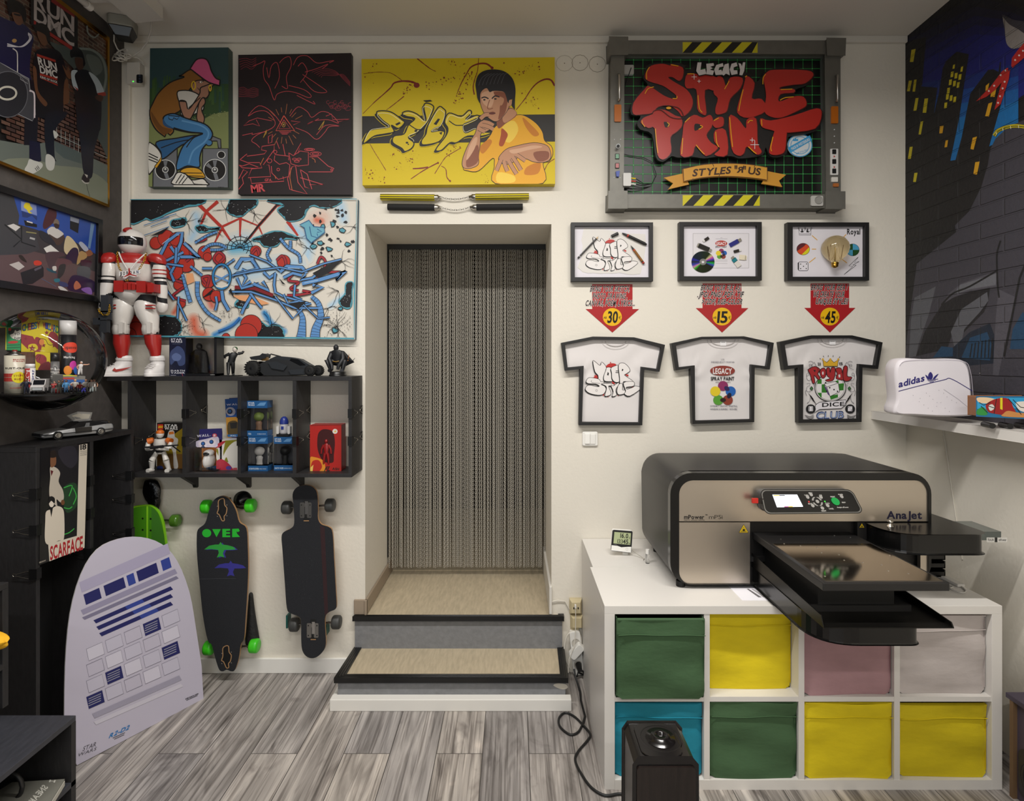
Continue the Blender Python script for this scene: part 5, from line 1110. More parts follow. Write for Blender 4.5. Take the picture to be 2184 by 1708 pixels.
a.shape('#d6d2c8',K,[(530,1350),(535,1290),(570,1245),(640,1265),(690,1310),(780,1300),(815,1330),(815,1355)],10,1);a.lines(K,[[(598,1262),(548,1340)],[(624,1272),(574,1344)],[(650,1286),(602,1346)]],8);a.line(K,smooth([(640,1270),(690,1320),(710,1345),(780,1350)],False),7);a.shape('#d8d4ca',K,[(527,1352),(815,1352),(815,1390),(535,1390)],9)
a.text(K,'aero',(915,1362),(965,1365),(912,1378),bold=0);a.build('painting',b)
# 2 dark red line drawing
t,b,a=canvas('line_canvas','dark red canvas covered with glowing line drawings and an eye triangle',[(508,117),(749,113),(749,415),(508,414)],.035,'#1d0f13','#120b0d')
a.zoom(240,60,4.044)
R1,R2_,R3='#c4484e','#8a303a','#e85c4c'
def scrib(c,w,L,sm=1):a.up();[a.ribbon(smooth(q,False,4) if sm else q,w,c) for q in L]
scrib(R2_,4,[[(1090+k*4,270+k*22),(1150,260+k*18),(1200,275+k*20),(1240,255+k*16)] for k in range(5)]+[[(1090,520+k*14),(1130,510+k*16),(1170,530+k*12),(1215,515+k*16),(1260,530+k*10)] for k in range(6)]+[[(1720+k*20,380+k*12),(1820,350+k*14),(1920,370+k*10),(1990,440-k*10),(2050,500-k*8)] for k in range(5)])
scrib(R1,5,[[(1210,330),(1280,300),(1315,285),(1300,350),(1310,440),(1350,500),(1395,620),(1420,570),(1500,545),(1590,560),(1690,600),(1712,580),(1650,530),(1520,495)],[(1330,340),(1350,430),(1370,330),(1420,300),(1440,420),(1400,520)],[(1440,300),(1480,260),(1530,250),(1540,330),(1500,420),(1510,520),(1460,500)],[(1560,320),(1600,250),(1680,240),(1760,300),(1850,290),(1910,280),(1870,300)],[(1600,330),(1640,300),(1680,380),(1620,470)],[(1640,400),(1760,480),(1850,550),(1740,545),(1640,440)],[(1660,380),(1760,350),(1860,310),(1810,350)],[(1590,580),(1740,655),(1730,630)]])
scrib(R1,5,[[(1460,830),(1370,720),(1260,670),(1170,760),(1240,720),(1330,720),(1400,800),(1380,860),(1250,920),(1200,970),(1240,1000),(1270,1030)],[(1530,760),(1600,680),(1680,720),(1720,770),(1800,720),(1880,740),(1950,820),(1860,790),(1740,800),(1680,830),(1780,780)],[(1580,860),(1680,900),(1760,960),(1830,900),(1870,850),(1960,845),(1840,838),(1760,920)]])
scrib(R1,5,[[(1375,800),(1250,775),(1180,800),(1130,840),(1210,825),(1270,845),(1240,790)],[(1120,925),(1210,905),(1200,920),(1330,890)],[(1840,760),(1890,740),(1900,790),(2045,785),(1940,810)],[(1540,800),(1620,810),(1560,835)]],0)
scrib(R3,7,[[(1478,755),(1570,882),(1410,885),(1478,755)]],0);scrib(R1,5,[[(1478,790),(1535,865),(1435,868),(1478,790)],[(1440,895),(1540,895)],[(1450,905),(1520,905)],[(1460,915),(1510,915)]],0);a.line('#b8803a',ell(1476,832,14,20),5,closed=True);a.circ('#c8a04a',1476,832,5,9)
scrib('#a8603a',5,[[(1478+r0*math.cos(t_),840+r0*1.05*math.sin(t_)),(1478+r1*math.cos(t_),840+r1*1.05*math.sin(t_))] for t_,r0,r1 in [(math.radians(k*18+9),95 if k % 2 else 110,150 if k % 3 else 180) for k in range(20)] if not (abs(math.sin(t_)) <.35)],0)
scrib('#c89a3a',5,[[(1330,875),(1300,950),(1325,910),(1330,875)],[(1830,795),(1775,880),(1810,850),(1830,795)]],0)
scrib(R2_,4,[ell(1890+k*28,660+(k % 3)*16,26,18,10) for k in range(7)]+[ell(1860+k*30,640+(k % 2)*40,14,14,8) for k in range(6)])
scrib(R1,6,[[(1100,1135),(1160,1085),(1160,1105),(1310,1085),(1330,1060),(1285,1050),(1290,1020),(1395,1005),(1395,1050),(1300,1180),(1350,1180),(1365,1280),(1170,1290),(1200,1215),(1290,1205),(1270,1160),(1165,1160),(1100,1135)],[(1400,1100),(1395,1140),(1440,1175),(1500,1160),(1530,1180),(1520,1280),(1430,1305),(1375,1250),(1370,1190)],[(1400,1090),(1520,1105),(1520,1140)],[(1520,1075),(1560,1100),(1620,1060),(1690,1070),(1690,1180),(1600,1190),(1540,1170),(1520,1075)],[(1570,1090),(1630,985),(1600,1080)],[(1415,975),(1440,1040),(1470,1000),(1490,1100)],[(1345,935),(1380,915),(1375,985),(1345,995),(1345,935)],[(1700,1110),(1770,1110),(1860,1190),(1910,1210),(1895,1240),(1690,1240)],[(1510,1300),(1550,1195),(1580,1190),(1600,1330),(1680,1430),(1560,1400),(1530,1390),(1510,1300)],[(1620,1220),(1680,1260),(1720,1390),(1660,1370),(1620,1220)],[(1620,1290),(1820,1350),(1700,1350)],[(1190,1290),(1200,1340),(1480,1320),(1470,1280)],[(1090,1180),(1120,1190),(1180,1170),(1260,1200),(1230,1210),(1120,1205),(1090,1180)],[(1090,1300),(1130,1220),(1165,1240),(1120,1290),(1130,1340),(1090,1390)]],0)
for x,y,rx,ry in ((1405,1068,14,14),(1355,1145,20,18),(1430,1220,12,12),(1700,1047,45,10),(1700,1047,28,6),(1752,1085,50,18),(1752,1085,30,9),(1570,1130,18,8),(1610,1130,18,8),(1590,1150,22,8),(1890,1222,8,8)):a.line(R1,ell(x,y,rx,ry,14),5,closed=True)
scrib('#c86a3a',5,[[(1305,1120),(1275,1180)],[(1540,1205),(1530,1290),(1550,1400)],[(1720,1120),(1745,1135),(1750,1160)],[(1400,1270),(1410,1300)]],0)
a.text(R1,'GFA.',(1315,1298),(1380,1298),(1313,1320));a.text(R1,'MR',(1190,1355),(1310,1340),(1200,1420),gap=.05);a.build('line_drawing',b)
# 3 yellow canvas with a man in a yellow top (plain stand-in figure)
t,b,a=canvas('yellow_canvas','yellow canvas of a black-haired man with raised fists, black band behind',[(771,126),(1183,122),(1184,392),(773,395)],.05,'#d6bc0a','#c9b00a')
a.zoom(740,80,4.271);K='#17151a';Rb='#7d1f14'
a.poly('#2a2723',[(138,717),(1895,700),(1895,948),(138,966)])
def splat(p,w0,w1):
    s_=smooth(p,False,6);n=len(s_);a.line(Rb,s_,[w0+(w1-w0)*i/(n-1)+rg.uniform(0,3) for i in range(n)])
splat([(145,695),(250,590),(330,520),(400,455),(430,415),(500,398),(580,402),(630,420)],3,18);a.circ(Rb,635,435,27,24);splat([(640,192),(700,240),(760,285),(810,310)],9,3);splat([(1000,520),(1040,420),(1090,330),(1130,270),(1200,240),(1270,240),(1320,275)],4,16);a.circ(Rb,1322,277,14,13);splat([(1200,190),(1190,300),(1165,380),(1150,450),(1160,520)],4,9);splat([(1540,660),(1620,560),(1680,470),(1740,410),(1810,380),(1860,390),(1892,440)],4,16)
splat([(580,1290),(700,1210),(830,1140)],4,9);splat([(600,1195),(680,1190),(740,1180)],10,12);splat([(800,1240),(850,1160),(900,1090),(970,1045),(1040,1005)],4,5);splat([(860,1170),(900,1200),(910,1270),(935,1305)],4,8);splat([(210,970),(250,1040),(300,1120),(355,1210)],3,4);splat([(360,660),(440,600),(520,535)],3,6);splat([(150,330),(280,315),(380,320),(430,340),(500,390)],3,4);splat([(1790,1230),(1830,1150),(1890,1105)],4,6)
D=[];RR=[]
for x0,y0,x1,y1,n in ((700,440,1150,330,60),(960,620,1180,300,60),(500,520,620,400,25),(380,1080,560,1000,20),(440,1180,650,1060,40),(1530,330,1750,240,30),(1600,480,1750,640,30),(150,1200,350,1320,30),(900,230,1050,250,20),(240,210,200,450,20),(1250,1250,1300,1330,10),(900,1080,1000,960,20)):
    for k in range(n):f=rg.random();D.append((x0+(x1-x0)*f+rg.gauss(0,22),y0+(y1-y0)*f+rg.gauss(0,20)));RR.append(rg.choice((1.5,2,2,3,4,6)))
for x,y,r in ((885,368,9),(518,513,8),(1055,555,7),(1430,234,7),(1750,268,8),(1745,646,6),(940,1307,9),(585,1007,8),(830,1142,9)):D.append((x,y));RR.append(r)
a.dots(Rb,D,RR,6)
# graffiti word
W_=['#141316','#d6bc0a','#ece6c0']
LG=[[(150,955),(195,860),(260,835),(390,815),(330,760),(275,700),(290,672),(400,680),(500,750),(525,780),(470,830),(405,800),(430,860),(350,880),(250,900),(170,960)],[(505,690),(560,672),(640,700),(720,760),(700,630),(730,600),(790,630),(770,700),(730,780),(640,870),(560,910),(610,960),(590,1010),(530,1040),(500,1010),(420,960),(430,900),(520,880),(560,800),(620,740),(540,720)],[(740,800),(830,640),(880,650),(900,690),(860,800),(800,830),(770,860),(850,850),(890,870),(840,950),(700,980),(680,940),(720,880)],[(890,770),(930,690),(1040,720),(1110,665),(1135,690),(1080,750),(1180,710),(1200,730),(1120,770),(1060,800),(1080,870),(1180,830),(1240,860),(1320,870),(1230,900),(1100,900),(1000,960),(940,960),(860,1030),(810,1020),(900,900),(920,830)]]
for q in LG:s_=smooth(q,True,4);a.poly(W_[0],[(x-18,y+16) for x,y in s_]);a.line(W_[1],[(x-20,y+18) for x,y in s_],5,closed=True)
for q in LG:s_=smooth(q,True,4);a.poly(W_[1],s_);a.line(W_[0],s_,11,closed=True)
for q in LG:s_=smooth(q,True,4);cx=sum(p[0] for p in s_)/len(s_);cy=sum(p[1] for p in s_)/len(s_);a.line(W_[2],[(cx+(x-cx)*.9,cy+(y-cy)*.86) for x,y in s_][::1][:int(len(s_)*.55)],4)
a.poly(W_[0],[(695,575),(760,570),(778,582),(720,590)]);a.circ(W_[0],548,960,12,9);a.circ(W_[0],560,975,7,6);a.poly(W_[0],[(620,840),(645,845),(635,865),(615,860)]);a.poly(W_[0],[(790,790),(830,740),(850,745),(815,800)]);a.poly(W_[0],[(440,790),(480,770),(490,785),(455,805)]);a.poly(W_[0],[(840,870),(870,860),(860,890)]);a.line(W_[0],smooth([(560,790),(640,840),(700,830)],False),9);a.line(W_[0],smooth([(930,760),(990,800),(1060,800)],False),9)
# figure
SK,SD,SL='#c08a66','#8a4f36','#d8a886';YT='#e8a81a';YD='#c87a14';YLt='#f2cc4a'
a.shape(YT,K,[(1345,820),(1430,760),(1540,710),(1620,715),(1720,780),(1780,860),(1800,940),(1860,990),(1875,1060),(1840,1130),(1785,1150),(1785,1328),(1350,1330),(1342,1180),(1330,1100),(1200,1215),(1100,1215),(1060,1190),(1120,1100),(1200,1020),(1300,900)],5,1)
a.poly(YD,[(1600,730),(1680,800),(1750,880),(1700,900),(1630,820)],1);a.poly(YD,[(1640,1180),(1760,1140),(1740,1240),(1620,1250)],1);a.poly(YD,[(1210,1000),(1290,930),(1320,960),(1240,1060)],1);a.poly(YLt,[(1430,800),(1520,760),(1560,850),(1480,960),(1400,900)],1);a.poly(YLt,[(1380,1230),(1520,1260),(1520,1320),(1370,1320)],1);a.poly('#a8481a',[(1410,830),(1450,860),(1465,890),(1450,930),(1420,990),(1385,980),(1400,900)],1)
a.shape(SD,None,[(1370,740),(1480,640),(1550,705),(1440,790),(1380,830)],3,1);a.poly(SK,[(1420,720),(1490,650),(1545,700),(1440,780)],1)
a.shape(SK,K,[(1200,480),(1260,440),(1400,450),(1480,520),(1480,620),(1440,700),(1370,765),(1310,750),(1250,690),(1215,600)],4,1);a.poly(SL,[(1230,510),(1330,490),(1340,560),(1310,640),(1240,600)],1);a.poly(SD,[(1400,610),(1460,570),(1440,690),(1380,750),(1390,680)],1);a.poly(SD,[(1335,500),(1450,510),(1450,600),(1400,580)],1);a.poly(SK,[(1370,540),(1430,560),(1410,620),(1370,600)],1)
a.line(K,smooth([(1225,555),(1255,545),(1290,560)],False),11);a.line(K,smooth([(1320,560),(1350,535),(1390,545)],False),11);a.circ(K,1252,570,11,7);a.circ(K,1352,562,12,7);a.line(SD,smooth([(1300,570),(1280,640),(1300,655),(1330,645)],False),7);a.poly('#7a3a2c',[(1290,690),(1330,678),(1355,692),(1330,705),(1300,702)],1);a.line(K,[(1292,690),(1352,692)],4)
a.poly(K,[(1180,500),(1172,420),(1200,340),(1270,300),(1370,295),(1450,320),(1510,380),(1535,470),(1530,580),(1530,660,1),(1500,620),(1505,560),(1470,600),(1450,540),(1430,500),(1380,490),(1330,490),(1300,500),(1275,465),(1240,480),(1215,520),(1215,600),(1190,560)],1);a.poly(SK,[(1475,580),(1500,570),(1500,610),(1480,630)],1)
a.lines('#55545c',[smooth([(1200+k*34,440-k*3),(1230+k*34,370-k*4),(1290+k*28,330)],False) for k in range(7)],4)
def fingers(L,w,c=SK):
    for q in L:a.line(K,smooth(q,False,4),w+7);a.line(c,smooth(q,False,4),w)
a.shape(SK,K,[(1170,870),(1190,800),(1230,760),(1290,760),(1320,820),(1270,860),(1220,880),(1215,960),(1200,1080),(1195,1160),(1120,1195),(1060,1185),(1052,1120),(1090,1010),(1140,920)],5,1);a.poly(SD,[(1100,1080),(1190,980),(1200,1110),(1160,1165),(1090,1180)],1);a.poly(SL,[(1110,1010),(1160,920),(1190,920),(1160,1020),(1090,1120)],1)
fingers([[(1215,745),(1255,710),(1295,705)],[(1240,770),(1290,780),(1335,805)],[(1230,800),(1290,815),(1335,840)],[(1200,830),(1225,845),(1258,860)]],34)
a.shape(SK,K,[(1820,985),(1855,1050),(1850,1110),(1790,1140),(1700,1135),(1640,1110),(1560,1090),(1530,1130),(1440,1160),(1390,1130),(1385,1090),(1450,1020),(1540,990),(1700,960)],5,1);a.poly(SD,[(1700,1050),(1830,1040),(1830,1110),(1740,1130)],1);a.poly(SL,[(1480,1030),(1580,1010),(1700,985),(1780,1000),(1640,1030),(1520,1060)],1)
fingers([[(1405,1110),(1385,1160),(1362,1215)],[(1430,1130),(1445,1180),(1462,1220)],[(1470,1120),(1510,1190),(1545,1245)],[(1510,1090),(1550,1150),(1585,1210)],[(1545,1070),(1590,1100),(1625,1125)]],32)
a.build('painting',b)
# 4 wide blue and red graffiti panel
t,b,a=canvas('graffiti_panel','wide graffiti panel of blue and red tangled letters with black starry holes',[(280,426),(763,425),(757,724),(278,719)],.03,'#d6d0c4','#3f5f72',)
a.zoom(260,410,4.044);BLU1,BLU2,RD,K,CY_='#5a8cc4','#2a7ab0','#b03024','#131216','#4f97a8'
def blot(c,x,y,r,n=3):
    base=lin(c)
    for k in range(n):a.circ(c,x,y,r*(1-k*.2))
def spray(c,pts,w):a.soft(c,'#d6d0c4',pts,w*1.5)
spray('#a9c6da',[(640,200),(650,300),(600,400)],46);spray('#a9c6da',[(960,460),(1060,430)],90);spray('#4ea0c8',[(960,480),(1080,470)],62);spray('#a9c6da',[(1600,560),(1610,420),(1470,300)],50);spray('#a9c6da',[(1890,120),(1910,230)],50);spray('#d8b4a4',[(1660,250),(1730,220)],70);spray('#cf6a50',[(1680,240),(1720,250)],36);spray('#3a84c4',[(800,1230),(900,1180),(1020,1100)],26);spray('#3a84c4',[(1230,1040),(1290,1130),(1400,1200)],28);spray('#cf6a50',[(620,1100),(640,1200),(700,1230)],50);spray('#cf6a50',[(450,1040),(510,950)],24);spray('#c86a58',[(740,880),(780,980)],36);spray('#a9c6da',[(1960,860),(1800,980)],30);spray('#a9c6da',[(400,620),(560,900)],60);spray('#a9c6da',[(1000,700),(1500,620)],90);spray('#3a84c4',[(1580,70),(1540,130)],26)
# red web
for q,w in (([(650,90),(730,170),(860,300),(940,420)],34),([(830,80),(730,165),(690,270)],30),([(1270,75),(1340,110),(1180,290),(1100,400)],32),([(1410,85),(1340,120)],30),([(1025,200),(1020,380)],26),([(720,190),(660,330)],22),([(860,300),(1020,225),(1180,290)],20),([(1430,250),(1520,375)],32),([(860,320),(800,440)],22),([(1180,290),(1220,380)],16)):
    a.line(RD,q,[w]+[w*.8]*(len(q)-2)+[w*.5])
for q in ([(1340,110),(1180,290),(1060,440)],[(1300,80),(1350,110),(1400,90)]):a.line(K,q,16)
for k in range(9):t_=math.radians(170+k*26);a.line(K,[(1020,480),(1020+130*math.cos(t_),480+115*math.sin(t_))],5)
for r in (40,75,110):a.line(K,[(1020+r*math.cos(math.radians(170+k*26)),480+r*.9*math.sin(math.radians(170+k*26))) for k in range(10)],5)
# starry holes with turquoise broken rims
HOLES=[[(80,62),(690,62),(660,105),(560,120),(420,170),(270,235),(210,225),(80,265)],[(960,62),(1150,62),(1160,110),(1100,150),(1020,205),(920,170),(930,110)],[(1270,62),(1850,62),(1850,110),(1740,130),(1640,110),(1590,160),(1560,220),(1450,245),(1390,200),(1350,150),(1400,110)],[(435,250),(500,235),(550,230),(540,280),(460,300),(430,280)],[(645,300),(700,290),(760,310),(850,310),(760,330),(680,340),(650,320)],[(1130,410),(1210,380),(1300,345),(1400,350),(1520,400),(1420,395),(1370,420),(1330,460),(1230,460),(1190,420)],[(300,1090),(370,1070),(460,1080),(505,1130),(505,1200),(440,1240),(290,1245)],[(1130,1140),(1180,1110),(1260,1160),(1340,1150),(1390,1200),(1370,1262),(1140,1258)],[(1880,940),(1930,880),(1940,790),(1990,785),(1980,850),(1975,980),(1920,990)],[(985,960),(1020,925),(1065,935),(1090,985),(1000,985)]]
for q in HOLES:
    s_=smooth(q,True,4);s2_=[(x+rg.uniform(-7,7),y+rg.uniform(-7,7)) for x,y in s_]
    a.line(CY_,s_,24,closed=True);a.line(K,[(x+rg.uniform(-3,3),y+13) for x,y in s_],3,closed=True);a.poly(K,s2_)
    xs=[p[0] for p in q];ys=[p[1] for p in q];a.dots('#d8dce0',[(rg.uniform(min(xs)+20,max(xs)-20),sum(ys)/len(ys)+rg.uniform(-.3,.3)*(max(ys)-min(ys))) for _ in range(14)],2.2,5)
D=[(rg.uniform(1650,2000),rg.uniform(130,560)) for _ in range(34)]
for x,y in D:a.poly(K,[(x+rg.uniform(4,22)*math.cos(k),y+rg.uniform(4,20)*math.sin(k)) for k in range(6)])
for x,y in ((1715,440),(1790,490),(1820,275),(1900,330),(1950,450),(1660,465),(1840,1190),(1890,1005),(1740,300)):q=[(x+rg.uniform(14,36)*math.cos(k),y+rg.uniform(12,30)*math.sin(k)) for k in range(6)];a.shape(CY_,K,q,8)
def cracks(x,y,n,L):
    a.up()
    for _ in range(n):
        t_=rg.uniform(0,2*PI);q=[(x,y)]
        for k in range(4):t_ += rg.uniform(-.6,.6);q.append((q[-1][0]+L/4*math.cos(t_),q[-1][1]+L/4*math.sin(t_)))
        a.ribbon(q,[4,3,3,2,1],K)
for x,y,n,L in ((560,260,8,120),(900,150,8,120),(1150,190,8,110),(1600,480,6,100),(1900,600,7,120),(2000,300,6,100),(1870,850,6,110),(1780,1000,7,120),(1860,1160,14,150),(500,1180,10,130),(1000,990,6,90),(1300,1140,10,130),(700,1130,6,100),(1520,390,6,80),(660,250,7,90),(820,340,6,80)):cracks(x,y,n,L)
a.dots(K,[(rg.gauss(1860,70),rg.gauss(1150,60)) for _ in range(160)]+[(rg.gauss(540,50),rg.gauss(1170,45)) for _ in range(120)]+[(rg.gauss(900,40),rg.gauss(1050,25)) for _ in range(60)],[rg.uniform(1,4) for _ in range(340)],5)
# red clouds behind the letters
for x,y,r in ((300,440,50),(390,400,70),(480,410,60),(540,520,80),(430,560,100),(560,620,70),(450,680,80),(720,520,55),(745,560,35),(850,580,50),(1160,510,45),(1400,600,55),(750,770,55),(760,880,55),(820,900,50),(500,800,45),(520,960,35),(1120,1150,90),(1080,1230,95),(905,1250,32),(100,1130,70),(130,1200,80),(70,1230,60)):a.circ(K,x,y,r+5);a.circ(RD,x,y,r)
a.poly('#e0a070',[(960,890),(1120,890),(1280,960),(1200,975),(1020,930)]);a.poly('#e0a070',[(560,700),(620,700),(635,770),(570,800)])
# curly worms and ribbed tentacles
def worm(c,q,w,rib=0):
    s_=smooth(q,False,8);ws=w if isinstance(w,(list,tuple)) else [w,w];n=len(s_);wl=[ws[0]+(ws[1]-ws[0])*i/(n-1) for i in range(n)]
    a.line(K,s_,[x+9 for x in wl]);a.line(c,s_,wl)
    if rib:
        a.up()
        for i in range(2,n-1,2):
            d=(Vector(s_[i])-Vector(s_[i-1])).normalized();nn=Vector((-d.y,d.x))*wl[i]/2;a.ribbon([Vector(s_[i])+nn,Vector(s_[i])-nn],3,K)
DR='#9c2832'
for q in ([(860,640),(800,580),(840,520),(890,560),(850,610)],[(470,760),(560,800),(500,850),(450,900),(560,940)],[(1690,620),(1720,560),(1760,600),(1740,680),(1690,740)],[(1490,700),(1440,760),(1530,780),(1460,830),(1530,850)],[(1340,590),(1390,550),(1420,620),(1380,690)],[(1430,890),(1540,885),(1630,865),(1560,850)],[(730,790),(700,740),(760,730),(740,820)],[(1130,530),(1170,490),(1190,540)],[(1780,690),(1880,690),(1900,700)],[(640,430),(700,420),(740,400)],[(560,600),(600,560),(590,480),(560,460)]):worm(DR,q,17)
a.line(K,smooth([(980,860),(1120,850),(1330,920)],False),44);a.line('#7a1c22',[(980,820),(1150,830),(1310,890)],30)
for q,w in (([(1370,400),(1440,480),(1530,540),(1545,610)],22),([(1460,420),(1460,480)],22),([(1290,480),(1260,540),(1290,600)],20),([(700,510),(760,460),(840,450),(910,480)],22),([(770,500),(840,498),(890,490)],20),([(660,770),(665,900),(740,1030),(860,1110)],[34,20]),([(530,710),(560,820),(600,950)],[20,30]),([(1640,900),(1700,960),(1720,1070),(1680,1180),(1670,1262)],[24,80]),([(1500,980),(1560,1070),(1560,1180),(1550,1262)],[18,80]),([(640,440),(740,380),(830,345)],18),([(600,640),(700,720)],20),([(380,610),(450,700)],18),([(880,650),(980,580)],16)):worm(BLU1,q,w,1)
# angular letter strokes
def beam(c,q,w):a.line(K,q,w+11);a.line(c,q,w)
for q,w in (([(325,580),(400,430),(490,360),(530,350),(520,430),(470,560)],24),([(545,440),(680,570),(600,560),(440,560)],24),([(430,470),(500,570),(430,700),(460,770)],22),([(330,570),(400,590),(540,520)],20),([(480,480),(470,640)],20),([(400,620),(540,640)],16),([(990,660),(1040,580),(1130,580),(1190,680)],32),([(1130,590),(1180,660),(1090,690),(1040,670)],26),([(1040,680),(1080,740),(1040,820),(1120,770)],22),([(1000,740),(1040,830),(1190,790)],20),([(1060,690),(1000,700),(960,730)],16),([(1140,790),(1280,850),(1220,770)],24),([(1230,690),(1280,740),(1340,700)],22),([(1370,690),(1430,640),(1560,650),(1600,700)],26),([(1590,710),(1540,760),(1650,740),(1740,660)],18),([(1400,740),(1480,700),(1560,720)],22),([(1560,790),(1700,760),(1900,700)],30),([(1900,700),(1850,760),(1940,680),(1880,710)],18),([(1650,800),(1740,820),(1640,870)],24),([(1500,800),(1490,900),(1560,930)],16),([(1120,850),(1120,900),(1060,1000),(1040,1050)],22),([(1120,880),(1180,960),(1215,1000)],18),([(870,850),(880,930),(930,1020)],[30] and 26),([(1320,860),(1400,900),(1620,960)],14),([(1330,700),(1320,800),(1330,860)],18),([(1400,880),(1440,960),(1530,940)],14),([(700,660),(790,660)],18),([(1340,920),(1480,1000),(1640,960)],12),([(1370,680),(1260,600),(1110,540)],12),([(960,720),(1150,680),(1370,650),(1560,690),(1740,620),(1900,580)],12),([(930,860),(1120,860),(1330,930),(1500,1000),(1700,1000)],14),([(1330,900),(1480,1090),(1560,1010)],12),([(1560,960),(1700,1090),(1800,1080)],9),([(380,760),(400,850),(460,930)],14),([(500,900),(490,1090)],14),([(500,960),(570,1110)],14),([(820,900),(830,960),(815,1020)],18)):beam(BLU1,q,w)
for q in ([(700,915),(800,830),(780,880)],[(1420,800),(1360,740),(1390,790)],[(1650,700),(1780,630),(1910,580),(1800,690),(1700,740)],[(1440,960),(1600,940),(1530,1010)],[(950,830),(980,920),(930,850)],[(1640,840),(1700,770),(1690,800)],[(250,385),(420,300),(360,360)]):a.poly(K,q)
for q in ([(360,450),(420,400)],[(1060,600),(1120,590)],[(1440,655),(1540,660)],[(1580,785),(1700,760)],[(480,375),(505,372)],[(560,455),(640,530)]):a.line('#a8c8e4',q,5)
a.line(BLU2,ell(870,730,75,105,24),16,closed=True);a.line(K,ell(870,730,86,116,24),5,closed=True);a.line(K,ell(870,730,64,94,24),5,closed=True);a.poly('#d8d4c8',[(815,800),(870,812),(930,790),(920,812),(870,828),(825,818)]);a.line(BLU1,[(810,720),(930,770)],14);a.line(BLU1,[(930,710),(815,775)],14)
for q in ([(1540,285),(1620,245),(1660,300),(1750,310),(1755,350),(1640,440),(1600,400),(1580,310)],):a.shape('#6aa8bc','#2a5a86',q,9);a.line('#2a5a86',[(1625,300),(1640,380),(1700,400),(1690,360)],8);a.line('#2a5a86',[(1690,320),(1730,345),(1690,350)],8)
for q in ([(200,290),(420,215)],[(260,300),(400,250)],[(190,380),(420,300)],[(310,240),(480,190)]):a.line('#3a70a0',q,6)
a.line(BLU2,smooth([(1230,1030),(1270,1070),(1290,1140)],False),16);a.line('#2a6ab0',smooth([(1025,1080),(960,1150),(840,1200)],False),18)
a.line(CY_,[(84,64),(2030,60),(2032,300),(2012,880),(2008,1262),(80,1240)],14,closed=False)
a.build('painting',b)
# nunchaku
def nun(label,u0,u1,u2,u3,v0,v1,r,mats_,sag):
    t=thing('nunchaku',label,'nunchaku',tuple(P((u0+u3)/2,v0+8,WB-.02)),group='nunchaku hanging under the yellow canvas');y=WB-.02
    for A_,B_ in ((P(u0,v0,y),P(u1,v0+1,y)),(P(u3,v1,y),P(u2,v1+1,y))):
        g=MB();g.cyl(A_,B_,r,mats_[0],n=20);h_=g.build('handle',t,bevel=.001)
        if len(mats_) >1:
            d=(B_-A_);g=MB()
            for dz in (-.0006,r*.62,-r*.62):
                yy=-math.sqrt(max(r*r-dz*dz,0));g.tube([A_+Vector((0,yy,dz)),B_+Vector((0,yy,dz))],.0018,mats_[1],6)
            g.build('stripe',h_)
        d=(B_-A_).normalized();g=MB();g.lathe([(r*.85,0),(r*.85,.018),(r*.6,.02),(r*.45,.03),(r*.3,.034)],B_,CHR,axis=d,n=18);g.build('metal_ferrule',t)
    A_,B_=P(u1+13,v0,y),P(u2-13,v1,y);g=MB();n=13
    for k in range(n):
        f=(k+.5)/n;c=A_.lerp(B_,f)-Vector((0,0,sag*4*f*(1-f)));f2=f+.01;d=(A_.lerp(B_,f2)-Vector((0,0,sag*4*f2*(1-f2)))-c).normalized()
        up=Vector((0,0,1)) if k % 2 else Vector((0,1,0));s_=d.cross(up).normalized();g.tube([c+d*.0085*math.cos(q)+s_*.0042*math.sin(q) for q in [2*PI*j/10 for j in range(10)]],.0011,CHR,6,closed=True)
    g.build('chain',t)
nun('yellow and black striped nunchaku on the wall under the yellow canvas',812,927,1014,1128,420.5,419,.0165,[mat('#cbb90f',.4),mat('#141310',.4)],.012)
nun('plain black foam nunchaku hanging below the striped nunchaku',827,927,1016,1115,441.5,441,.0165,[mat('#171616',.8)],.016)
# ---------------------------------------------------------------- mural on the right wall
zb=EYE-(868-768)/F*WB
MBK=brick_material('#131214')
mu=MB();ymin=1.2
mu.slab([(XR(WB)-.001,WB,zb),(XR(ymin)-.001,ymin,zb),(XR(ymin)-.001,ymin,ZC),(XR(WB)-.001,WB,ZC)],(-.002,0,0),MBK)
mu=mu.build('mural',bpy.data.objects['wall_right'],label='dark night skyline painted on the brick')
wall4=[(1932,78),(2400,-320),(2400,960),(1932,872)]
a=Art(right_map,h0=.0034,eps=.00003,mk=lambda c:brick_material(c),clip=wall4).zoom(1800,0,3.557)
MBG='#131214'
# blue night sky: bands fading from black to blue
sky=['#0c0c1c','#0d0e2c','#0e1040','#101456','#12186a']
for k,c in enumerate(sky):a.poly(c,[(470,250+k*50),(620,170+k*70),(1000,-20+k*70),(1300,40+k*60),(1400,100+k*50),(1400,700),(1100,900),(450,900)])
for k,c in enumerate(('#10286e','#0f3f86','#0e5596','#0f66a4')):a.poly(c,[(560,640+k*120),(760,600+k*110),(1000,560+k*100),(1330,480+k*95),(1330,1130),(640,1250),(560,1240)])
T='#141213'
a.poly(T,[(440,330),(630,280),(600,640),(590,655),(715,665),(690,860),(640,1240),(560,1260),(440,1400)])
a.poly(T,[(755,520),(780,465),(860,392),(955,410),(925,600),(880,900),(810,1235),(640,1240),(690,860),(730,690)])
a.poly(T,[(965,710),(1040,610),(1100,530),(1140,525),(1180,545),(1190,470),(1198,470),(1195,560),(1250,600),(1180,860),(1100,1140),(840,1260),(900,1040),(940,830)])
a.poly(T,[(440,1220),(640,1235),(840,1225),(1110,1110),(1380,980),(1380,1800),(440,1800)])
Y1,Y2='#c4b41c','#cf9a18'
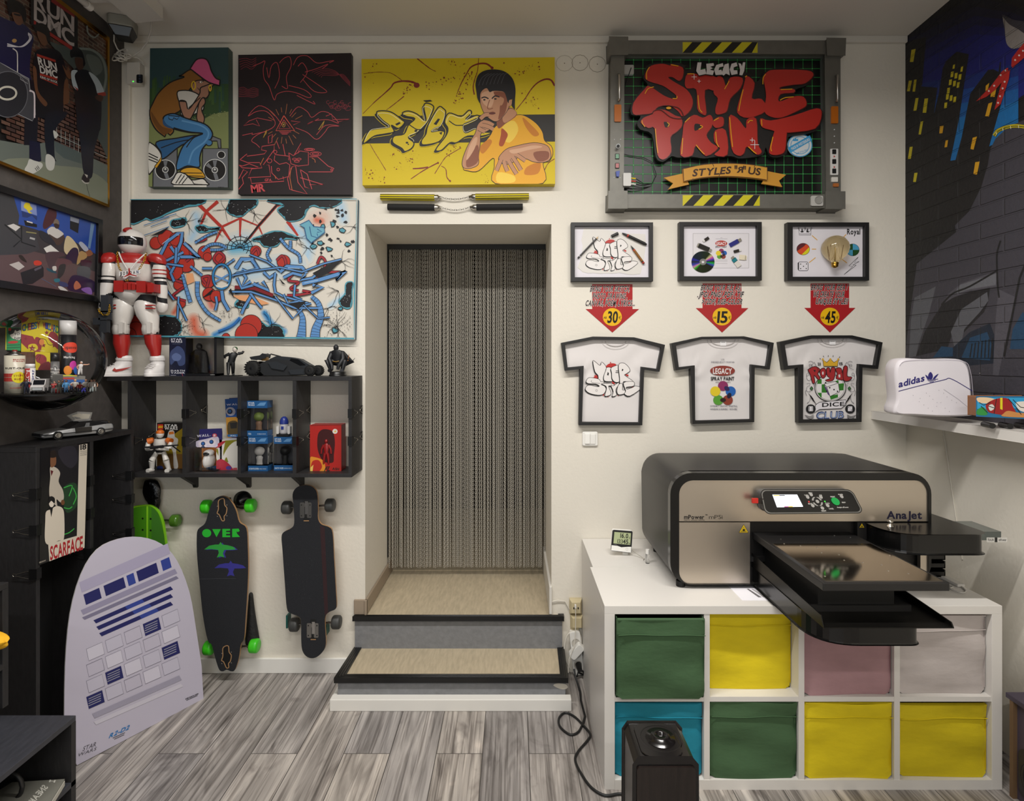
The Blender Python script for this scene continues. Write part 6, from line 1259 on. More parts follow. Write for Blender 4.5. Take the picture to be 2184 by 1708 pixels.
for q in ([(518,378),(550,370),(532,470),(506,470)],[(498,612),(522,610),(505,692),(484,692)],[(538,605),(558,602),(545,695),(526,695)],[(550,745),(572,742),(556,840),(533,840)],[(618,748),(645,745),(630,855),(603,855)],[(588,922),(608,918),(590,1020),(572,1020)],[(505,1115),(528,1112),(514,1205),(491,1205)],[(540,1312),(565,1310),(552,1380),(531,1380)],[(836,492),(850,488),(846,520),(830,522)],[(896,508),(912,502),(906,542),(890,545)]):a.poly(Y1,q)
for r_,(y,xs) in enumerate(((545,(815,845,875)),(605,(802,833,862)),(668,(788,)),(715,(780,808,836)),(780,(767,)))):
    for k,x in enumerate(xs):a.poly(Y1,[(x+4,y+k*10),(x+25,y+k*10-4),(x+20,y+38+k*10),(x,y+42+k*10)])
for q in ([(735,958),(764,952),(755,1010),(731,1012)],[(780,1065),(798,1062),(790,1115),(770,1118)],[(1085,650),(1112,628),(1100,680),(1082,690)],[(1130,665),(1168,655),(1152,735),(1120,735)],[(1105,785),(1135,775),(1108,885),(1080,880)],[(985,1045),(1018,1035),(992,1135),(968,1130)],[(1005,1230),(1038,1225),(1018,1325),(990,1320)]):a.poly(Y2,q)
# large grey shape with folds (plain, generic)
G='#3a3840';G2='#4c4a52';G3='#63646a'
a.poly(G,[(1400,900),(1260,960),(1160,1050),(1120,1130),(1100,1250),(1050,1420),(960,1600),(850,1710),(860,1760),(560,2000),(480,2600),(440,3200),(1800,3600),(1800,900)])
a.zoom(1840,440,3.285);a.poly(G2,[(700,540),(950,450),(945,560),(760,590),(640,640),(560,690),(610,610)],0);a.poly(G3,[(690,550),(945,470),(940,550),(760,580),(640,620)],0)
a.poly('#17161a',[(560,690),(640,640),(760,600),(900,570),(890,660),(860,740),(760,840),(700,900),(640,880),(600,1000),(380,1050),(440,880)])
a.poly('#55565c',[(370,640),(520,560),(470,760),(400,960),(380,1050),(330,1060),(345,800)]);a.poly('#55565c',[(700,720),(880,600),(890,660),(830,740),(720,860),(690,1000),(660,1030),(625,880)]);a.poly('#101c2c',[(560,1060),(760,880),(900,820),(930,900),(930,1100),(700,1120)]);a.poly('#163c5a',[(700,1060),(760,920),(880,880),(910,960),(900,1080)]);a.poly('#163c5a',[(500,1060),(560,980),(640,990),(640,1050)])
a.poly('#4c4a52',[(960,580),(1090,640),(1040,800),(1000,1000),(960,1190),(920,1180),(940,800)]);a.poly('#163c5a',[(1060,860),(1130,740),(1180,800),(1180,1000),(1040,1000)])
for q in ([(975,240),(950,330),(950,450)],[(950,450),(955,560),(965,640)],[(560,690),(640,610),(760,560),(950,450)]):a.line('#101012',smooth(q,False,4),12)
for k in range(7):a.line('#101012',[(760+k*26,1060),(775+k*24,960-k*6)],8)
a.line('#101012',[(1180,330),(1110,500),(1050,800),(1000,1050)],14)
a.zoom(1800,0,3.557);a.poly('#8a8582',[(1215,120),(1260,150),(1330,200),(1390,250),(1390,330),(1300,370),(1245,330),(1230,220)],1);a.poly('#38363e',[(1210,110),(1300,150),(1390,170),(1400,260),(1330,220),(1260,180)],1)
RD_='#b0241e';a.poly(RD_,[(1400,300),(1330,380),(1285,440),(1280,500),(1290,515),(1340,470),(1400,420)]);a.poly(RD_,[(1255,512),(1210,540),(1120,660),(1012,768),(1090,735),(1160,680),(1262,560)]);a.poly(RD_,[(1272,525),(1215,600),(1180,720),(1152,835),(1200,790),(1230,700),(1262,600)]);a.dots('#d8ccc8',[(1340,420),(1310,455),(1370,385),(1385,345),(1200,570),(1235,535),(1150,650),(1110,690),(1230,620),(1215,670),(1195,730),(1180,780)],8,6)
a.line('#b8a818',smooth([(1150,1030),(1180,990),(1260,960),(1330,955),(1400,965)],False,4),26);a.line('#15140c',smooth([(1150,1030),(1185,993),(1262,962),(1330,957),(1400,966)],False,4),5)
for x,y in ((1165,1010),(1215,980),(1275,965),(1335,960)):a.line('#e8e4c8',[(x,y-10),(x+3,y+12)],4)
a.build('mural_shapes',mu)
# ---------------------------------------------------------------- black furniture on the left
BW_=mat('#242324',.5,bump=.08,bscale=30,var=.18,stretch=(3,3,1),name='black_stained_board');BKI=mat('#161516',.7,name='black_board_inside');XF=-1.78
HZ=EYE-.323
WIRE=mat('#b8b3a8',.25,1.);CLB=mat('#0f0f10',.35)
def clip(edge,inn,side,up,label,group,hand=True,s=1.,L=.03):
    """binder clip gripping a board edge; inn points into the board, side to the face the handle lies on"""
    e,i_,n,u=Vector(edge),Vector(inn),Vector(side),Vector(up);t=thing('binder_clip',label,'binder clip',tuple(e-u*L/2),group=group)
    a=.011*s;pts=[(-.004,-.010),(-.004,.010),(.020,.0135),(.020,-.0135)]
    MB().slab([e+i_*p[0]*s+n*p[1]*s-u*L/2 for p in pts],u*L,CLB).build('clamp',t,bevel=.001)
    if hand:
        m=MB();b0=e+i_*.020*s+n*.0135*s;tip=b0+i_*.05*s+n*.002
        m.tube([b0-u*L*.35,b0+i_*.012*s-u*L*.3,tip-i_*.010-u*.003,tip-u*.006,tip+i_*.004,tip+u*.006,tip-i_*.010+u*.003,b0+i_*.012*s+u*L*.3,b0+u*L*.35],.0012,WIRE,6);m.build('handle',t)
    return t
# low shelf unit with two columns, open to the right
YN,YFc=2.112,2.655;YD=-XF/((CX-196)/F)
cb=thing('black_cabinet','tall black open cabinet against the dark left wall, carrying the silver model car','cabinet',(-1.86,2.38,0))
xw=lambda y:XL(y)+.004
MB().slab([(XF,YN,HZ-.02),(XF,YFc,HZ-.02),(xw(YFc),YFc,HZ-.02),(xw(YN),YN,HZ-.02)],(0,0,.02),BW_).build('top_panel',cb,bevel=.001)
for nm,y in (('side_panel',YN),('divider',YD-.009),('side_panel',YFc-.018)):MB().box(xw(y)+.002,XF,y,y+.018,0,HZ-.02,BW_).build(nm,cb,bevel=.001)
MB().slab([(xw(YN)+.002,YN+.018,.0),(xw(YFc)+.002,YFc-.018,.0),(xw(YFc)+.008,YFc-.018,.0),(xw(YN)+.008,YN+.018,.0)],(0,0,HZ-.02),BKI).build('back_panel',cb)
MB().box(-1.93,XF-.002,YN+.018,YFc-.018,.0,.03,BW_).build('bottom_panel',cb)
def cz(py,y):return EYE-(py-CY)/F*y
for k,(py,y,hd) in enumerate(((1054,YN,1),(1132,YN,1),(1225,YN,1),(1025,YD-.009,0),(1095,YD-.009,0),(1180,YD-.009,1),(1014,YFc-.018,1),(1064,YFc-.018,1),(1136,YFc-.018,1))):
    clip((XF,y+.009,cz(py,y)),(-1,0,0),(0,-1,0),(0,0,1),('%s binder clip on the %s edge of the black cabinet' % (('top','middle','lowest')[k % 3],('near','middle','far')[k//3])),'binder clips on the black cabinet',bool(hd),1.1,.04)
# boxed figure set in the near column, with a white side strip and red lettering
bx=thing('figure_box','tall black and white boxed figure with red SCARFACE lettering in the black cabinet','toy box',(-1.81,2.22,.64))
pm=plane_map((XF+.003,0,0),(1,0,0));q4=[pm(87,956),pm(186,946),pm(180,1168),pm(84,1205)]
MB().slab(q4,(-.06,0,0),mat('#121113',.3,coat=.4)).build('box',bx)
a=Art(pm,h0=.0006,rough=.35,clip=[(87,956),(186,946),(180,1168),(84,1205)]).zoom(0,920,4.494);IV='#d9cfbf'
a.poly('#1b1a1e',[(480,170),(760,130),(735,1005),(640,1040),(470,1000)]);a.poly('#2c2a33',[(560,180),(700,140),(745,260),(690,350),(600,300)],1);a.poly('#23402a',[(610,530),(730,500),(740,700),(640,780),(600,650)],1)
for q in ([(610,540),(690,520),(660,620)],[(700,540),(730,620),(700,700)],[(600,990),(660,970),(710,930)],[(610,730),(660,740),(690,720)]):a.line('#3fae4a',smooth(q,False),9)
a.poly(IV,[(757,130),(838,115),(808,1125),(472,1245),(460,1080),(735,1000)])
a.poly('#bdb4a6',[(480,340),(540,350),(575,400),(560,480),(600,560),(610,640),(580,680),(540,650),(545,720),(480,640),(470,560),(480,440)],1);a.poly('#7a5238',[(485,240),(530,230),(535,310),(500,345),(482,330)],1);a.poly('#241c18',[(482,190),(530,185),(540,240),(484,250)],1);a.poly('#5a1c22',[(482,370),(510,380),(490,430)]);a.poly('#6d472e',ell(600,680,18,26))
a.poly(IV,[(440,770),(490,745),(540,715),(600,740),(615,840),(610,1030),(560,1045),(480,1085),(430,1050),(432,860)],1);a.poly('#e2d8ca',ell(492,690,24,36));a.poly('#171518',[(464,640),(490,620),(522,640),(520,690),(490,665),(466,690)],1);a.poly('#171518',[(475,735),(505,735),(490,822)])
a.text('#ad1f2a','SCARFACE',(478,1105),(792,1000),(478,1232),gap=.03);a.text('#1a191b','18',(768,130),(826,120),(768,178),gap=.06)
for k,w_ in enumerate(('MOTION','ACTION','SOUND')):a.text('#1a191b',w_,(766,190+k*17),(828,182+k*17),(766,200+k*17),bold=0)
a.text('#d9cfbf','SIDESHOW',(374,1250),(436,1228),(374,1264),bold=0);a.build('box_print',bx)
# display shelf on the back wall
SX0,SX1,SY=-1.925,-.765,2.68;SZ1=cz(803,SY);SZ0=cz(1018,SY)
sh=thing('display_shelf','black five-compartment wall shelf full of toys under the graffiti panel','shelf',((SX0+SX1)/2,2.78,SZ0))
MB().box(SX0,SX1,SY,WB-.001,SZ1-.02,SZ1,BW_).build('top_panel',sh,bevel=.001);MB().box(SX0+.02,SX1,SY,WB-.001,SZ0,SZ0+.018,BW_).build('bottom_panel',sh,bevel=.001)
DXS=[(272,279.5),(388.6,396.5),(506.5,513.5),(624,632),(743,750)];DW=[]
for k,(u,v) in enumerate(DXS):
    x0,x1=(u-CX)/F*SY,(v-CX)/F*SY;x1=SX1 if k == 4 else x1;DW.append((x0,x1));MB().box(x0,x1,SY+.001,WB-.001,SZ0+.018,SZ1-.02,BW_).build('side_panel' if k in (0,4) else 'divider',sh)
for u in (408,523,638):
    x=(u-CX)/F*2.82;MB().slab([(x-.009,2.72,SZ0),(x-.009,2.868,SZ0),(x-.009,2.868,SZ0-.085),(x-.009,2.855,SZ0-.088),(x-.009,2.845,SZ0-.07)],(.018,0,0),BW_).build('bracket',sh,bevel=.001)
nth=('left end','second','third','fourth','right end')
for k,(x0,x1) in enumerate(DW):
    for r,py in enumerate((882,941)):
        z=cz(py,SY);xm=(x0+x1)/2
        if k == 0 and r == 0:continue
        w_='upper' if r == 0 else 'lower'
        clip((xm,SY,z),(0,1,0),(1,0,0),(0,0,1),'%s front binder clip on the %s upright of the toy shelf' % (w_,nth[k]),'binder clips on the toy shelf',True,1.,.042)
        if k in (1,3,4) or r == 1:clip((xm,WB-.002,z+.004),(0,-1,0),(1,0,0),(0,0,1),'%s rear binder clip on the %s upright of the toy shelf' % (w_,nth[k]),'binder clips on the toy shelf',True,.9,.042)
# low shelf unit in the near left corner with a book, and a taller unit beside it with a yellow cloth
ls=thing('low_shelf','low black shelf unit in the bottom left corner holding a pale book','shelf',(-1.6,1.3,0))
LX,LY=-1.313,1.70;LZ=EYE-1.0655
for nm,z0,z1 in (('top_panel',LZ-.016,LZ),('shelf',LZ-.205,LZ-.189),('bottom_panel',0,.016)):MB().box(-1.9,LX,.8,LY,z0,z1,mat('#33343a',.4,bump=.05,bscale=20,var=.15,stretch=(4,1,1),name='black_shelf_board')).build(nm,ls,bevel=.001)
MB().box(-1.9,LX,LY-.018,LY,.016,LZ-.016,BW_).build('side_panel',ls);MB().box(-1.9,LX,.8,.818,.016,LZ-.016,BW_).build('side_panel',ls);MB().box(-1.9,-1.89,.818,LY-.018,.016,LZ-.016,BKI).build('back_panel',ls);MB().box(-1.7,LX-.03,.83,LY-.02,.016,LZ-.21,BKI).build('inner_panel',ls)
z=LZ-.189;bk=thing('book','pale grey book lying in the low black shelf, SNEAKERS on its cover','book',(-1.42,1.5,z))
fl=lambda u,v,zz_:P(u,v,(EYE-zz_)*F/(v-CY));zc=z+.022
B4=[fl(25,1668,zc),fl(138,1661,zc),fl(100,1722,zc),fl(-60,1722,zc)];B4[1].y=min(B4[1].y,LY-.025);B4[0].y=min(B4[0].y,LY-.025)
MB().slab([p-Vector((0,0,.0215)) for p in B4],(0,0,.0215),mat('#6f6e66',.45)).build('cover',bk)
MB().slab([p-Vector((0,0,.018))+Vector((.002,-.002,0)) for p in B4],(0,0,.014),mat('#b9b6ac',.6)).build('pages',bk)
a=Art(lambda u,v,h=0.:fl(u,v,zc)+Vector((0,0,h)),h0=.0006);a.text('#c4c2b8','SNEAKERS',(92,1673),(42,1728),(103,1679));a.text('#c4c2b8','H',(106,1663),(119,1664),(104,1668));a.build('cover_lettering',bk)
g=MB();g.tube([fl(10,1700,z+.02)+Vector((.05*math.cos(t_),.0,.045*math.sin(t_)+.03)) for t_ in [2*PI*k/16 for k in range(16)]],.006,mat('#1c1b1c',.4),8,closed=True);g.solo('headband','dark round headphone band beside the pale book in the low shelf','headphones')
ts=thing('tall_shelf','tall black shelf at the left edge of the picture with a yellow cloth','shelf',(-1.73,1.6,0))
TX,TY=-1.56,1.75;TZ=cz(1253,TY);TB=cz(1400,TY)
MB().box(-1.93,TX,TY-.02,TY,LZ+.001,TZ,BW_).build('side_panel',ts,bevel=.001);MB().box(-1.93,TX,1.2,TY,TZ,TZ+.018,BW_).build('top_panel',ts,bevel=.001);MB().box(-1.93,TX,1.2,TY-.02,TB-.03,TB-.014,BW_).build('shelf',ts);MB().box(-1.93,TX,1.2,1.22,LZ+.001,TZ,BW_).build('side_panel',ts);MB().box(-1.93,-1.92,1.22,TY-.02,LZ+.001,TZ,BKI).build('back_panel',ts)
g=MB();c0=P(-2,1372,1.66)
R=[]
for k in range(7):
    f=k/6;rad=math.sin(PI*(.12+.86*f))**.5;R.append([Vector((c0.x-.11+f*.135+.008*math.sin(3*t_+k),c0.y+.05*rad*math.cos(t_)*.7,c0.z+.004+.032*rad*math.sin(t_)+.004*math.sin(5*t_+k))) for t_ in [2*PI*j/18 for j in range(18)]])
g.loft(R,mat('#e0a816',.8,bump=.2,bscale=20));g.solo('yellow_cloth','yellow folded cloth sticking out of the tall black shelf','cloth',sub=1)
# ---------------------------------------------------------------- pictures on the left wall
def wall_frame(name,label,O,I,m,d,cat,inner):
    lm=off(left_map,d);t=thing(name,label,cat,tuple(left_map(*O[2])))
    MB().ring([lm(*p) for p in O],[lm(*p) for p in I],-NL*(d-.001),m).build('frame',t,bevel=.001)
    k=off(left_map,d*.55);b=MB().slab([k(*p) for p in I],-NL*(d*.5),mat(inner,.3)).build('print',t)
    return t,b,Art(k,h0=.0006,rough=.3,clip=I)
EX=-110
gold=mat('#b8862e',.28,1.,name='gold_frame')
O=[(EX,-176),(224,80),(224,442),(EX,310)];I=[(EX+6,-160),(220,86),(220,435),(EX+6,306)]
t,b,a=wall_frame('gold_framed_poster','gold framed poster of three people in dark clothes before a brick wall, RUN DMC banner',O,I,gold,.022,'poster','#1c1a1a')
a.zoom(0,0,7.763)
BR_=['#4a3028','#553a30','#3c2a26','#5a4238'];a.poly('#7d7468',[(-900,-1300),(1740,600),(1740,1800),(-900,1500)])
def lerp2(q,u,v):
    t_=(q[0][0]+(q[1][0]-q[0][0])*u,q[0][1]+(q[1][1]-q[0][1])*u);w_=(q[3][0]+(q[2][0]-q[3][0])*u,q[3][1]+(q[2][1]-q[3][1])*u);return (t_[0]+(w_[0]-t_[0])*v,t_[1]+(w_[1]-t_[1])*v)
QW=[(-900,-1350),(1745,610),(1745,2900),(-900,2000)];NR_=40
for r in range(NR_):
    for c in range(16):
        u0=(c+(.5 if r % 2 else 0))/16;u1=u0+1/16-.006;v0,v1=r/NR_,(r+1)/NR_-.006
        if u0 <.3 and r >30:continue
        a.poly(BR_[(r*7+c*3) % 4],[lerp2(QW,u,v) for u,v in ((u0,v0),(min(u1,1),v0),(min(u1,1),v1),(u0,v1))])
a.poly('#3f4644',[(1200,780),(1400,800),(1600,900),(1700,1100),(1745,1500),(1745,2600),(1600,2400),(1350,1900),(1250,1300),(900,900),(740,700),(900,740)],1);a.line('#6d7672',smooth([(1230,800),(1450,830),(1620,980),(1680,1250),(1640,1500)],False),40);a.poly('#5a625e',[(1350,900),(1550,960),(1620,1150),(1500,1250),(1400,1100)],1);a.line('#7c827e',smooth([(1360,420),(1380,550),(1480,620),(1560,560)],False),26)
a.zoom(0,200,6.57);a.poly('#5d645e',[(-600,560),(320,720),(690,660),(1060,820),(1440,1000),(1440,1700),(-600,1000)]);a.poly('#737868',[(300,900),(700,1000),(1100,1050),(1440,1250),(1440,1560),(0,1000)],1);a.poly('#4a5452',[(690,660),(1060,820),(1070,980),(820,900),(700,800)])
for k in range(9):a.line('#9aa09c',[(720+k*62,470+k*30),(720+k*62,640+k*36)],6)
a.line('#9aa09c',[(690,560),(1440,900)],6);a.line('#2c2e2c',[(1140,1250),(1160,1340),(1190,1440)],6)
a.zoom(0,0,7.763);BKc='#121014';a.poly(BKc,[(415,-400),(1205,230),(1205,850),(415,400)])
a.poly('#7a1d1a',[(760,-60),(1150,230),(1150,290),(760,30)]);a.poly('#8a211d',[(468,335),(510,355),(500,410),(465,395)]);a.poly('#8a211d',[(690,500),(1115,770),(1105,830),(740,590)])
W0='#a8a0a0';a.text(W0,'RUN',(470,-165),(1145,290),(468,70),gap=.03);a.text(W0,'DMC',(468,78),(1145,540),(468,315),gap=.03)
# three standing people, left to right
CL=['#16131e','#121016','#14121a'];SKs=['#5c3c2c','#5a3a28','#3c261e']
a.poly('#1b1a3a',[(-300,330),(60,340),(330,420),(460,620),(430,800),(400,1200),(480,1700),(-300,1700)],1);a.poly(SKs[0],[(110,180),(240,190),(300,300),(250,410),(170,390),(110,270)],1);a.poly('#0f0c10',[(20,20),(160,0),(320,120),(340,330),(290,350),(240,230),(110,200),(60,260)],1);a.poly('#18151a',[(130,215),(250,240),(245,270),(135,245)])
for k in range(3):a.line('#b9b6bc',smooth([(20,720+k*22),(250,775-k*4),(380,700-k*18),(430-k*20,600),(370,540+k*16)],False),13)
a.poly('#9c7a4a',ell(140,672,40,32));a.poly('#141019',[(330,1300),(560,1350),(520,2400),(300,2400)])
a.poly(CL[1],[(480,890),(700,800),(900,860),(990,1080),(1000,1350),(960,1500),(960,1800),(930,1980),(480,1900),(470,1500)],1);a.poly(SKs[1],[(530,500),(680,560),(700,700),(650,760),(590,720),(530,600)],1);a.poly('#120f12',[(470,420),(600,380),(720,480),(740,700),(690,680),(660,580),(530,510),(490,520)],1);a.poly(SKs[1],[(450,1120),(510,1150),(540,1500),(690,1700),(640,1750),(500,1540)],1);a.poly(SKs[1],[(980,1350),(1040,1340),(1060,1660),(990,1730),(960,1690)],1)
a.poly('#8a2a20',[(518,888),(830,990),(834,1030),(520,930)]);a.poly('#8a2a20',[(565,1210),(860,1290),(866,1420),(570,1290)]);a.poly(CL[1],[(568,1245),(862,1330),(864,1392),(570,1284)]);W1='#b4b0ac';a.text(W1,'RUN',(522,935),(838,1045),(545,1065),gap=.04);a.text(W1,'DMC',(556,1080),(850,1175),(572,1200),gap=.04);a.text(W1,'KING OF ROCK',(572,1250),(862,1345),(574,1285),bold=1)
a.poly(CL[2],[(1140,1180),(1300,1150),(1420,1200),(1560,1400),(1600,1700),(1590,2050),(1540,2180),(1220,2180),(1180,1900)],1);a.poly('#9aa4aa',[(1095,1180),(1200,1170),(1150,1260),(1210,1480),(1120,1420)],1);a.poly('#9aa4aa',[(1385,1190),(1540,1300),(1650,1540),(1540,1560),(1490,1400)],1);a.poly('#8a2a20',[(1530,1540),(1660,1520),(1680,1580),(1560,1600)]);a.poly('#8a2a20',[(1130,1420),(1205,1470),(1200,1500)]);a.poly(SKs[2],[(1160,950),(1290,980),(1310,1100),(1230,1160),(1170,1080)],1);a.poly('#0f0d12',[(1080,840),(1190,790),(1280,860),(1330,1050),(1290,1090),(1280,960),(1150,940),(1090,950)],1);a.poly(SKs[1],[(945,1070),(990,1140),(1020,1160),(1040,1090),(1060,1150),(1090,1250),(1075,1310),(1010,1250)],1);a.poly(SKs[2],[(1490,1600),(1560,1570),(1630,1600),(1600,1680),(1520,1650)],1)
a.zoom(0,200,6.57);a.poly('#15122a',[(330,650),(480,680),(500,940),(440,960),(330,900)]);a.poly('#14131c',[(560,300),(830,250),(860,300),(700,500),(690,880),(720,940),(580,860)],1);a.poly('#151320',[(1040,300),(1300,300),(1330,480),(1250,800),(1220,1160),(1110,1130),(1060,760)],1)
a.poly('#b8b8b2',[(330,915),(400,935),(500,965),(520,1010),(480,1060),(380,1120),(300,1110),(262,1060),(300,990)],1);a.lines('#1e1e22',[[(445,1005),(472,1050)],[(428,1020),(458,1066)],[(410,1036),(440,1082)]],9);a.poly('#b8b8b2',[(565,860),(620,850),(690,920),(680,1040),(640,1075),(590,1060),(560,990)],1);a.poly('#b8b8b2',[(670,510),(740,570),(690,625)],1);a.poly('#1f1419',[(1075,1170),(1120,1110),(1180,1180),(1170,1240),(1090,1225)],1);a.line('#b0aca4',smooth([(1075,1210),(1120,1250),(1175,1248)],False),16);a.poly('#b0aca4',[(1110,1120),(1160,1140),(1150,1180)])
a.zoom(0,0,7.763);a.shape('#3c3c42','#8a8a8e',[(-200,980),(0,1090),(210,1210),(380,1300),(400,1480),(470,1520),(490,1900),(440,2000),(-200,1700)],12);a.circ('#26262c',30,1560,330,380);a.line('#5c5c62',ell(30,1560,330,380,36),14,closed=True);a.line('#b8b4a8',ell(20,1540,150,105,26),34,closed=True);a.line('#b8b4b0',smooth([(110,800),(180,860),(190,1000),(190,1190)],False),18);a.line('#c8bcc0',smooth([(390,1500),(450,1520),(475,1600),(475,1950)],False),26);a.shape(None,'#8a8a8e',[(235,1240),(370,1320),(365,1385),(240,1310)],10)
a.build('poster_print',b)
# black framed photograph of people sitting in a blue room
O=[(EX,362),(206,469),(205,645),(EX,600)];I=[(EX+12,382),(197,477),(193,631),(EX+12,584)]
t,b,a=wall_frame('black_framed_photo','black framed colour photograph of people lounging in a blue room with a stereo',O,I,mat('#0d0d10',.3),.03,'picture frame','#3a3638')
a.zoom(0,390,6.325);a.poly('#2a4a9a',[(-700,-200),(700,360),(1250,545),(1240,960),(900,760),(640,700),(400,620),(-700,300)]);a.poly('#5a4648',[(-700,900),(300,900),(700,1000),(1240,1200),(1220,1530),(-700,1250)]);a.poly('#3c3c40',[(-700,-150),(120,180),(200,440),(180,600),(420,700),(480,900),(300,960),(-700,1000)])
a.poly('#6a8ab0',[(1175,540),(1225,555),(1165,890),(1135,870)]);a.poly('#4a2228',[(600,340),(700,370),(690,500),(560,620),(520,560)],1);a.poly('#16161a',[(890,440),(1020,480),(1000,680),(890,620)]);a.poly('#8a90a0',[(895,450),(1015,486),(1008,545),(893,510)]);a.poly('#7c8cc0',[(222,245),(430,300),(440,440),(225,370)]);a.poly('#d8c428',[(262,300),(290,265),(340,275),(350,310),(380,350),(340,380),(375,410),(330,405),(300,360),(265,335)],1);a.poly('#23356a',[(230,380),(440,450),(440,510),(370,440),(310,470),(240,460)]);a.poly('#141418',[(260,500),(440,560),(440,600),(280,575)]);a.poly('#d8d4d0',[(300,510),(380,530),(380,548),(300,525)])
def pn_(c,*q):a.poly(c,list(q),1)
a.poly('#c9c6c4',[(35,575),(120,550),(215,595),(150,650)]);pn_('#c9c4bf',(580,640),(640,590),(720,620),(800,680),(780,710),(700,750),(600,700));pn_('#3a2620',(670,540),(740,550),(735,610),(690,610));pn_('#7a6a5c',(660,550),(690,485),(735,510),(740,560),(700,545));pn_('#4a3830',(600,690),(720,750),(800,700),(810,760),(740,840),(650,800));pn_('#2a2a30',(480,640),(600,700),(700,840),(560,800),(480,720));a.poly('#d8d6d2',[(530,880),(625,835),(750,935),(570,940)]);pn_('#c8b894',(830,740),(880,720),(960,800),(1010,900),(1000,1010),(920,1010),(810,920));pn_('#28203a',(920,880),(1000,900),(990,1060),(900,1080),(830,1010));pn_('#4a3a40',(570,940),(760,930),(820,980),(720,1020),(640,1180),(570,1050));pn_('#5c3e44',(720,1040),(850,1030),(920,1080),(820,1130),(780,1250),(700,1300));pn_('#2a2a2c',(740,1120),(830,1100),(800,1230),(720,1290));pn_('#1c4a5a',(570,1145),(690,1190),(700,1220),(600,1190));pn_('#c9c4bf',(650,1130),(700,1125),(702,1180),(660,1180));pn_('#2a7080',(670,1300),(740,1290),(750,1330),(690,1340));pn_('#8a5a40',(1100,930),(1160,900),(1200,960),(1130,990));pn_('#a9b0c0',(1010,820),(1050,795),(1140,890),(1090,920));pn_('#a88a5c',(1020,930),(1100,940),(1120,1000),(1050,1050),(980,1100));pn_('#3a1c30',(1040,1040),(1180,1060),(1150,1140),(1050,1120));pn_('#4a4c52',(1000,1130),(1160,1150),(1140,1300),(1000,1270));pn_('#2a1a3c',(870,1330),(960,1240),(1220,1330),(1200,1480),(880,1450));pn_('#b06a50',(940,1380),(980,1320),(1040,1400),(960,1440));pn_('#8058a8',(1040,1430),(1160,1410),(1190,1500),(1120,1490));pn_('#c43c2c',(395,1060),(450,1045),(500,1070),(490,1105),(410,1110));a.poly('#1e1e22',[(215,1210),(500,1110),(530,1150),(530,1260),(380,1360),(250,1370)]);a.poly('#55505e',[(400,1160),(500,1120),(500,1150),(410,1190)]);a.poly('#b8b2b0',[(60,1100),(190,1060),(270,1130),(190,1180),(90,1120)]);pn_('#c9c6c4',(725,1400),(780,1400),(860,1460),(780,1460));pn_('#35406a',(740,1330),(840,1350),(860,1400),(760,1390));pn_('#2c2420',(190,980),(240,980),(300,1070),(230,1040));a.line('#191c1e',[(0,560),(230,760),(120,860)],16);a.line('#191c1e',[(230,580),(230,800),(420,860)],14);a.line('#8a8458',[(290,660),(430,680)],16);a.line('#a8a8a8',[(340,740),(410,760)],26);a.line('#4a80b0',[(500,1290),(700,1400)],3);a.build('photo_print',b)
# ---------------------------------------------------------------- corner: ceiling lamp end, sensor, cables, white box
cl=thing('ceiling_lamp','white batten ceiling lamp with a switched-off tube at the top left','ceiling lamp',(-1.62,2.5,ZC-.08))
lp=lambda u,v,z:P(u,v,(EYE-z)*F/(v-CY));z_=ZC-.002
MB().slab([(-1.80,1.9,z_-.06),(-1.62,1.9,z_-.06),(-1.62,2.62,z_-.06),(-1.76,2.64,z_-.06)],(0,0,.06),mat('#cfcbc4',.5)).build('housing',cl,bevel=.003)
MB().cyl((-1.90,1.9,z_-.05),(-1.90,2.52,z_-.05),.014,mat('#bdb9b4',.3),n=14).build('tube',cl);MB().cyl((-1.90,2.52,z_-.05),(-1.90,2.545,z_-.05),.016,mat('#dedad4',.4),n=14).build('tube_cap',cl);MB().box(-1.915,-1.8,2.5,2.54,z_-.03,z_,mat('#cfcbc4',.5)).build('tube_holder',cl)
sn=thing('corner_sensor','grey and black motion sensor in the top left corner under the ceiling','sensor',tuple(P(262,80,2.72)))
g=MB();T_=Matrix.Translation(P(262,56,2.72)) @ Matrix.Rotation(.35,4,'Z');g.rbox(-.055,.055,-.05,.05,-.018,.03,.02,mat('#8b897f',.5),T_,axis='Z');g.build('housing',sn,bevel=.004)
g=MB();g.loft([[T_ @ Vector((x*.052,y*.046,-.018)) for x,y in ((-1,-1),(1,-1),(1,1),(-1,1))],[T_ @ Vector((x*.03+.005,y*.03,-.062)) for x,y in ((-1,-1),(1,-1),(1,1),(-1,1))]],mat('#141416',.3),smooth=False);g.build('lens',sn,bevel=.004)
WC=mat('#c9c4bb',.5);g=MB();Zc=2.80;rg=random.Random(9)
for k in range(5):
    cx_,cy_=258+rg.uniform(-6,8),120+rg.uniform(-4,4);rx,ry=rg.uniform(10,22),rg.uniform(5,13);g.tube([P(cx_+rx*math.cos(t_),cy_+ry*math.sin(t_+k),Zc-.004*k+.012*math.sin(t_*2+k)) for t_ in [2*PI*j/18 for j in range(18)]],.0032,WC,6,closed=True)
g.tube([P(*q) for q in ((323,36,2.62),(322,62,2.70),(314,90,2.76),(300,108,2.79),(284,119,2.80),(268,122,2.80))],.0034,WC,6)
g.tube([P(*q) for q in ((243,75,2.74),(243,88,2.77),(250,104,2.79),(258,112,2.80))],.0034,WC,6);g.tube([P(*q) for q in ((280,120,2.80),(295,124,2.82),(304,132,2.835),(306,140,2.84))],.0026,WC,6)
g.solo('cable_bundle','bundle of white cable tied in the top left corner','cable')
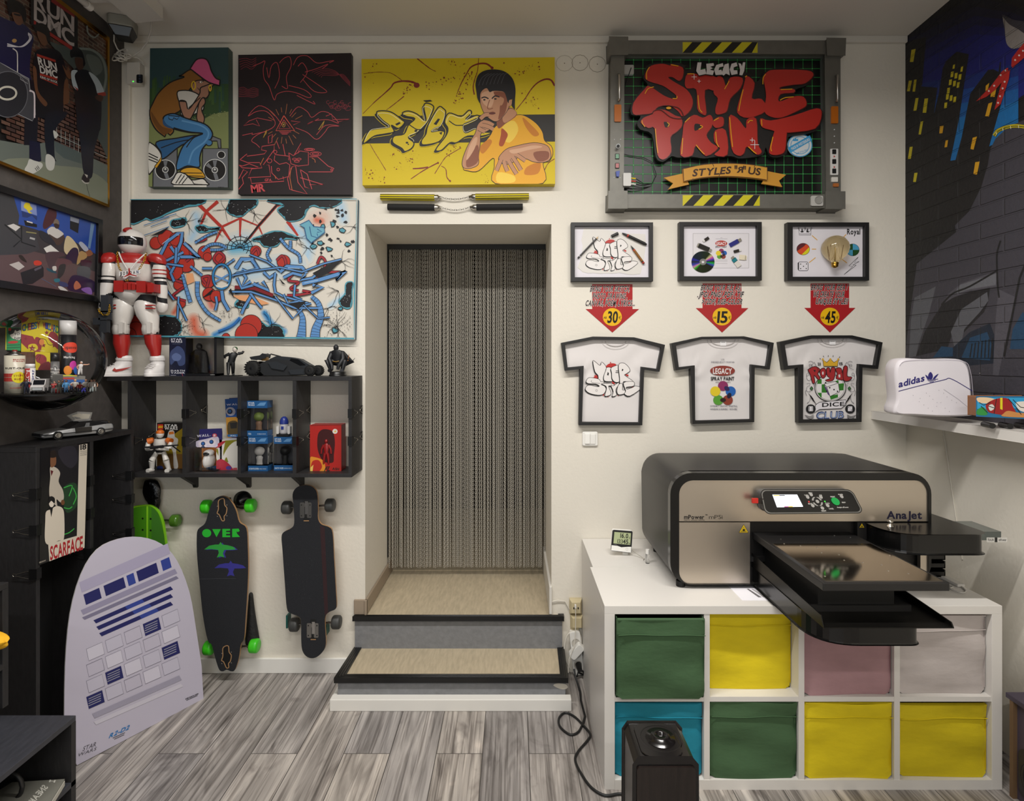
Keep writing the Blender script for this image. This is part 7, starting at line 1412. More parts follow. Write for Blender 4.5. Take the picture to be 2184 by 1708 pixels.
dv=thing('alarm_box','small white wall unit with black buttons and a green light, left of the girl canvas','wall unit',tuple(P(296,186,2.84)))
q_=P(296,163,WB);MB().box(q_.x-.036,q_.x+.03,WB-.04,WB,q_.z-.055,q_.z+.052,mat('#c8c3ba',.45)).build('housing',dv,bevel=.003)
a=Art(wmap(WB-.04)).zoom(240,60,4.044);a.poly('#0f1118',rr(207,400,262,474,10,3));a.dots('#39445c',[(234,412),(234,437),(234,462)],8,8);a.poly(mat('#40ff40',.3,emit=2.),rr(173,456,184,464,2,2));a.build('buttons',dv)
# ---------------------------------------------------------------- cardboard standee leaning on the cabinet (plain stand-in design)
B1,B2=Vector((-1.700,2.21,0)),Vector((-1.452,2.645,0));n0=Vector((B2.y-B1.y,-(B2.x-B1.x),0)).normalized();mid=(B1+B2)/2
Tp=mid-n0*.115+Vector((0,0,.79));sn_=(B2-B1).cross(Tp-B1).normalized();sn_=sn_ if sn_.dot(n0) >0 else-sn_
sm_=plane_map(B1+n0*.004,sn_)
sd=thing('cardboard_standee','white and blue cardboard standee leaning on the black cabinet beside the longboards','standee',tuple(mid))
z3=lambda L:[(120+x/3.285,1120+y/3.285) for x,y in L]
OUT=[(164,1632),(137,1560),(139,1420),(149,1310),(172,1226),(206,1172),(252,1149),(300,1145),(345,1160),(378,1196),(404,1262),(418,1340),(430,1420),(434,1490)]
OUT=[OUT[0]]+smooth(OUT[1:-1],False,3)+[OUT[-1]]
b=MB().slab([sm_(*p) for p in OUT],-sn_*.006,mat('#b9b4c4',.4),mat('#d8d4d0',.7)).build('printed_panel',sd)
g=MB();s0=B1.lerp(B2,.5);g.slab([s0-n0*.004+Vector((0,0,.5))-n0*.072,s0-n0*.006+Vector((0,0,.0))+n0*.0,s0-n0*.20+Vector((0,0,.0))],(B2-B1).normalized()*.004,mat('#cfc6b4',.8));g.build('rear_strut',sd)
a=Art(sm_,h0=.0006,rough=.4).zoom(120,1120,3.285);NV,MB_,SV,LN='#1c1f5c','#2d3f8e','#8a8a98','#6d6a7c'
# plain abstract print: slanted rows of dark blue and silver panels on pale lilac
def sl(x,y):return (x,y-.44*(x-500))                # rows slant upwards to the right
def pan(c,x0,y0,x1,y1,e=None,w_=3):a.shape(c,e,[sl(x0,y0),sl(x1,y0),sl(x1+18,y1),sl(x0+18,y1)],w_)
pan('#a49eb8',160,250,780,330)
for x0,x1,c in ((190,300,NV),(330,470,NV),(490,540,MB_),(560,700,NV),(730,790,MB_)):pan(c,x0,350,x1,430)
pan('#8f8aa4',170,450,830,490);pan('#77738c',180,505,840,530)
for k in range(3):pan(NV,260+k*20,560+k*54,800,590+k*54);pan(MB_,480+k*50,560+k*54,600+k*50,590+k*54)
for r_ in range(4):
    for c_ in range(5):pan(('#c8c4d2','#bcb8c8',None)[(r_*2+c_) % 3],210+c_*132,740+r_*112,320+c_*132,830+r_*112,LN)
for c_,r_ in ((1,2),(3,0),(4,2),(0,3)):
    pan(NV,210+c_*132,740+r_*112,320+c_*132,830+r_*112);a.lines(SV,[[sl(225+c_*132+r_*0,760+r_*112+k*16),sl(312+c_*132,760+r_*112+k*16)] for k in range(4)],6)
pan('#9a96a8',250,1210,860,1250);pan('#c4c0cc',260,1270,870,1300)
a.text('#2a72b0','R2-D2',(372,1462),(512,1398),(366,1492),slant=.25);a.lines('#4a4a52',[[(395,1490),(480,1452)],[(405,1498),(475,1466)]],4);a.text('#17161a','starwars.com',(902,1210),(992,1172),(904,1222),slant=.2);a.lines('#4a4a52',[[(910,1226),(988,1192)]],4);a.text('#55545c','STAR',(188,1550),(280,1515),(182,1582),bold=0,slant=.2);a.text('#55545c','WARS',(150,1600),(280,1552),(146,1622),bold=0,slant=.2)
a.build('print',b)
# ---------------------------------------------------------------- skateboards hung on the wall
z4=lambda x,y:(260+x/3.7135,1000+y/3.7135)
GRIP=mat('#1b1d22',.85,bump=.25,bscale=500,var=.2,name='black_grip_tape');PLY=mat('#a8825a',.5,name='maple_ply');TRK=mat('#8e8c88',.3,1.);DKM=mat('#141414',.35)
def wheel(par,p,r,w,m,hubm=DKM):
    pr_=[(r*.35,-w/2),(r*.8,-w/2),(r*.97,-w*.38),(r,-w*.2),(r,w*.2),(r*.97,w*.38),(r*.8,w/2),(r*.35,w/2)]
    o=MB().lathe(pr_,p,m,axis=(1,0,0),n=28).build('wheel',par);MB().lathe([(.0,-w*.42),(r*.36,-w*.42),(r*.36,w*.42),(0,w*.42)],p,hubm,axis=(1,0,0),n=18).build('hub',o);return o
YB_=2.765
def board(label,out,wheels,wcol,r,hub,n=4,par_y=YB_):
    pts=smooth([z4(*p) for p in out],True,n);c=z4(sum(p[0] for p in out)/len(out),max(p[1] for p in out));t=thing('longboard',label,'skateboard',tuple(P(c[0],c[1],par_y)),group='skateboards on the wall under the toy shelf')
    A_=[P(u,v,par_y) for u,v in pts]
    d=MB().slab(A_,(0,.0125,0),GRIP,PLY).build('deck',t)
    for (l_,r_) in wheels:
        a0,b0=P(*z4(*l_),par_y+.048),P(*z4(*r_),par_y+.048)
        a0.z=(a0.z*.5+b0.z*.5)+(a0.z-b0.z)*.3;b0.z=a0.z-(a0.z-b0.z)*1.
        g=MB();g.cyl(a0,b0,.005,TRK,n=12);c_=(a0+b0)/2;g.tube([a0.lerp(b0,.28),c_+Vector((0,-.012,0)),a0.lerp(b0,.72)],.010,TRK if hub else DKM,10);g.box(c_.x-.026,c_.x+.026,par_y+.0125,par_y+.02,c_.z-.05,c_.z+.05,TRK if hub else DKM);g.box(c_.x-.012,c_.x+.012,par_y+.02,par_y+.045,c_.z-.02,c_.z+.02,DKM);tr=g.build('truck',t)
        for q in (a0,b0):wheel(t,q,r,.042,wcol,DKM)
    return t,d,Art(lambda u,v,h=0.:P(u,v,par_y)+Vector((0,-h,0)),h0=.0005,rough=.7).zoom(260,1000,3.7135)
GRN=mat('#3fc421',.35,name='lime_urethane')
t,d,a=board('black longboard with green OVER lettering and lime green wheels',[(790,215),(850,240),(900,320),(930,420),(985,468),(997,620),(1000,800),(992,1000),(980,1180),(968,1340),(942,1390),(925,1500),(895,1590),(865,1602),(830,1590),(800,1602),(770,1588),(740,1500),(712,1395),(678,1350),(640,1150),(615,900),(596,700),(592,560),(602,480),(658,430),(690,330),(730,245)],[((672,300),(1020,290)),((690,1420),(1050,1400))],GRN,.034,False)
G='#22b52e';PU='#33308a'
a.poly(G,ell(672,508,36,33));a.poly(G,[(716,476),(784,476),(750,540)]);a.poly(G,[(796,474),(858,474),(858,488),(826,490),(826,500),(856,500),(856,514),(826,514),(826,526),(858,526),(858,540),(796,540)]);a.poly(G,[(874,474),(925,472),(934,490),(918,500),(908,492),(912,512),(936,538),(874,540)])
def bird(c,dx,dy):a.poly(c,[(x+dx,y+dy) for x,y in ((652,638),(690,608),(740,598),(768,598),(782,578),(796,598),(840,604),(880,615),(904,636),(860,640),(812,640),(800,668),(812,700),(782,692),(752,702),(768,664),(762,640),(700,634))])
bird(PU,14,4);bird('#2a9a3a',0,0);bird(PU,80,148);a.line('#4a4c52',[(612,872),(780,866),(905,868)],2)
for y0,s_ in ((235,1),(1400,1)):
    q=[(790,y0),(810,y0+5),(815,y0+50),(832,y0+75),(825,y0+120),(810,y0+140),(812,y0+170),(795,y0+175),(782,y0+150),(770,y0+125),(755,y0+115),(765,y0+80),(765,y0+20)];dx=0 if y0 <300 else 35
    q=[(x+dx,y) for x,y in q];a.poly('#050506',q,1);a.line('#a8825a',smooth(q,True,4),7,closed=True);a.dots('#8a8680',[(757+dx,y0+60),(757+dx,y0+140),(832+dx,y0+50),(832+dx,y0+135)],4)
a.build('deck_print',d)
g=MB();q=P(*z4(925,262),2.82);g.lathe([(.045,0),(.045,.012),(.03,.02),(.012,.05),(.0,.05)],Vector((q.x,WB-.001,q.z)),mat('#0c0c0d',.25),axis=(0,-1,0),n=24);g.solo('board_hook','round black wall hook behind the top of the OVER longboard','hook')
t,d,a=board('plain black longboard with grey wheels and silver trucks',[(1450,128),(1510,142),(1545,190),(1553,300),(1553,390),(1580,438),(1640,460),(1668,505),(1680,700),(1694,950),(1700,1075),(1688,1112),(1635,1138),(1608,1190),(1615,1380),(1588,1450),(1530,1495),(1470,1490),(1430,1440),(1420,1350),(1418,1200),(1392,1165),(1335,1142),(1306,1100),(1290,900),(1272,650),(1264,540),(1282,500),(1338,470),(1364,430),(1360,300),(1352,200),(1385,146)],[((1308,310),(1650,287)),((1368,1238),(1700,1213))],mat('#3a3b3a',.5),.033,True)
a.poly('#2e1418',[(1570,448),(1606,462),(1634,1138),(1606,1160)]);a.dots('#5a5c60',[(random.uniform(1290,1660),random.uniform(480,1100)) for _ in range(50)],1.4,5)
for x0,y0,x1,y1,hy0,hy1 in ((1410,265,1502,388,248,410),(1465,1220,1557,1336,1190,1350)):
    a.poly('#0a0a0a',rr(x0+28,hy0,x1-18,hy1,6,2));a.line('#a8825a',[(x0+30,hy1),(x1-20,hy1)],7)
    for xx in (x0,x1-36):a.poly(mat('#9a9894',.3,.9),rr(xx,y0,xx+36,y1,8,2))
    a.poly(mat('#9a9894',.3,.9),[(x0,y0+8),(x1,y0+8),(x1,y0+34),(x0,y0+34)]);a.poly(mat('#c8c6c2',.2,.9),[(x0+40,y0-10),(x1-28,y0-10),(x1-28,y1-30),(x0+40,y1-30)]);a.dots('#1a1a1a',[(x,y) for x in (x0+12,x1-12) for y in (y0+20,y1-18)],6,8)
a.build('deck_print',d)
for x,y,w_,h_ in ((1312,1205,14,100),(1622,1270,12,80)):
    q=P(*z4(x,y),YB_+.07);MB().box(q.x-w_/3.71/F*2.83/2,q.x+w_/3.71/F*2.83/2,q.y-.01,WB-.002,q.z-h_/3.71/F*2.83/2,q.z+h_/3.71/F*2.83/2,mat('#0d5a52',.4)).build('wall_mount',t,label='teal mount')
# green plastic cruiser half hidden by the cabinet
cr=thing('cruiser_board','small translucent green cruiser board half hidden behind the black cabinet','skateboard',tuple(P(300,1400,2.8)),group='skateboards on the wall under the toy shelf');yc_=2.79
oz=[(180,288),(240,295),(290,340),(325,430),(345,560),(358,680),(362,900),(350,1150),(320,1330),(250,1420),(150,1440),(40,1420),(-30,1330),(-50,900),(-40,560),(10,400),(80,310)]
GP=mat('#4a8f1c',.35,coat=.3,name='green_plastic');dk_=MB().slab([P(*z4(*p),yc_) for p in smooth(oz,True,4)],(0,.014,0),GP,mat('#7ac21e',.3)).build('deck',cr)
a=Art(lambda u,v,h=0.:P(u,v,yc_)+Vector((0,-h,0)),h0=.0005).zoom(260,1000,3.7135);ed=smooth(oz,True,4);a.line('#86cc22',ed,13,closed=True);a.poly('#3f7a24',[(235,300),(285,350),(335,520),(352,680),(350,1100),(235,1400)]);a.line('#86cc22',[(202,290),(198,1430)],14);a.dots('#10160c',[(165,392),(228,395),(165,482),(228,486)],8,8);a.build('deck_ribs',dk_)
q=P(*z4(425,408),yc_+.04);wheel(cr,q,.031,.040,mat('#5c8f2e',.15,trans=.45),mat('#2c3a1a',.3));MB().cyl(P(*z4(120,396),yc_+.04),q,.005,TRK,n=10).build('axle',cr)
# black bags
g=MB()
R=[]
for k in range(9):
    f=k/8;w_=(.015+.03*math.sin(PI*min(1,f*1.1+.1))**.7);q=P(320+12*f,1021+74*f,2.835);R.append([Vector((q.x+w_*math.cos(t_)*(1+.15*math.sin(3*t_+k)),q.y+.02*math.sin(t_)*(1+.2*math.sin(4*t_+2*k)),q.z)) for t_ in [2*PI*j/16 for j in range(16)]])
g.loft(R,mat('#0b0b0c',.12,bump=.6,bscale=35,name='black_plastic_film'));g.solo('black_plastic_bag','glossy black plastic bag hanging under the left end of the toy shelf','bag',sub=1)
g=MB();R=[]
for k in range(9):
    f=k/8;w_=.01+.035*f**1.5*(1 if k <8 else .4);q=P(535+4*f,1262+122*f,2.835);R.append([Vector((q.x+w_*math.cos(t_),q.y+.028*math.sin(t_)*(.4+f*.6),q.z)) for t_ in [2*PI*j/16 for j in range(16)]])
g.loft(R,mat('#131314',.6,bump=.4,bscale=60));g.solo('black_mesh_bag','black mesh bag hanging behind the OVER longboard','bag',sub=1)
# ---------------------------------------------------------------- large toy figure on the toy shelf (plain armoured stand-in)
YT_=2.735;KS=YT_/F/4.878
TW_=mat('#d6d1cb',.3,coat=.3,name='white_toy_plastic');TR=mat('#a5231f',.32,coat=.3,name='red_toy_plastic');TB=mat('#17171a',.6,name='black_suit')
def T(u,v,d=0.):return P(200+u/4.878,470+v/4.878,YT_+d)
tf=thing('armoured_toy_figure','tall white and red armoured toy figure wearing necklaces and sneakers on the toy shelf','toy figure',(T(430,1620).x,YT_,SZ1))
def limb(spec,m,name=None,par=tf,n=20,mb=None,sq=.85,caps=True):
    """spec: list of (u, v, half width in px, depth offset)"""
    g=mb or MB();R=[]
    for s_ in spec:
        c=T(s_[0],s_[1],s_[3] if len(s_) >3 else 0);w_=s_[2]*KS;R.append([c+Vector((w_*math.cos(t_),w_*sq*math.sin(t_),0)) for t_ in [2*PI*j/n for j in range(n)]])
    g.loft(R,m,caps)
    return g.build(name,par) if name else g
body=MB();limb([(400,355,70),(400,380,150),(400,430,195),(405,520,190),(412,600,165),(415,640,155),(415,740,150),(412,800,150),(405,860,80),(400,890,30)],TB,mb=body,sq=.6)
for sx,sh_,el,ha in ((-1,(165,400),(150,620),(105,900)),(1,(655,420),(690,620),(720,900))):dd=-.065 if sx <0 else 0;limb([(sh_[0],sh_[1]-20,40,dd*.6),(sh_[0],sh_[1]+30,62,dd*.8),(el[0],el[1],56,dd),(ha[0],ha[1],45,dd),(ha[0],ha[1]+30,30,dd)],TB,mb=body)
for hip,kn,an in (((310,780),(285,1110),(295,1430)),((540,780),(595,1110),(640,1430))):limb([(hip[0],hip[1],100),(hip[0]-5,hip[1]+120,98),(kn[0],kn[1],72),(kn[0]+5,kn[1]+100,66),(an[0],an[1],42)],TB,mb=body)
body.build('body',tf)
limb([(398,345,90),(400,365,150),(400,400,185),(402,450,196),(402,462,196)],TR,'chest_plate',sq=.68);limb([(402,462,197),(405,520,198),(410,580,186),(412,635,172),(412,640,165)],TW_,'torso_plate',sq=.68)
b_=MB();limb([(412,655,196),(412,690,203),(412,720,200),(412,735,192)],TR,mb=b_,sq=.66)
for u,v,w_,h_ in ((255,685,44,55),(490,690,44,55),(590,700,30,42),(330,688,18,28),(370,690,18,28),(410,690,18,28)):b_.slab([T(u-w_,v-h_,-.075),T(u+w_,v-h_,-.075),T(u+w_,v+h_,-.075),T(u-w_,v+h_,-.075)],(0,.05,0),TR)
b_.build('belt',tf,bevel=.002)
limb([(412,735,172),(412,770,180),(408,820,138),(402,870,66),(400,890,22)],TW_,'hip_plate',sq=.8)
for nm,sp in (('thigh_plate',[(285,770,62),(300,800,85),(308,900,106),(295,1000,100),(285,1080,78),(285,1130,76)]),('thigh_plate',[(540,790,60),(535,810,80),(540,900,108),(565,1000,104),(590,1080,80),(592,1130,76)])):limb(sp,TW_,nm,sq=.95)
for cu in (282,590):k_=limb([(cu,1095,74),(cu,1130,80),(cu,1180,74),(cu,1215,40)],TW_,'knee_plate',sq=1.05);MB().slab([T(cu-22 if cu <400 else cu-40,1060,-.045),T(cu+15 if cu <400 else cu-5,1060,-.045),T(cu+12 if cu <400 else cu-5,1170,-.045),T(cu-20 if cu <400 else cu-35,1170,-.045)],(0,.02,0),TW_).build('knee_rib',k_,bevel=.002)
for sp in ([(288,1190,76),(292,1280,80),(295,1360,60),(298,1432,46)],[(612,1190,80),(620,1280,76),(638,1360,56),(645,1432,42)]):limb(sp,TR,'shin_plate',sq=.95)
for sx,q in ((-1,[(172,335,25,-.045),(160,350,56,-.05),(156,385,74,-.055),(150,420,72,-.06),(132,445,50,-.065)]),(1,[(630,345,30),(645,360,70),(655,395,90),(665,430,84),(690,455,60)])):limb(q,TR,'shoulder_pad',sq=.8)
for ups in (([(158,450,58,-.06),(155,520,62,-.065),(152,580,60,-.065)],[(148,595,60,-.065),(146,620,62,-.065)],[(142,655,64,-.065),(130,720,62,-.065),(110,800,52,-.065),(102,850,46,-.065)],[(100,860,42,-.065),(95,920,40,-.065),(90,950,22,-.065)]),([(678,470,66),(682,540,70),(685,595,64)],[(690,615,60),(692,635,62)],[(700,675,60),(708,740,56),(712,830,46)],[(708,838,40),(714,880,56),(715,930,50),(712,960,24)])):
    limb(ups[0],TW_,'upper_arm_plate');limb(ups[1],TW_,'elbow_band');limb(ups[2],TW_,'forearm_plate');limb(ups[3],TW_,'hand')
# plain round helmet with a dark visor
hb=MB();hc=T(405,225);limb([(400,95,20),(400,105,62),(400,135,100),(402,180,122),(402,230,128),(402,280,122),(400,320,95),(400,345,60)],TW_,mb=hb,sq=1.0,n=28);hl=hb.build('helmet',tf)
v_=MB();R=[]
for v,w_ in ((188,126),(210,131),(250,131),(272,126)):R.append([T(402,v)+Vector((w_*KS*math.cos(t_),w_*KS*math.sin(t_),0)) for t_ in [PI*1.06+PI*.88*j/18 for j in range(19)]])
v_.loft(R,mat('#0f0f12',.12),False,True,closed=False);v_.build('visor',hl)
s_=MB();s_.tube([T(400,95+k*8)+Vector((0,-([20,62,86,100,110,118][k]+2)*KS,0)) for k in range(6)],.008,TR,8);s_.build('helmet_stripe',hl)
# painted stripes
a_=MB()
for u,w_,ys in ((156,61,(510,545)),(683,70,(522,560))):
    for v in ys:limb([(u,v-6,w_+2),(u,v+6,w_+2)],TR,mb=a_)
a_.build('arm_stripes',tf);a_=MB()
for u,v,w_ in ((215,880,12),(215,910,12),(575,882,40),(575,914,40)):a_.slab([T(u-w_,v-6,-.049),T(u+w_,v-6,-.049),T(u+w_,v+6,-.049),T(u-w_,v+6,-.049)],(0,.02,0),TR)
a_.build('thigh_stripes',tf)
# sneakers
SW=mat('#dcd8d6',.4,name='white_leather')
def sneaker(pts,tag_):
    """pts: outline of the sole in plan (x, y offsets in metres) around a centre"""
    (cu,cv),ang,L=pts;base=T(cu,1620,.012);base.z=SZ1;s_=MB();M_=Matrix.Translation(base) @ Matrix.Rotation(ang,4,'Z')
    def ring_(z,l0,l1,w_,sh=0):return [M_ @ Vector((w_*math.sin(t_)*(1-.12*math.cos(t_)),-((l0+l1)/2)+((l1-l0)/2)*-math.cos(t_)+sh,z)) for t_ in [2*PI*j/22 for j in range(22)]]
    s_.loft([ring_(.0005,-.03,L,.036),ring_(.012,-.032,L+.003,.038),ring_(.016,-.031,L,.037)],mat('#e4e0de',.5));
    o=s_.build('sole',tf)
    u_=MB();u_.loft([ring_(.015,-.030,L-.001,.0365),ring_(.03,-.030,L-.004,.036),ring_(.042,-.030,L-.03,.034),ring_(.055,-.030,L-.06,.031),ring_(.075,-.029,.035,.03),ring_(.095,-.03,.034,.031),ring_(.10,-.026,.028,.026)],SW);up_=u_.build('sneaker',tf)
    st_=MB();st_.loft([ring_(.076,-.033,.038,.034),ring_(.088,-.034,.039,.035)],SW);st_.build('ankle_strap',up_)
    l_=MB()
    for k in range(3):l_.tube([M_ @ Vector((-.018,-.045-.012*k,.056-.008*k)),M_ @ Vector((0,-.048-.012*k,.062-.008*k)),M_ @ Vector((.018,-.045-.012*k,.056-.008*k))],.0022,SW,6)
    l_.build('laces',up_)
    return M_,up_
M_,o=sneaker(((325,0),-.75,.11),0);sw=MB();sw.slab([M_ @ Vector((.0375,y,z)) for y,z in ((-.06,.03),(-.045,.022),(-.02,.027),(.02,.046),(-.025,.037),(-.045,.034),(-.05,.042))],M_.to_3x3() @ Vector((.0012,0,0)),TR);sw.build('red_swoosh',o)
sneaker(((660,0),.05,.085),1)
# necklaces, pendant and toy rifle hang on the figure but lift off
GD=mat('#c49a2c',.25,1.,name='gold_chain');n1=MB()
def chain_line(g,pts,step,r,m):
    s_=[Vector(p) for p in pts];d=0;k=0
    for i in range(len(s_)-1):
        L=(s_[i+1]-s_[i]).length;n_=max(1,int(L/step))
        for j in range(n_):
            c=s_[i].lerp(s_[i+1],(j+.5)/n_);dd=(s_[i+1]-s_[i]).normalized();x,y=basis(dd);x=x if k % 2 else y;k += 1
            g.tube([c+dd*r*1.35*math.cos(t_)+x*r*math.sin(t_) for t_ in [2*PI*q/8 for q in range(8)]],r*.38,m,5,closed=True)
chain_line(n1,[T(248,322,-.05),T(245,400,-.066),T(262,490,-.075),T(290,530,-.078)],.0085,.0042,GD);chain_line(n1,[T(545,335,-.05),T(525,420,-.066),T(490,480,-.075),T(462,520,-.078)],.0085,.0042,GD);chain_line(n1,[T(335,610,-.075),T(345,638,-.075),T(360,610,-.075)],.0085,.0036,GD);n1.solo('gold_necklace','gold chain necklace around the neck of the armoured toy figure','necklace')
pn2=thing('bead_necklace','white bead necklace with JORDAN letter pendant on the toy figure','necklace',tuple(T(370,600,-.082)))
g=MB()
for (p,q,n_) in ((T(262,335,-.05),T(345,500,-.078),16),(T(540,345,-.05),T(390,500,-.078),18)):
    for k in range(n_):g.ball(p.lerp(q,k/(n_-1))+Vector((0,-.006*math.sin(PI*k/(n_-1)),0)),.0036,mat('#e4e0dc',.3),8,6)
g.build('beads',pn2);PY=-.081
pl2=MB().slab([T(*p,PY) for p in [(262,530),(478,512),(482,552),(440,562),(452,585),(420,590),(370,575),(330,605),(300,600),(312,578),(262,582)]],(0,.004,0),mat('#dedad8',.3)).build('pendant',pn2)
a=Art(lambda u,v,h=0.:T(u,v,PY)+Vector((0,-h,0)),h0=.0004)
for k,ch in enumerate('JORDAN'):a.text('#17171a' if k <5 else '#23406a',ch,(270+k*35,538-k*3.4),(290+k*35,536-k*3.4),(270+k*35,570-k*3.4))
a.poly('#a5231f',[(360,505),(375,503),(378,535),(395,560),(450,574),(445,582),(378,568),(310,594),(316,584),(355,560),(362,535)]);a.circ('#a5231f',368,500,6);a.build('pendant_letters',pl2)
GM=mat('#2b2e33',.5,name='dark_grey_gun_plastic');rf=thing('toy_rifle','dark grey toy rifle pointing down in the hand of the armoured toy figure','toy',tuple(T(90,1200,-.05)));D0=-.115
def gbox(u0,v0,u1,v1,d0=D0,d1=.03,nm=None,m=GM):MB().slab([T(u0,v0,d0),T(u1,v0,d0),T(u1,v1,d0),T(u0,v1,d0)],(0,d1,0),m).build(nm,rf,bevel=.002)
gbox(74,780,145,950,nm='stock');gbox(52,945,138,1030,nm='receiver');gbox(-5,1018,60,1080,nm='magazine');gbox(70,1030,128,1165,D0+.004,.024,'barrel_shroud');MB().cyl(T(92,1160,D0+.014),T(86,1290,D0+.014),.012,GM,n=14).build('barrel',rf);gbox(58,1080,72,1150,D0+.008,.014,'sight_rail')
n1=MB();chain_line(n1,[T(52,915,-.118),T(60,955,-.12),T(95,980,-.122),T(135,985,-.122),T(160,960,-.118),T(165,890,-.11),T(150,850,-.1)],.0085,.0042,GD);n1.solo('gold_bracelet','gold chain looped over the toy rifle of the armoured figure','bracelet')
# ---------------------------------------------------------------- small figures: one builder for every little toy person
def mini(c,h,parts,name,label,cat='figurine',group=None,yaw=0.,pose=None):
    """small person: legs, torso, arms, head; parts: colours (legs, top, arms, skin, hair)"""
    M_=Matrix.Translation(c) @ Matrix.Rotation(yaw,4,'Z') @ Matrix.Scale(h,4);g=MB();lg,tp,ar,sk,hr=[mat(x,.45) if isinstance(x,str) else x for x in parts];Q=lambda*p:M_ @ Vector(p);p_=pose or {}
    R=lambda r:r*h;cr_=p_.get('crouch',0.);hz_=.48-.2*cr_;ln=p_.get('lean',0.);sh_=(ln*.35,-.02-.1*cr_,hz_+.34-.06*cr_)
    for s_ in (-1,1):
        sp=p_.get('step',.05)*s_;kn=Q(s_*(.08+.1*cr_),-.03-.16*cr_,.25+.03*cr_)
        g.tube([Q(s_*.07,0,hz_),kn,Q(s_*(.09+.05*cr_)+0,sp,.04)],[R(.085),R(.07),R(.05)],lg,8);g.tube([Q(s_*(.09+.05*cr_),sp+.03,.025),Q(s_*(.10+.05*cr_),sp-.10,.025)],[R(.04),R(.045)],mat('#1a1a1c',.5) if lg != mat('#d6d1cb',.45) else lg,8)
        aa=p_.get('arms',((.2,-.06,.45),(.2,-.06,.45)))[0 if s_ <0 else 1];g.tube([Q(sh_[0]+s_*.14,sh_[1],sh_[2]),Q(sh_[0]*.7+s_*(.17+aa[0])/1.6,sh_[1]+aa[1]*.3,(sh_[2]+aa[2])/2-.02),Q(sh_[0]+s_*aa[0],aa[1],aa[2])],[R(.06),R(.05),R(.04)],ar,8);g.ball(Q(sh_[0]+s_*aa[0],aa[1],aa[2]),R(.045),sk,8,6)
    g.loft([[Q(sh_[0]*f+w_*math.cos(t_),sh_[1]*f+w_*.65*math.sin(t_),hz_-.05+(sh_[2]-hz_+.1)*f) for t_ in [2*PI*j/12 for j in range(12)]] for f,w_ in ((0,.10),(.15,.13),(.5,.13),(.85,.17),(1,.08))],tp)
    hd=Q(sh_[0]*1.3,sh_[1]-.03,sh_[2]+.155);g.ball(hd,(R(.085),R(.09),R(.105)),sk,12,9);g.ball(hd+Vector((0,R(.015),R(.025))),(R(.092),R(.09),R(.09)),hr,12,9)
    return g.solo(name,label,cat,group)
STF=SZ1+.0005
def onshelf(px_,y):return Vector(((px_-CX)/F*y,y,STF))
# boxed caped figure
bx=thing('figure_box','dark blue boxed figure with a clear window standing right of the armoured toy figure','toy box',tuple(onshelf(412,2.80)));y0=2.755
xb0,xb1,xb2=(361-CX)/F*y0,(395.5-CX)/F*y0,(462-CX)/F*y0;zt=cz(719,y0)
NB=mat('#171b33',.4);g=MB();g.box(xb0,xb1,y0,y0+.07,STF,zt,NB);g.box(xb1,xb2,y0+.066,y0+.07,STF,zt,mat('#8a8278',.6));g.box(xb1,xb2,y0,y0+.07,STF,STF+.012,mat('#101014',.4));g.box(xb1,xb2,y0,y0+.07,zt-.004,zt,mat('#7d776e',.4));g.box(xb2-.012,xb2,y0,y0+.07,STF,zt,mat('#101014',.4));cbx=g.build('carton',bx)
MB().box(xb1+.001,xb2-.012,y0+.001,y0+.002,STF+.012,zt-.004,mat('#ffffff',.03,trans=1.)).build('clear_window',bx)
a=Art(wmap(y0),h0=.0005).zoom(300,700,4.368);W0='#c9c9d2';a.label(W0,'STAR',282,95,385,112,gap=.04);a.label(W0,'WARS',282,116,388,134,gap=.04);a.line('#55607a',[(295,146),(370,146)],3);a.poly('#39466e',[(275,230),(320,180),(350,165),(390,190),(412,240),(412,330),(360,350),(330,300),(280,340)],1);a.poly('#5a6a96',[(290,260),(330,230),(380,260),(360,300),(310,300)],1);a.label(W0,'DARTH',282,388,412,402,gap=.1);a.label(W0,'VADER',282,408,412,422,gap=.1);a.line('#9a4050',[(385,420),(395,448)],5);a.lines('#8a8a96',[[(280,438),(330,438)]],5);a.label('#d8d4d0','mafex',650,428,692,436,bold=0);a.build('box_print',cbx)
g=MB();cxm=((548/4.368+300)-CX)/F*(y0+.035);R=[[Vector((cxm+w_*math.cos(t_),y0+.035+w_*.4*math.sin(t_)*(1+.15*math.sin(5*t_)),z)) for t_ in [2*PI*j/20 for j in range(20)]] for w_,z in ((.052,STF+.016),(.05,STF+.05),(.043,STF+.09),(.036,STF+.118),(.024,STF+.128),(.008,STF+.132))];g.loft(R,mat('#0d0d0f',.35,bump=.3,bscale=40));g.ball((cxm,y0+.033,STF+.145),(.014,.013,.016),mat('#0d0d0f',.25));g.build('cloaked_doll',bx)
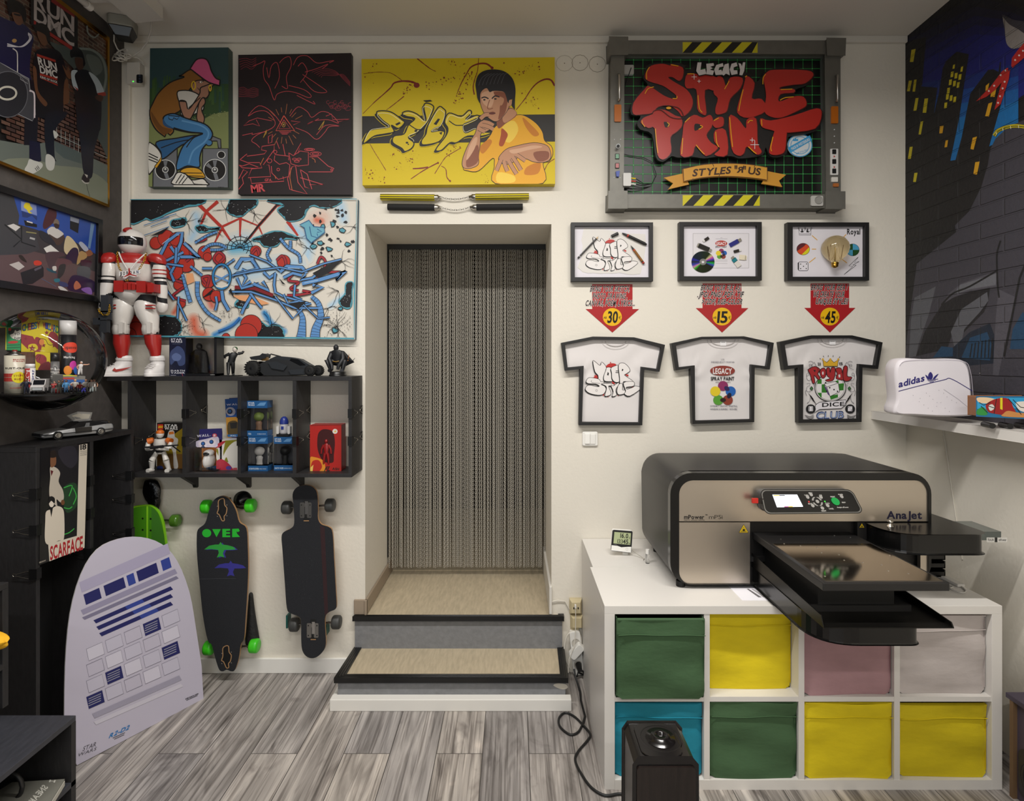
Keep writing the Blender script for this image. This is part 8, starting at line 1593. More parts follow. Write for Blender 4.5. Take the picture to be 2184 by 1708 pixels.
# running figure, model buggy, crouching figure
q=onshelf(492,2.77);q.z += .004;rn=mini(q,.128,('#131416','#15171a','#15171a','#c9c0b8','#1d4a26'),'running_figurine','small dark running figurine with green hair beside the boxed figure','figurine',yaw=.5,pose={'lean':.32,'step':.16,'arms':((.30,.06,.66),(.34,.02,.92))});
MB().box(q.x-.038,q.x+.045,2.74,2.80,STF,STF+.004,mat('#0e0e0f',.4)).solo('figurine_base','thin black base plate under the running figurine','stand')
bg_=thing('model_buggy','large matt black model vehicle with fat tyres on the toy shelf','model car',tuple(onshelf(608,2.77)));Mx=lambda u,v,d=0.:P(300+u/4.368,700+v/4.368,2.745+d)
MBK_=mat('#191b1e',.55,name='matt_black_armour');MB2=mat('#23272c',.45)
def tyre(c,r,w_):
    o=MB().lathe([(r*.55,-w_/2),(r*.9,-w_/2),(r,-w_*.3),(r,w_*.3),(r*.9,w_/2),(r*.55,w_/2)],c,mat('#121213',.8),axis=(.15,1,0),n=28).build('wheel',bg_);MB().lathe([(0,-w_*.5),(r*.2,-w_*.52),(r*.5,-w_*.3),(r*.56,-w_*.45),(r*.56,w_*.3),(0,w_*.3)],c,mat('#3c3e42',.3,.8),axis=(.15,1,0),n=20).build('rim',o)
    k_=MB()
    for i in range(18):t_=2*PI*i/18;k_.box(-.003,.003,-w_*.45,w_*.45,r-.001,r+.0022,mat('#121213',.8),Matrix.Translation(c) @ Matrix.Rotation(t_,4,'Y'))
    k_.build('tread',o)
for u,v,r,d in ((1045,385,.0355,0.),(1120,380,.0335,.075),(1580,395,.024,.0),(1655,395,.024,.055)):c=Mx(u,v,d);c.z=STF+r+.0025;tyre(c,r,.03)
def plate(q,d,e,m=MBK_,nm='armour_plate'):MB().slab([Mx(*p,d) for p in q],(0,e,0),m).build(nm,bg_,bevel=.0015)
plate([(1110,395),(1120,330),(1180,300),(1250,290),(1380,300),(1560,390),(1600,430),(1300,438),(1150,436)],.004,.07);plate([(1200,290),(1260,262),(1400,275),(1480,290),(1600,360),(1560,385),(1380,345),(1240,330)],.014,.05,MB2);plate([(1360,345),(1400,285),(1465,292),(1530,340),(1440,345)],.011,.056,mat('#0a0c10',.1),'canopy');plate([(1190,320),(1260,310),(1360,350),(1330,390),(1220,370)],-.004,.014,MB2);plate([(1018,270),(1060,262),(1110,255),(1135,235),(1165,245),(1160,275),(1080,295),(1030,290)],.01,.055,MBK_,'rear_fin');plate([(1130,300),(1150,255),(1165,258),(1180,300)],.02,.02,mat('#8a6a3c',.4,.6),'engine_part');plate([(1380,390),(1560,380),(1620,400),(1580,425),(1400,428)],-.006,.014,MB2)
k_=MB();k_.tube([Mx(1205,262,.02),Mx(1212,240,.02),Mx(1300,262,.02),Mx(1330,275,.02)],.003,MBK_);k_.build('roll_bar',bg_)
q=onshelf(721,2.775);cp_=thing('crouching_statue','dark crouching statue with a draped cloak on a round base, rightmost on the shelf','statue',tuple(q))
MB().lathe([(.052,0),(.052,.006),(.048,.008),(.048,.018),(.044,.022),(0,.022)],q,mat('#0f0f10',.35),n=36,sq=.8).build('base',cp_)
DB=mat('#16171b',.5);g=MB();qq=q+Vector((-.004,0,.022));V3=Vector
for s_ in (-1,1):
    g.tube([qq+V3((s_*.012,.01,.05)),qq+V3((s_*.044,-.022,.05)),qq+V3((s_*.026,-.008,.004)),qq+V3((s_*.03,-.028,.005))],[.015,.013,.010,.009],DB,10);g.tube([qq+V3((s_*.026,0,.092)),qq+V3((s_*.034,-.02,.06)),qq+V3((s_*.016,-.034,.028)),qq+V3((s_*.014,-.036,.01))],[.012,.011,.009,.007],DB,10)
g.loft([[qq+V3((w_*math.cos(t_),.006+.016*math.sin(t_)-.012*f,z)) for t_ in [2*PI*j/16 for j in range(16)]] for f,w_,z in ((0,.022,.036),(.3,.026,.055),(.7,.034,.08),(1,.03,.098),(1.1,.012,.106))],DB);g.ball(qq+V3((-.002,-.012,.116)),(.0125,.0135,.016),DB,14,10);g.build('body',cp_)
g=MB();g.loft([[qq+V3((x*.9,.02+.004*math.sin(6*k+x*90),z)) for x,z in ((-.03,.1),(0,.106),(.03,.1),(.045+.01*k,.07-.01*k),(.01,.05),(-.035,.06))] for k in range(2)]+[[qq+V3((x,.034,z)) for x,z in ((-.025,.09),(0,.095),(.03,.09),(.075,.045),(.02,.02),(-.03,.03))]],DB,True,False);g.build('cloak',cp_);MB().tube([qq+V3((.04,.026,.05)),qq+V3((.058,.026,.056)),qq+V3((.068,.03,.052)),qq+V3((.078,.03,.066))],[.004,.003,.002,.001],DB).build('cloak_tip',cp_);MB().tube([qq+V3((.046,.02,.052)),qq+V3((.05,.02,.07)),qq+V3((.052,.02,.086))],[.003,.002,.001],mat('#8a5a30',.4)).build('tool',cp_);MB().tube([qq+V3((-.018,-.012,.05)),qq+V3((0,-.022,.047)),qq+V3((.02,-.012,.052))],.0025,mat('#8a6a2c',.4)).build('belt',cp_)
# ---------------------------------------------------------------- toys inside the compartments
SB=SZ0+.0185
def bxp(u0,v0,u1,y):return (u0-CX)/F*y,(u1-CX)/F*y,cz(v0,y)
def carton(name,label,u0,v0,u1,y,d,col,group=None,zb=SB,cat='toy box',rough=.4,side=None):
    x0,x1,zt=bxp(u0,v0,u1,y);t=thing(name,label,cat,((x0+x1)/2,y+d/2,zb),group=group);b=MB();b.slab([(x0,y,zb),(x1,y,zb),(x1,y,zt),(x0,y,zt)],(0,d,0),mat(col,rough),mat(side or col,rough));return t,b.build('carton',t,bevel=.001),Art(wmap(y),h0=.0005,rough=rough,clip=[(u0,v0),(u1,v0),(u1,CY+(EYE-zb)*F/y),(u0,CY+(EYE-zb)*F/y)]).zoom(300,700,4.368),(x0,x1,zt)
t,b,a,e=carton('building_set_box','black and yellow building set box behind the white and orange figure',335,902,389,2.80,.05,'#15130f')
a.poly('#8a7412',[(240,1040),(390,930),(390,1180),(150,1180),(160,1100)]);a.poly('#6a4a1c',[(150,1170),(390,1170),(390,1310),(150,1310)]);a.poly('#b22a22',rr(160,893,210,943,3,2));a.label('#e8d820','LEGO',164,908,206,928,gap=.04,slant=.15);a.label('#d6d4d0','STAR',222,895,345,918,gap=.03);a.label('#d6d4d0','WARS',222,920,345,945,gap=.03);a.poly('#2a3a7a',ell(180,1298,30,18));a.poly('#c8c4be',[(262,960),(310,955),(320,1010),(350,1040),(330,1150),(350,1290),(310,1300),(300,1150),(250,1060)],1);a.poly('#c8702a',[(265,965),(308,960),(312,985),(262,990)]);a.line('#1a1a1c',[(250,1060),(370,1150)],12);a.build('box_print',b)
q=Vector(((342-CX)/F*2.735,2.735,SB));bf=thing('buildable_figure','white and orange jointed plastic figure holding a black bar in the toy shelf','figurine',tuple(q));V3=Vector;WP=mat('#cdc9c3',.35);OR=mat('#c8641c',.4);BKP=mat('#17171a',.5);hh=.20
def seg(p,r,m,nm,n=8):g=MB();g.tube([q+V3(c)*hh for c in p],[x*hh for x in r],m,n);g.build(nm,bf)
for s_ in (-1,1):seg([(s_*.08,0,.46),(s_*.17,-.05,.27)],[.05,.07],WP,'thigh');seg([(s_*.17,-.05,.26),(s_*.2,0,.06)],[.07,.05],WP,'shin');seg([(s_*.2,.03,.03),(s_*.23,-.12,.03)],[.05,.055],WP,'foot');seg([(s_*.16,0,.76),(s_*.27,-.03,.72)],[.06,.085],OR,'shoulder');seg([(s_*.27,-.03,.7),(s_*.26,-.08,.56)],[.05,.06],WP,'upper_arm');seg([(s_*.26,-.08,.56),(s_*.08,-.2,.58)],[.06,.045],WP,'forearm')
seg([(0,0,.42),(0,0,.52),(0,0,.66),(0,0,.78)],[.07,.10,.15,.13],WP,'torso');seg([(0,0,.46),(0,0,.52)],[.09,.11],BKP,'waist');g=MB();g.ball(q+V3((0,-.01,.9))*hh,(.085*hh,.09*hh,.10*hh),WP,14,10);g.build('head',bf);g=MB();g.ball(q+V3((0,-.008,.935))*hh,(.09*hh,.094*hh,.07*hh),OR,14,8);g.build('head_cap',bf);seg([(-.25,-.22,.61),(.55,-.2,.66)],[.02,.016],BKP,'black_bar');seg([(-.1,-.22,.6),(.2,-.21,.63)],[.035,.035],BKP,'black_grip')
def blister(u0,v0,u1,v1,y,zb,label,cols,nm,txt):
    x0,x1,zt=bxp(u0,v0,u1,y);t=thing('blister_pack',label,'toy pack',((x0+x1)/2,y+.02,zb),group='blister packs in the second compartment')
    zt_=zt;c=MB().slab([(x0,y+.03,zb),(x1,y+.03,zb),(x1+.002,y+.03,zt_-.02),(x1,y+.03,zt_),(x0+.006,y+.03,zt_-.004),(x0+.002,y+.03,zb+.1)],(0,.003,0),mat('#2a2760',.4)).build('card',t)
    a=Art(wmap(y+.03),h0=.0005).zoom(300,700,4.368);return t,c,a,(x0,x1,zt)
t,c,a,e=blister(415.5,915,466,1004,2.735,SB,'purple and orange blister pack with a white egg-shaped toy and a WALL-E card',None,None,None)
a.poly('#b9b2c4',[(515,1055),(610,1030),(720,1010),(722,1100),(640,1120),(515,1100)],1)
for x,y in ((582,1075),(660,1058)):a.poly('#c9c0c8',ell(x,y,44,32,rot=-10));a.circ('#1e2a4a',x,y,20,20);a.circ('#2a5a9a',x-2,y-2,13,13)
a.poly('#c87a2c',[(505,1128),(712,1118),(708,1330),(512,1335)]);a.poly('#d8985a',ell(548,1198,26,28));a.text('#c9c6d4','WALL',(525,994),(640,982),(524,1016),gap=.1);a.text('#c9c6d4','·',(646,990),(652,990),(646,1010));a.circ('#b03a4a',690,997,22,18);a.text('#e0d8d8','E',(680,988),(700,988),(680,1008));a.poly('#1f66a4',[(568,1300),(690,1292),(690,1318),(570,1324)]);a.label('#c9d6e4','EVE',605,1303,648,1316,gap=.15);a.build('card_print',c)
cx_=(621/4.368+300-CX)/F*2.75;MB().lathe([(.0,0),(.018,.004),(.024,.02),(.025,.04),(.02,.055),(.012,.062),(0,.063)],(cx_,2.745,SB+.014),mat('#d4d1cd',.3),n=24,sq=.8).build('white_toy',t);hd=MB();hd.ball((cx_+.002,2.742,SB+.084),(.021,.018,.017),mat('#d4d1cd',.3),20,12);hd.build('white_toy_head',t);g=MB();g.ball((cx_+.002,2.730,SB+.083),(.015,.008,.010),mat('#101216',.15),14,8);g.build('dark_face',t)
MB().rbox(e[0]+.004,e[1]-.004,2.722,2.764,SB+.002,SB+.118,.012,mat('#ffffff',.03,trans=1.),axis='Y').build('clear_blister',t)
t2_,c,a,e2=blister(479.5,848,516,938,2.80,SB+.086,'taller blue blister pack standing behind, partly hidden by the upright',None,None,None)
a.poly('#1f4a8a',[(785,660),(910,650),(910,830),(795,830)]);a.text('#c9c6d4','WALL',(800,705),(925,695),(800,722),gap=.12);a.poly('#a8a6b4',ell(838,775,46,40,rot=10));a.circ('#14203e',832,775,24,24);a.circ('#2a62a4',830,773,15,15);a.poly('#c08a34',[(795,830),(910,825),(910,1010),(805,1020)]);a.poly('#5a4a2a',[(815,880),(900,870),(900,1000),(820,1000)],1);a.poly('#2a2826',[(830,880),(900,875),(895,930),(840,935)]);a.poly('#2a6aa8',[(806,990),(915,985),(915,1010),(812,1012)]);a.label('#c9d6e4','WALL',835,993,890,1006);a.build('card_print',c)
t,b,a,e=carton('toy_window_box','white and red window box with a round white toy under the blue pack',463.5,938,512,2.765,.06,'#cfcac6',zb=SB)
a.poly('#a32630',[(715,1110),(790,1045),(905,1040),(740,1065)]);a.poly('#a32630',[(718,1075),(770,1050),(800,1050),(720,1120)]);a.poly('#7d7a1c',[(790,1045),(905,1038),(905,1240),(770,1250),(770,1150)]);a.poly('#d4d0c8',[(830,1090),(905,1060),(905,1255),(830,1262),(800,1200),(775,1240),(770,1190)],1);a.poly('#a8283a',[(718,1240),(760,1220),(830,1270),(860,1335),(718,1335)],1);a.poly('#4a3a8a',ell(820,1300,26,18));a.text('#3a3a44','BAYMAX',(735,1205),(735,1130),(752,1205),gap=.05);a.poly('#b04a54',[(862,1300),(900,1298),(900,1325),(862,1328)]);a.build('box_print',b)
def bobble(label,u0,v0,u1,v1,y,zb,zt,inner):
    x0,x1=(u0-CX)/F*y,(u1-CX)/F*y;t=thing('bobble_box',label,'toy box',((x0+x1)/2,y+.04,zb),group='blue window boxes in the third compartment');BLc=mat('#1c5286',.4);H_=zt-zb;d=.062;k_=MB();k_.box(x0,x1,y,y+d,zb,zb+.024*H_/.15,BLc);k_.box(x0,x1,y,y+d,zt-.030*H_/.15,zt,BLc);c=k_.build('card_ends',t);MB().box(x0,x1,y+d-.002,y+d,zb,zt,mat('#3a3c44',.6)).build('back_card',t);MB().box(x0+.0005,x1-.0005,y+.0005,y+d-.003,zb+.024*H_/.15,zt-.030*H_/.15,mat('#ffffff',.03,trans=1.)).build('clear_window',t)
    a=Art(wmap(y),h0=.0005);pz_=lambda z:CY+(EYE-z)*F/y;a.label('#ccd2da','STAR',u0+2,pz_(zt-.006),u0+16,pz_(zt-.013),gap=.03);a.label('#ccd2da','WARS',u0+2,pz_(zt-.016),u0+16,pz_(zt-.023),gap=.03);a.poly('#5a8ab8',[(u0+20,pz_(zt-.023)),(u0+28,pz_(zt-.008)),(u1-2,pz_(zt-.006)),(u1-6,pz_(zt-.023))]);a.label('#b8c8d8',inner[0],u0+2,pz_(zb+.016),u0+2+len(inner[0])*1.7,pz_(zb+.008),bold=1);a.label('#b8c8d8','BOBBLE-HEAD',u0+22,pz_(zb+.014),u1-3,pz_(zb+.009),bold=0);a.build('card_print',c)
    cx_,cy_=(x0+x1)/2-.001,y+.032;lo,sk,hd_,hr=[mat(m,.45) if isinstance(m,str) else m for m in inner[1]];z=zb+.026;g=MB();g.cyl((cx_,cy_,z),(cx_,cy_,z+.004),.020,mat('#17181c',.4),n=20);g.loft([[V3((cx_+w_*math.cos(t_),cy_+w_*.75*math.sin(t_),z+.004+zz_)) for t_ in [2*PI*j/16 for j in range(16)]] for w_,zz_ in ((.016,0),(.014,.012),(.015,.024),(.017,.034),(.010,.044))],lo);g.build('doll_body',t);h_=MB();h_.ball((cx_,cy_-.002,z+.066),(.024,.02,.021),sk,18,12);h_.ball((cx_,cy_+.003,z+.070),(.0245,.0195,.020),hr,18,12);h_.build('doll_head',t);return t
z1=cz(931,2.745)
bobble('blue window box with a pale green big-headed doll, on top of another box',527,0,570,0,2.745,z1+.0015,cz(855,2.745),('YODA',('#8f6e56','#7f9448','#7f9448','#7f9448')))
bobble('blue window box with a white big-headed doll, under another box',529,0,571,0,2.735,SB,z1,('STORMTROOPER',('#c9c6c2','#c9c6c2','#c9c6c2','#c9c6c2')))
bobble('blue window box with a black big-headed doll and a small figurine on top',584,0,625,0,2.75,SB,cz(932,2.75),('DARTH VADER',('#101114','#101114','#101114','#101114')))
q=V3(((606-CX)/F*2.775,2.775,cz(932,2.75)+.0015));sf=thing('capsule_figurine','small white and blue rounded figurine standing on a blue window box','figurine',tuple(q));MB().box(q.x-.03,q.x+.03,q.y-.02,q.y+.02,q.z,q.z+.012,mat('#131316',.4)).build('plinth',sf);MB().lathe([(.0,.012),(.020,.012),(.021,.02),(.021,.055),(.019,.06)],q,mat('#b8b6ba',.35),n=24).build('body',sf);MB().lathe([(.0205,.06),(.021,.066),(.0195,.078),(.014,.09),(.006,.096),(0,.097)],q,mat('#2a3a8a',.3),n=24).build('blue_cap',sf);k_=MB();k_.box(q.x-.006,q.x+.006,q.y-.023,q.y-.019,q.z+.035,q.z+.05,mat('#2a3a8a',.3));k_.build('blue_patch',sf)
for s_ in (-1,1):MB().rbox(q.x+s_*.027-.006,q.x+s_*.027+.006,q.y-.012,q.y+.012,q.z+.012,q.z+.05,.004,mat('#cfcdca',.35)).build('side_block',sf)
t,b,a,e=carton('red_figure_box','red window box with a red figure and FLASH lettering in the last compartment',661.5,906,727.5,2.74,.07,'#a8201a',side='#8a1a16')
a.poly('#3a0f10',[(1650,1000),(1680,950),(1730,940),(1790,965),(1810,1060),(1800,1180),(1790,1250),(1700,1235),(1650,1130)],1);a.circ('#d8d0c8',1811,960,24,23);a.poly('#d8a820',[(1822,938),(1800,965),(1812,965),(1802,982),(1826,955),(1812,955)]);a.poly('#d88a2a',[(1578,1210),(1620,1200),(1700,1230),(1720,1290),(1710,1345),(1578,1345)],1);a.poly('#b02a1e',[(1600,1240),(1660,1230),(1690,1290),(1650,1340),(1590,1320)],1);a.poly('#e0c060',[(1580,1300),(1610,1270),(1600,1345),(1580,1345)]);a.text('#15201a','FL',(1726,1290),(1782,1282),(1706,1335),gap=.04);a.text('#15201a','ASH',(1786,1296),(1850,1300),(1784,1318),gap=.04);a.line('#7a1612',[(1584,905),(1890,900)],6);a.build('box_print',b)
q=V3(((1728/4.368+300-CX)/F*2.738,2.7385,SB+.036));g=MB();R_=mat('#8a1a1c',.3)
for s_ in (-1,1):g.tube([q+V3((s_*.006,0,.05)),q+V3((s_*.01,0,.025)),q+V3((s_*.012,0,.0))],[.008,.0065,.004],R_,8);g.tube([q+V3((s_*.012,0,.09)),q+V3((s_*.022,0,.07)),q+V3((s_*.024,0,.048))],[.006,.005,.004],R_,8)
g.loft([[q+V3((w_*math.cos(t_),w_*.5*math.sin(t_),z)) for t_ in [2*PI*j/12 for j in range(12)]] for w_,z in ((.010,.045),(.010,.06),(.016,.085),(.006,.098))],R_);g.ball(q+V3((0,0,.108)),(.0075,.008,.010),R_,10,8);g.build('red_figure',t)
# ---------------------------------------------------------------- clear dome with collectables on the left wall
BC=Vector((-1.80,2.18,EYE));BR2=.193
ac=bpy.data.materials.new('clear_acrylic');ac.use_nodes=True;nt=ac.node_tree;nt.nodes.remove(nt.nodes['Principled BSDF'])
tr_=nt.nodes.new('ShaderNodeBsdfTransparent');tr_.inputs[0].default_value=(.95,.95,.96,1);gl_=nt.nodes.new('ShaderNodeBsdfGlossy');gl_.inputs['Roughness'].default_value=.03;fr_=nt.nodes.new('ShaderNodeFresnel');fr_.inputs[0].default_value=1.22;mx_=nt.nodes.new('ShaderNodeMixShader')
nt.links.new(fr_.outputs[0],mx_.inputs[0]);nt.links.new(tr_.outputs[0],mx_.inputs[1]);nt.links.new(gl_.outputs[0],mx_.inputs[2]);nt.links.new(mx_.outputs[0],nt.nodes['Material Output'].inputs[0])
g=MB();g.ball(BC,BR2,ac,64,40)
dome=thing('acrylic_dome','clear acrylic globe on the left wall filled with small collectables','display dome',tuple(BC-Vector((0,0,BR2))))
g.build('globe',dome)
ZS=EYE-(837-768)/F*2.18;r_=math.sqrt(BR2**2-(BC.z-ZS)**2)-.003
sb_=MB();sb_.slab([(BC.x+r_*math.cos(t_),BC.y+r_*math.sin(t_),ZS-.006) for t_ in [2*PI*k/48 for k in range(48)]],(0,0,.0055),mat('#0d0d0e',.4));sb_.build('shelf_disc',dome)
wd=XL(BC.y);MB().slab([(wd+.001,2.0,ZS-.02),(wd+.001,2.36,ZS-.02),(BC.x-.1,2.30,ZS-.02),(BC.x-.1,2.06,ZS-.02)],(0,0,.012),mat('#0d0d0e',.4)).build('wall_bracket',dome)
def bq(px_,y):return Vector(((px_-CX)/F*y,y,ZS+.0005))
zB=lambda x,y:(x/7.427,650+y/7.427)
def disc_map(c,n):return plane_map(c,n)
VIEW=Vector((.64,-.77,0)).normalized()                 # towards the camera from inside the globe
def can(name,label,px0,px1,ptop,y,cols,cat='spray can',cap=None):
    """upright can seen between px0 and px1; cols: list of (height fraction, colour)"""
    c=bq((px0+px1)/2,y);r=(px1-px0)/2/F*y/1.3;zt=EYE-(ptop-CY)/F*y;H_=zt-c.z;t=thing(name,label,cat,tuple(c));
    for i,(f0,f1,rr0,rr1,m,nm) in enumerate(cols):MB().lathe([(0,H_*f0),(r*rr0,H_*f0+.0004),(r*rr1,H_*f1),(0,H_*f1+.0004)],c,m if not isinstance(m,str) else mat(m,.35),n=28).build(nm,t)
    return t,c,r,H_
def wrap(c,r,H_):
    """map a flat label (u in -1..1 across the visible half, v 0..1 up) onto the can"""
    ang0=math.atan2(VIEW.y,VIEW.x)
    def mp(u,v,h=0.):t_=ang0+u*1.35;return c+Vector((math.cos(t_)*(r+h),math.sin(t_)*(r+h),(1-v)*H_))
    return mp
t,c,r,H_=can('rust_paint_can','cream and red aerosol can reading RUST-OLEUM in the clear globe',9,54,746,2.115,[(0,.87,1,1,'#c9c2ae','can_body'),(.87,.93,1,.55,mat('#8f8c86',.3,1.),'shoulder'),(.93,.96,.5,.5,mat('#8f8c86',.3,1.),'valve_cup'),(.96,1.,.25,.25,'#8a2a20','nozzle')])
a=Art(wrap(c,r,H_),h0=.0004,strip=.16);a.text('#1c1a1a','RUST-OLEUM',(-.72,.40),(1.2,.40),(-.72,.44),gap=.05);a.text('#a8322a','BEAUTIFIES',(-.1,.21),(.9,.21),(-.1,.235));a.text('#a8322a','IT PROTECTS',(-.1,.25),(.9,.25),(-.1,.275))
for k in range(6):u0=-1.2+k*.4;a.poly('#a8322a',[(u0,.54),(u0+.39,.54),(u0+.39,.62),(u0,.62)]);a.poly('#a8322a',[(u0,.63),(u0+.39,.63),(u0+.39,.72),(u0,.72)])
a.poly('#d8c820',ell(.3,.63,.5,.13,20));a.text('#7a1c18','STOPS',(-.05,.57),(.65,.57),(-.05,.61));a.text('#7a1c18','RUST',(.0,.65),(.6,.65),(.0,.69));a.lines('#8a8478',[[(-.8,.78),(-.1,.78)],[(-.5,.81),(-.2,.81)]],.008);a.text('#a8322a','DANGER',(-.3,.86),(.5,.86),(-.3,.88));a.build('can_label',t)
t,c,r,H_=can('spray_paint_can','tall black spray can with white cap and coloured dots in the clear globe',126,165,684,2.25,[(0,.80,1,1,'#131316','can_body'),(.80,1.,.98,.98,'#cfccc8','cap')])
a=Art(wrap(c,r,H_),h0=.0004,strip=.16);a.poly('#d8452e',ell(.25,.38,.75,.075,24));a.text('#1a1416','spanvar',(-.25,.355),(.85,.355),(-.25,.40),gap=.05);a.text('#d0ccc8','Marking',(-.4,.50),(.6,.50),(-.4,.53),gap=.05)
for u,v,c_ in ((-.05,.70,'#e0892a'),(.45,.63,'#c43a9a'),(.15,.82,'#1f8a4a'),(.75,.82,'#b83a38'),(.8,.70,'#2a6ac0')):a.poly(c_,ell(u,v,.36,.065,18))
a.poly('#17171a',ell(.38,.71,.12,.02,10));a.text('#8a8a8a','SPECIAL',(-.82,.5),(-.82,.2),(-.7,.5),bold=0);a.build('can_label',t)
t,c,r,H_=can('party_spray','small white spray can with red lettering in front of the rust paint can',53,76,776,2.125,[(0,.86,1,1,'#d4cfca','can_body'),(.86,1,.95,.9,'#d8d4d0','cap')])
a=Art(wrap(c,r,H_),h0=.0004,strip=.16);a.poly('#b02a26',[(-1,.15),(0,.15),(0,.8),(-1,.8)]);a.text('#e0dcd8','wedding',(-.75,.78),(-.75,.2),(-.15,.78));a.text('#23307a','spray',(.15,.6),(.15,.2),(.5,.6));a.build('can_label',t)
t,c,r,H_=can('pill_jar','small clear jar of white pellets with black lid in the clear globe',107,128,754,2.19,[(0,.8,.95,.95,mat('#f4f4f4',.05,trans=.9),'jar'),(.8,1,1,1,'#121214','lid')],'jar')
g=MB();rg=random.Random(5)
for k in range(40):g.ball(c+Vector((rg.uniform(-.6,.6)*r,rg.uniform(-.6,.6)*r,rg.uniform(.06,.62)*H_)),(.0045,.004,.0035),mat('#d8d4ce',.5),7,5)
g.build('pellets',t,kind='stuff')
def panel(name,label,q,y,th,col,cat):
    c=bq((q[0][0]+q[2][0])/2,y);m=plane_map(c,VIEW);t=thing(name,label,cat,tuple(c));b=MB().slab([m(*p) for p in q],-VIEW*th,mat(col,.4)).build('cover',t);return t,b,Art(m,h0=.0006,clip=q).zoom(0,650,7.427)
t,b,a=panel('comic_sleeve','yellow and red comic style sleeve with coloured lettering, upper one of two',[(46,673),(124.5,683),(124,752),(45,750)],2.235,.004,'#c8b41e','record sleeve')
a.poly('#8a2a30',[(340,170),(480,180),(420,260),(345,290)]);a.poly('#8a2a30',[(335,460),(520,500),(600,640),(440,700),(335,600)]);a.poly('#8a2a30',[(820,420),(920,500),(920,700),(860,640),(760,520)],1);a.poly('#8a2a30',[(560,520),(660,560),(640,740),(540,750)],1);a.poly('#c8b41e',[(450,640),(560,620),(600,700),(480,745)],1)
cols=['#2a5a9a','#2f8a4a','#a83038','#3a3a8a','#2a7a9a','#a83038']
for k,ch in enumerate('CHEESY'):a.text('#141418',ch,(352+k*47,312-k*9),(402+k*47,306-k*9),(350+k*47,415-k*9));a.text(cols[k],ch,(357+k*47,318-k*9),(398+k*47,312-k*9),(355+k*47,408-k*9))
for k,ch in enumerate('WIZARD'):a.text('#141418',ch,(676+k*42,268+k*12),(722+k*42,276+k*12),(676+k*42,362+k*16));a.text(cols[(k+2) % 6],ch,(680+k*42,274+k*12),(717+k*42,281+k*12),(680+k*42,356+k*16))
a.label('#2a4a8a','THE FIRST',570,220,760,240)
def star(c,x,y,r):a.poly(c,[(x+(r if k % 2 == 0 else r*.42)*math.sin(k*PI/5),y-(r if k % 2 == 0 else r*.42)*math.cos(k*PI/5)) for k in range(10)])
star('#7a222a',510,690,60);star('#7a222a',410,540,36);star('#7a222a',740,440,40);star('#7a222a',860,640,46);star('#7a222a',690,640,40);a.poly('#c87a3a',ell(660,590,40,50));a.line('#1a1418',smooth([(600,620),(630,540),(720,550),(760,620),(820,640)],False),6);a.build('cover_print',b)
t,b,a=panel('comic_sleeve','narrow yellow and red sleeve below the larger one in the clear globe',[(75,750),(107,752),(107,789),(76,789)],2.215,.004,'#c8b41e','record sleeve')
a.poly('#8a2a30',[(560,820),(600,780),(700,800),(740,880),(680,1040),(600,1030),(640,940),(580,900)],1);a.line('#1a1418',smooth([(570,860),(640,790),(620,880)],False),6);star('#7a222a',710,850,34);a.poly('#6a1c24',[(620,1030),(660,940),(780,900),(790,1030)],1);a.build('cover_print',b)
t,b,a=panel('card_box','small green box lettered YO RAPS at the left of the clear globe',[(12,697),(45,699),(44,748),(11,746)],2.185,.012,'#2a8a52','box')
a.poly('#c8c02a',[(88,360),(104,360),(100,715),(86,715)]);a.poly('#141a18',[(140,400),(230,370),(330,380),(330,440),(150,470)],1);a.poly('#b03028',ell(155,388,26,26));a.poly('#c9c4b8',[(160,480),(215,450),(240,400),(270,420),(330,400),(335,520),(300,560),(200,530)],1);a.text('#141414','YO!',(225,445),(320,435),(222,485));a.text('#2a2a2a','RAPS',(230,505),(330,515),(226,550));a.poly('#b8342c',ell(205,592,82,22,rot=-4));a.lines('#1c5a38',[[(110,640),(320,630)],[(110,680),(320,670)]],8);a.build('cover_print',b)
t,b,a=panel('wood_card','brown wood-look card standing behind the white spray can',[(45,750),(76,751),(76,778),(45,778)],2.20,.006,'#5c3a2a','card')
a.lines('#3e261c',[[(440,750),(440,900)],[(500,760),(500,880)]],6);a.build('cover_print',b)
# vehicles and mini figures on the disc
def minicar(label,px_,y,col,L=.085):
    c=bq(px_,y);t=thing('mini_van',label,'model car',tuple(c));M_=Matrix.Translation(c) @ Matrix.Rotation(math.radians(-60),4,'Z') @ Matrix.Scale(L,4);W_=mat(col,.3);S3=lambda q,y0,y1,m,nm:MB().slab([M_ @ Vector((x,y0,z)) for x,z in q],M_.to_3x3() @ Vector((0,y1-y0,0)),m).build(nm,t,bevel=.0015)
    S3([(-.5,.1),(.5,.1),(.52,.28),(.3,.33),(.12,.52),(-.5,.54)],-.2,.2,W_,'body');S3([(.31,.33),(.29,.34),(.12,.51),(.14,.51)],-.17,.17,mat('#14161a',.1),'windscreen');S3([(.5,.12),(.53,.12),(.53,.24),(.5,.24)],-.16,.16,mat('#8a8882',.25,1.),'grille')
    for x in (-.3,.3):
        for y_ in (-.2,.2):MB().cyl(M_ @ Vector((x,y_-.03,.11)),M_ @ Vector((x,y_+.03,.11)),.11*L,mat('#151516',.6),n=16).build('wheel',t)
minicar('small white model van in the middle of the clear globe',86,2.135,'#cac7c4',.098)
c=bq(122,2.15);MB().lathe([(0,0),(.011,0),(.012,.006),(.008,.008),(.007,.014),(0,.015)],c+Vector((0,0,.0)),mat('#b02420',.35),n=18).solo('red_spray_nozzle','red spray nozzle cap standing among the mini figures','nozzle')
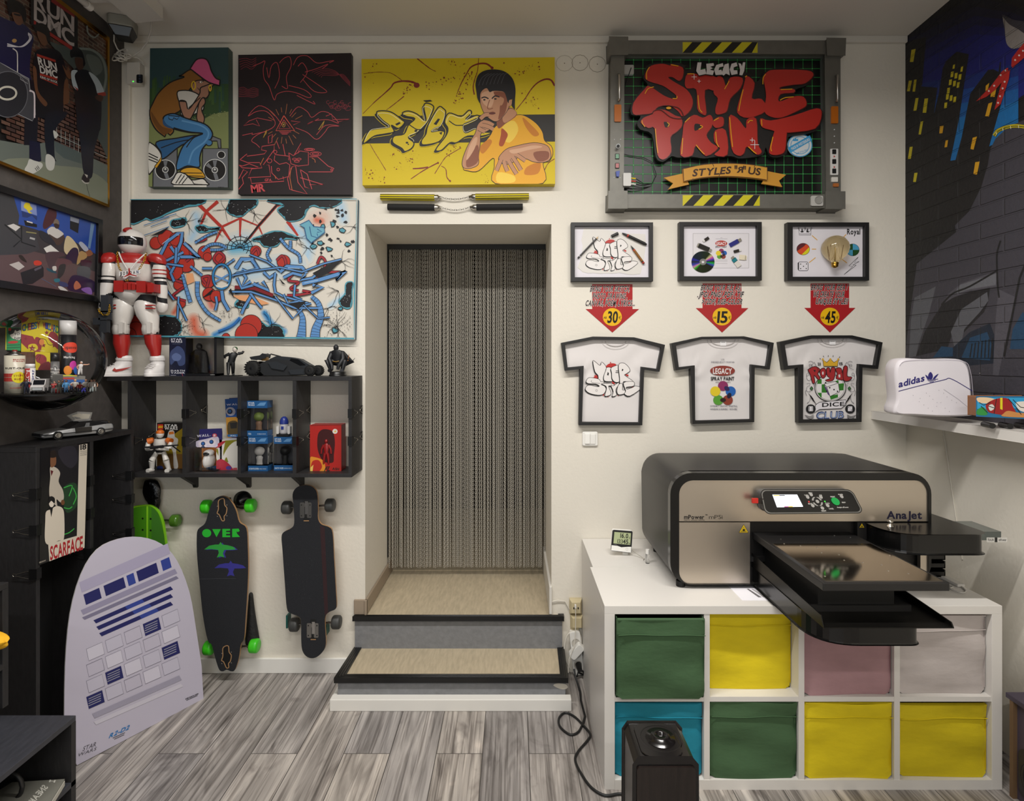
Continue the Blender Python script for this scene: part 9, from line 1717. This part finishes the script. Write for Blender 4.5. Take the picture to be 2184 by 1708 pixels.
tr2=thing('toy_train_car','silver and blue toy train carriage behind the mini figures','model train',tuple(bq(150,2.20)));m=plane_map(bq(150,2.20),VIEW);q4=[(112,797),(182,802),(181,832),(112,832)]
b=MB().slab([m(*p) for p in q4],-VIEW*.012,mat('#77756f',.4)).build('carriage',tr2);a=Art(m,h0=.0005,clip=q4).zoom(0,650,7.427);a.poly('#c8c02a',[(1000,1112),(1220,1112),(1220,1130),(1000,1130)]);a.poly('#b03a30',[(1000,1150),(1180,1150),(1180,1190),(1000,1180)]);a.poly('#2a5a9a',[(1000,1180),(1340,1185),(1340,1240),(1000,1240)]);a.poly('#4a4844',[(820,1110),(1000,1110),(1000,1300),(820,1300)]);a.build('carriage_print',b)
F_=[(56,2.105,.052,('#1a1c2a','#1a1c2e','#1a1c2e','#7a5440','#141416'),'stout mini figure in a dark blue shirt in front of the rust paint can',{'arms':((.28,-.05,.52),(.28,-.05,.52))}),
      (113,2.12,.042,('#4a4a4c','#9c2a2e','#9c2a2e','#b88a70','#2a201c'),'mini figure in a red shirt leaning forward',{'lean':.25,'arms':((.1,-.2,.72),(.1,-.2,.74))}),
      (126,2.135,.045,('#3a3c34','#34362e','#34362e','#8a624c','#141414'),'mini figure in dark olive clothes',None),(141,2.14,.046,('#3a6a9a','#4a86b4','#4a86b4','#6a4836','#151515'),'mini figure in a light blue jacket',None),(134,2.17,.045,('#15161a','#15161a','#15161a','#6a4836','#151515'),'mini figure in black standing in the back row',None),(152,2.15,.036,('#23263a','#2a3a6a','#b88a70','#b88a70','#a83a2a'),'short mini figure with red hair',{'crouch':.5}),(160,2.175,.047,('#2a2c34','#b8b2a8','#b8b2a8','#b88a70','#c8a878'),'mini figure in a cream top',{'arms':((.3,-.1,.6),(.22,-.05,.5))}),(170,2.165,.04,('#23285a','#a82a28','#a82a28','#6a4836','#23285a'),'mini figure in red and blue',{'crouch':.3}),(178,2.165,.03,('#2a2c8a','#2a2c8a','#2a2c8a','#5a3a2a','#a8481a'),'crouching mini figure in bright blue',{'crouch':.9}),(183,2.205,.046,('#8a8c88','#cfccc8','#cfccc8','#b88a70','#b88a70'),'mini figure in a white shirt at the back',None),(195,2.205,.046,('#9aa4a4','#d4d1ce','#d4d1ce','#c09078','#3a3a3e'),'mini figure in white with a dark cap',None),(201,2.225,.046,('#8a8c88','#cfc8c4','#b88a70','#b88a70','#4a3428'),'rightmost mini figure in the clear globe',None)]
for px_,y,h,cols_,lab,pose in F_:mini(bq(px_,y),h,cols_,'mini_figure',lab,'figurine','mini figures in the clear globe',yaw=math.radians(40),pose=pose)
c=bq(171,2.225);c.z=EYE-(800-768)/F*2.225;mini(c,.05,('#d0ccc8','#d0ccc8','#b88a70','#b88a70','#d0ccc8'),'mini_figure','mini figure in white dancing on top of the toy train carriage','figurine','mini figures in the clear globe',yaw=.6,pose={'lean':.15,'arms':((.2,-.1,.5),(.5,-.02,.86)),'step':.2})
# ---------------------------------------------------------------- silver model car with an open gullwing door
fa=math.atan2(-.874,-.485);Mc=Matrix.Translation((-1.857,2.40,HZ+.0005)) @ Matrix.Rotation(fa,4,'Z')
mc=thing('model_sports_car','silver model sports car with a raised gullwing door on the black cabinet','model car',tuple(Mc.translation),rot=Matrix.Rotation(fa,4,'Z'));SVM=mat('#b4b5b6',.3,.6,name='brushed_silver');DKG=mat('#17181b',.12,name='dark_glass');TRM=mat('#16161a',.5)
Q=lambda x,y,z:Mc @ Vector((x,y,z));D3=Mc.to_3x3()
def sec(x,w0,w1,z0,z1):return [Q(x,-w0,z0),Q(x,w0,z0),Q(x,w1+.001,(z0+z1)/2),Q(x,w1-.004,z1),Q(x,-w1+.004,z1),Q(x,-w1-.001,(z0+z1)/2)]
LB=[(.135,.042,.044,.014,.022),(.128,.046,.049,.010,.028),(.08,.049,.052,.009,.036),(.03,.050,.053,.009,.040),(-.04,.050,.053,.009,.042),(-.09,.050,.053,.010,.046),(-.118,.047,.050,.014,.045),(-.124,.045,.047,.018,.040)]
MB().loft([sec(*s_) for s_ in LB],SVM,True,False).build('body',mc,bevel=.0015)
MB().loft([[Q(x,-w_,z),Q(x,w_,z),Q(x,w2,z2),Q(x,-w2,z2)] for x,w_,z,w2,z2 in ((.042,.044,.038,.043,.0395),(.0,.045,.040,.036,.062),(-.045,.045,.042,.036,.064),(-.098,.044,.044,.042,.048))],DKG,True,False).build('greenhouse',mc,bevel=.001)
MB().slab([Q(.002,-.035,.0635),Q(-.046,-.035,.0655),Q(-.046,.035,.0655),Q(.002,.035,.0635)],D3 @ Vector((0,0,.0015)),SVM).build('roof',mc);MB().slab([Q(-.05,-.037,.062),Q(-.1,-.042,.050),Q(-.1,.042,.050),Q(-.05,.037,.062)],D3 @ Vector((0,0,.0015)),TRM).build('rear_louvre',mc)
MB().box(-.123,.132,-.0545,.0545,.021,.024,TRM,Mc).build('side_trim',mc);MB().box(.126,.138,-.044,.044,.016,.026,TRM,Mc).build('front_grille',mc);MB().box(-.128,-.120,-.042,.042,.026,.042,TRM,Mc).build('rear_panel',mc)
for x in (.083,-.072):
    for s_ in (-1,1):
        o=MB().cyl(Q(x,s_*.043,.0165),Q(x,s_*.056,.0165),.0165,mat('#131314',.7),n=28).build('wheel',mc);MB().lathe([(0,0),(.011,0),(.0115,.0015),(.009,.002),(.004,.0005),(0,.001)],Q(x,s_*.056,.0165),mat('#b0aeaa',.25,1.),axis=D3 @ Vector((0,s_,0)),n=22).build('rim',o)
MB().box(-.038,.022,.049,.0545,.018,.0405,mat('#2a2622',.6),Mc).build('door_opening',mc);MB().slab([Q(-.03,.02,.03),Q(-.012,.02,.03),Q(-.022,.02,.055),Q(-.032,.02,.055)],D3 @ Vector((0,.025,0)),mat('#6d6e70',.5)).build('seat',mc,bevel=.002)
dr=MB().slab([Q(.02,.03,.066),Q(-.04,.03,.066),Q(-.045,.040,.098),Q(.012,.046,.106),Q(.05,.05,.094)],D3 @ Vector((0,.004,.002)),SVM).build('gullwing_door',mc,bevel=.001);MB().slab([Q(.012,.0345,.074),Q(-.034,.0345,.074),Q(-.038,.0405,.092),Q(.008,.045,.100),Q(.034,.047,.092)],D3 @ Vector((0,.002,.0)),mat('#c8c2b4',.5)).build('door_lining',dr)
k_=MB();k_.box(-.118,-.085,-.03,.03,.046,.056,TRM,Mc);k_.build('engine_cover',mc,bevel=.002);MB().tube([Q(-.11,-.04,.052),Q(-.122,0,.056),Q(-.11,.04,.052)],.0016,mat('#8a7a5a',.3,.8)).build('rear_rail',mc)
for s_ in (-1,1):MB().box(-.1288,-.1275,s_*.026-.012,s_*.026+.012,.029,.039,mat('#7a1a18',.3),Mc).build('tail_lamp',mc)
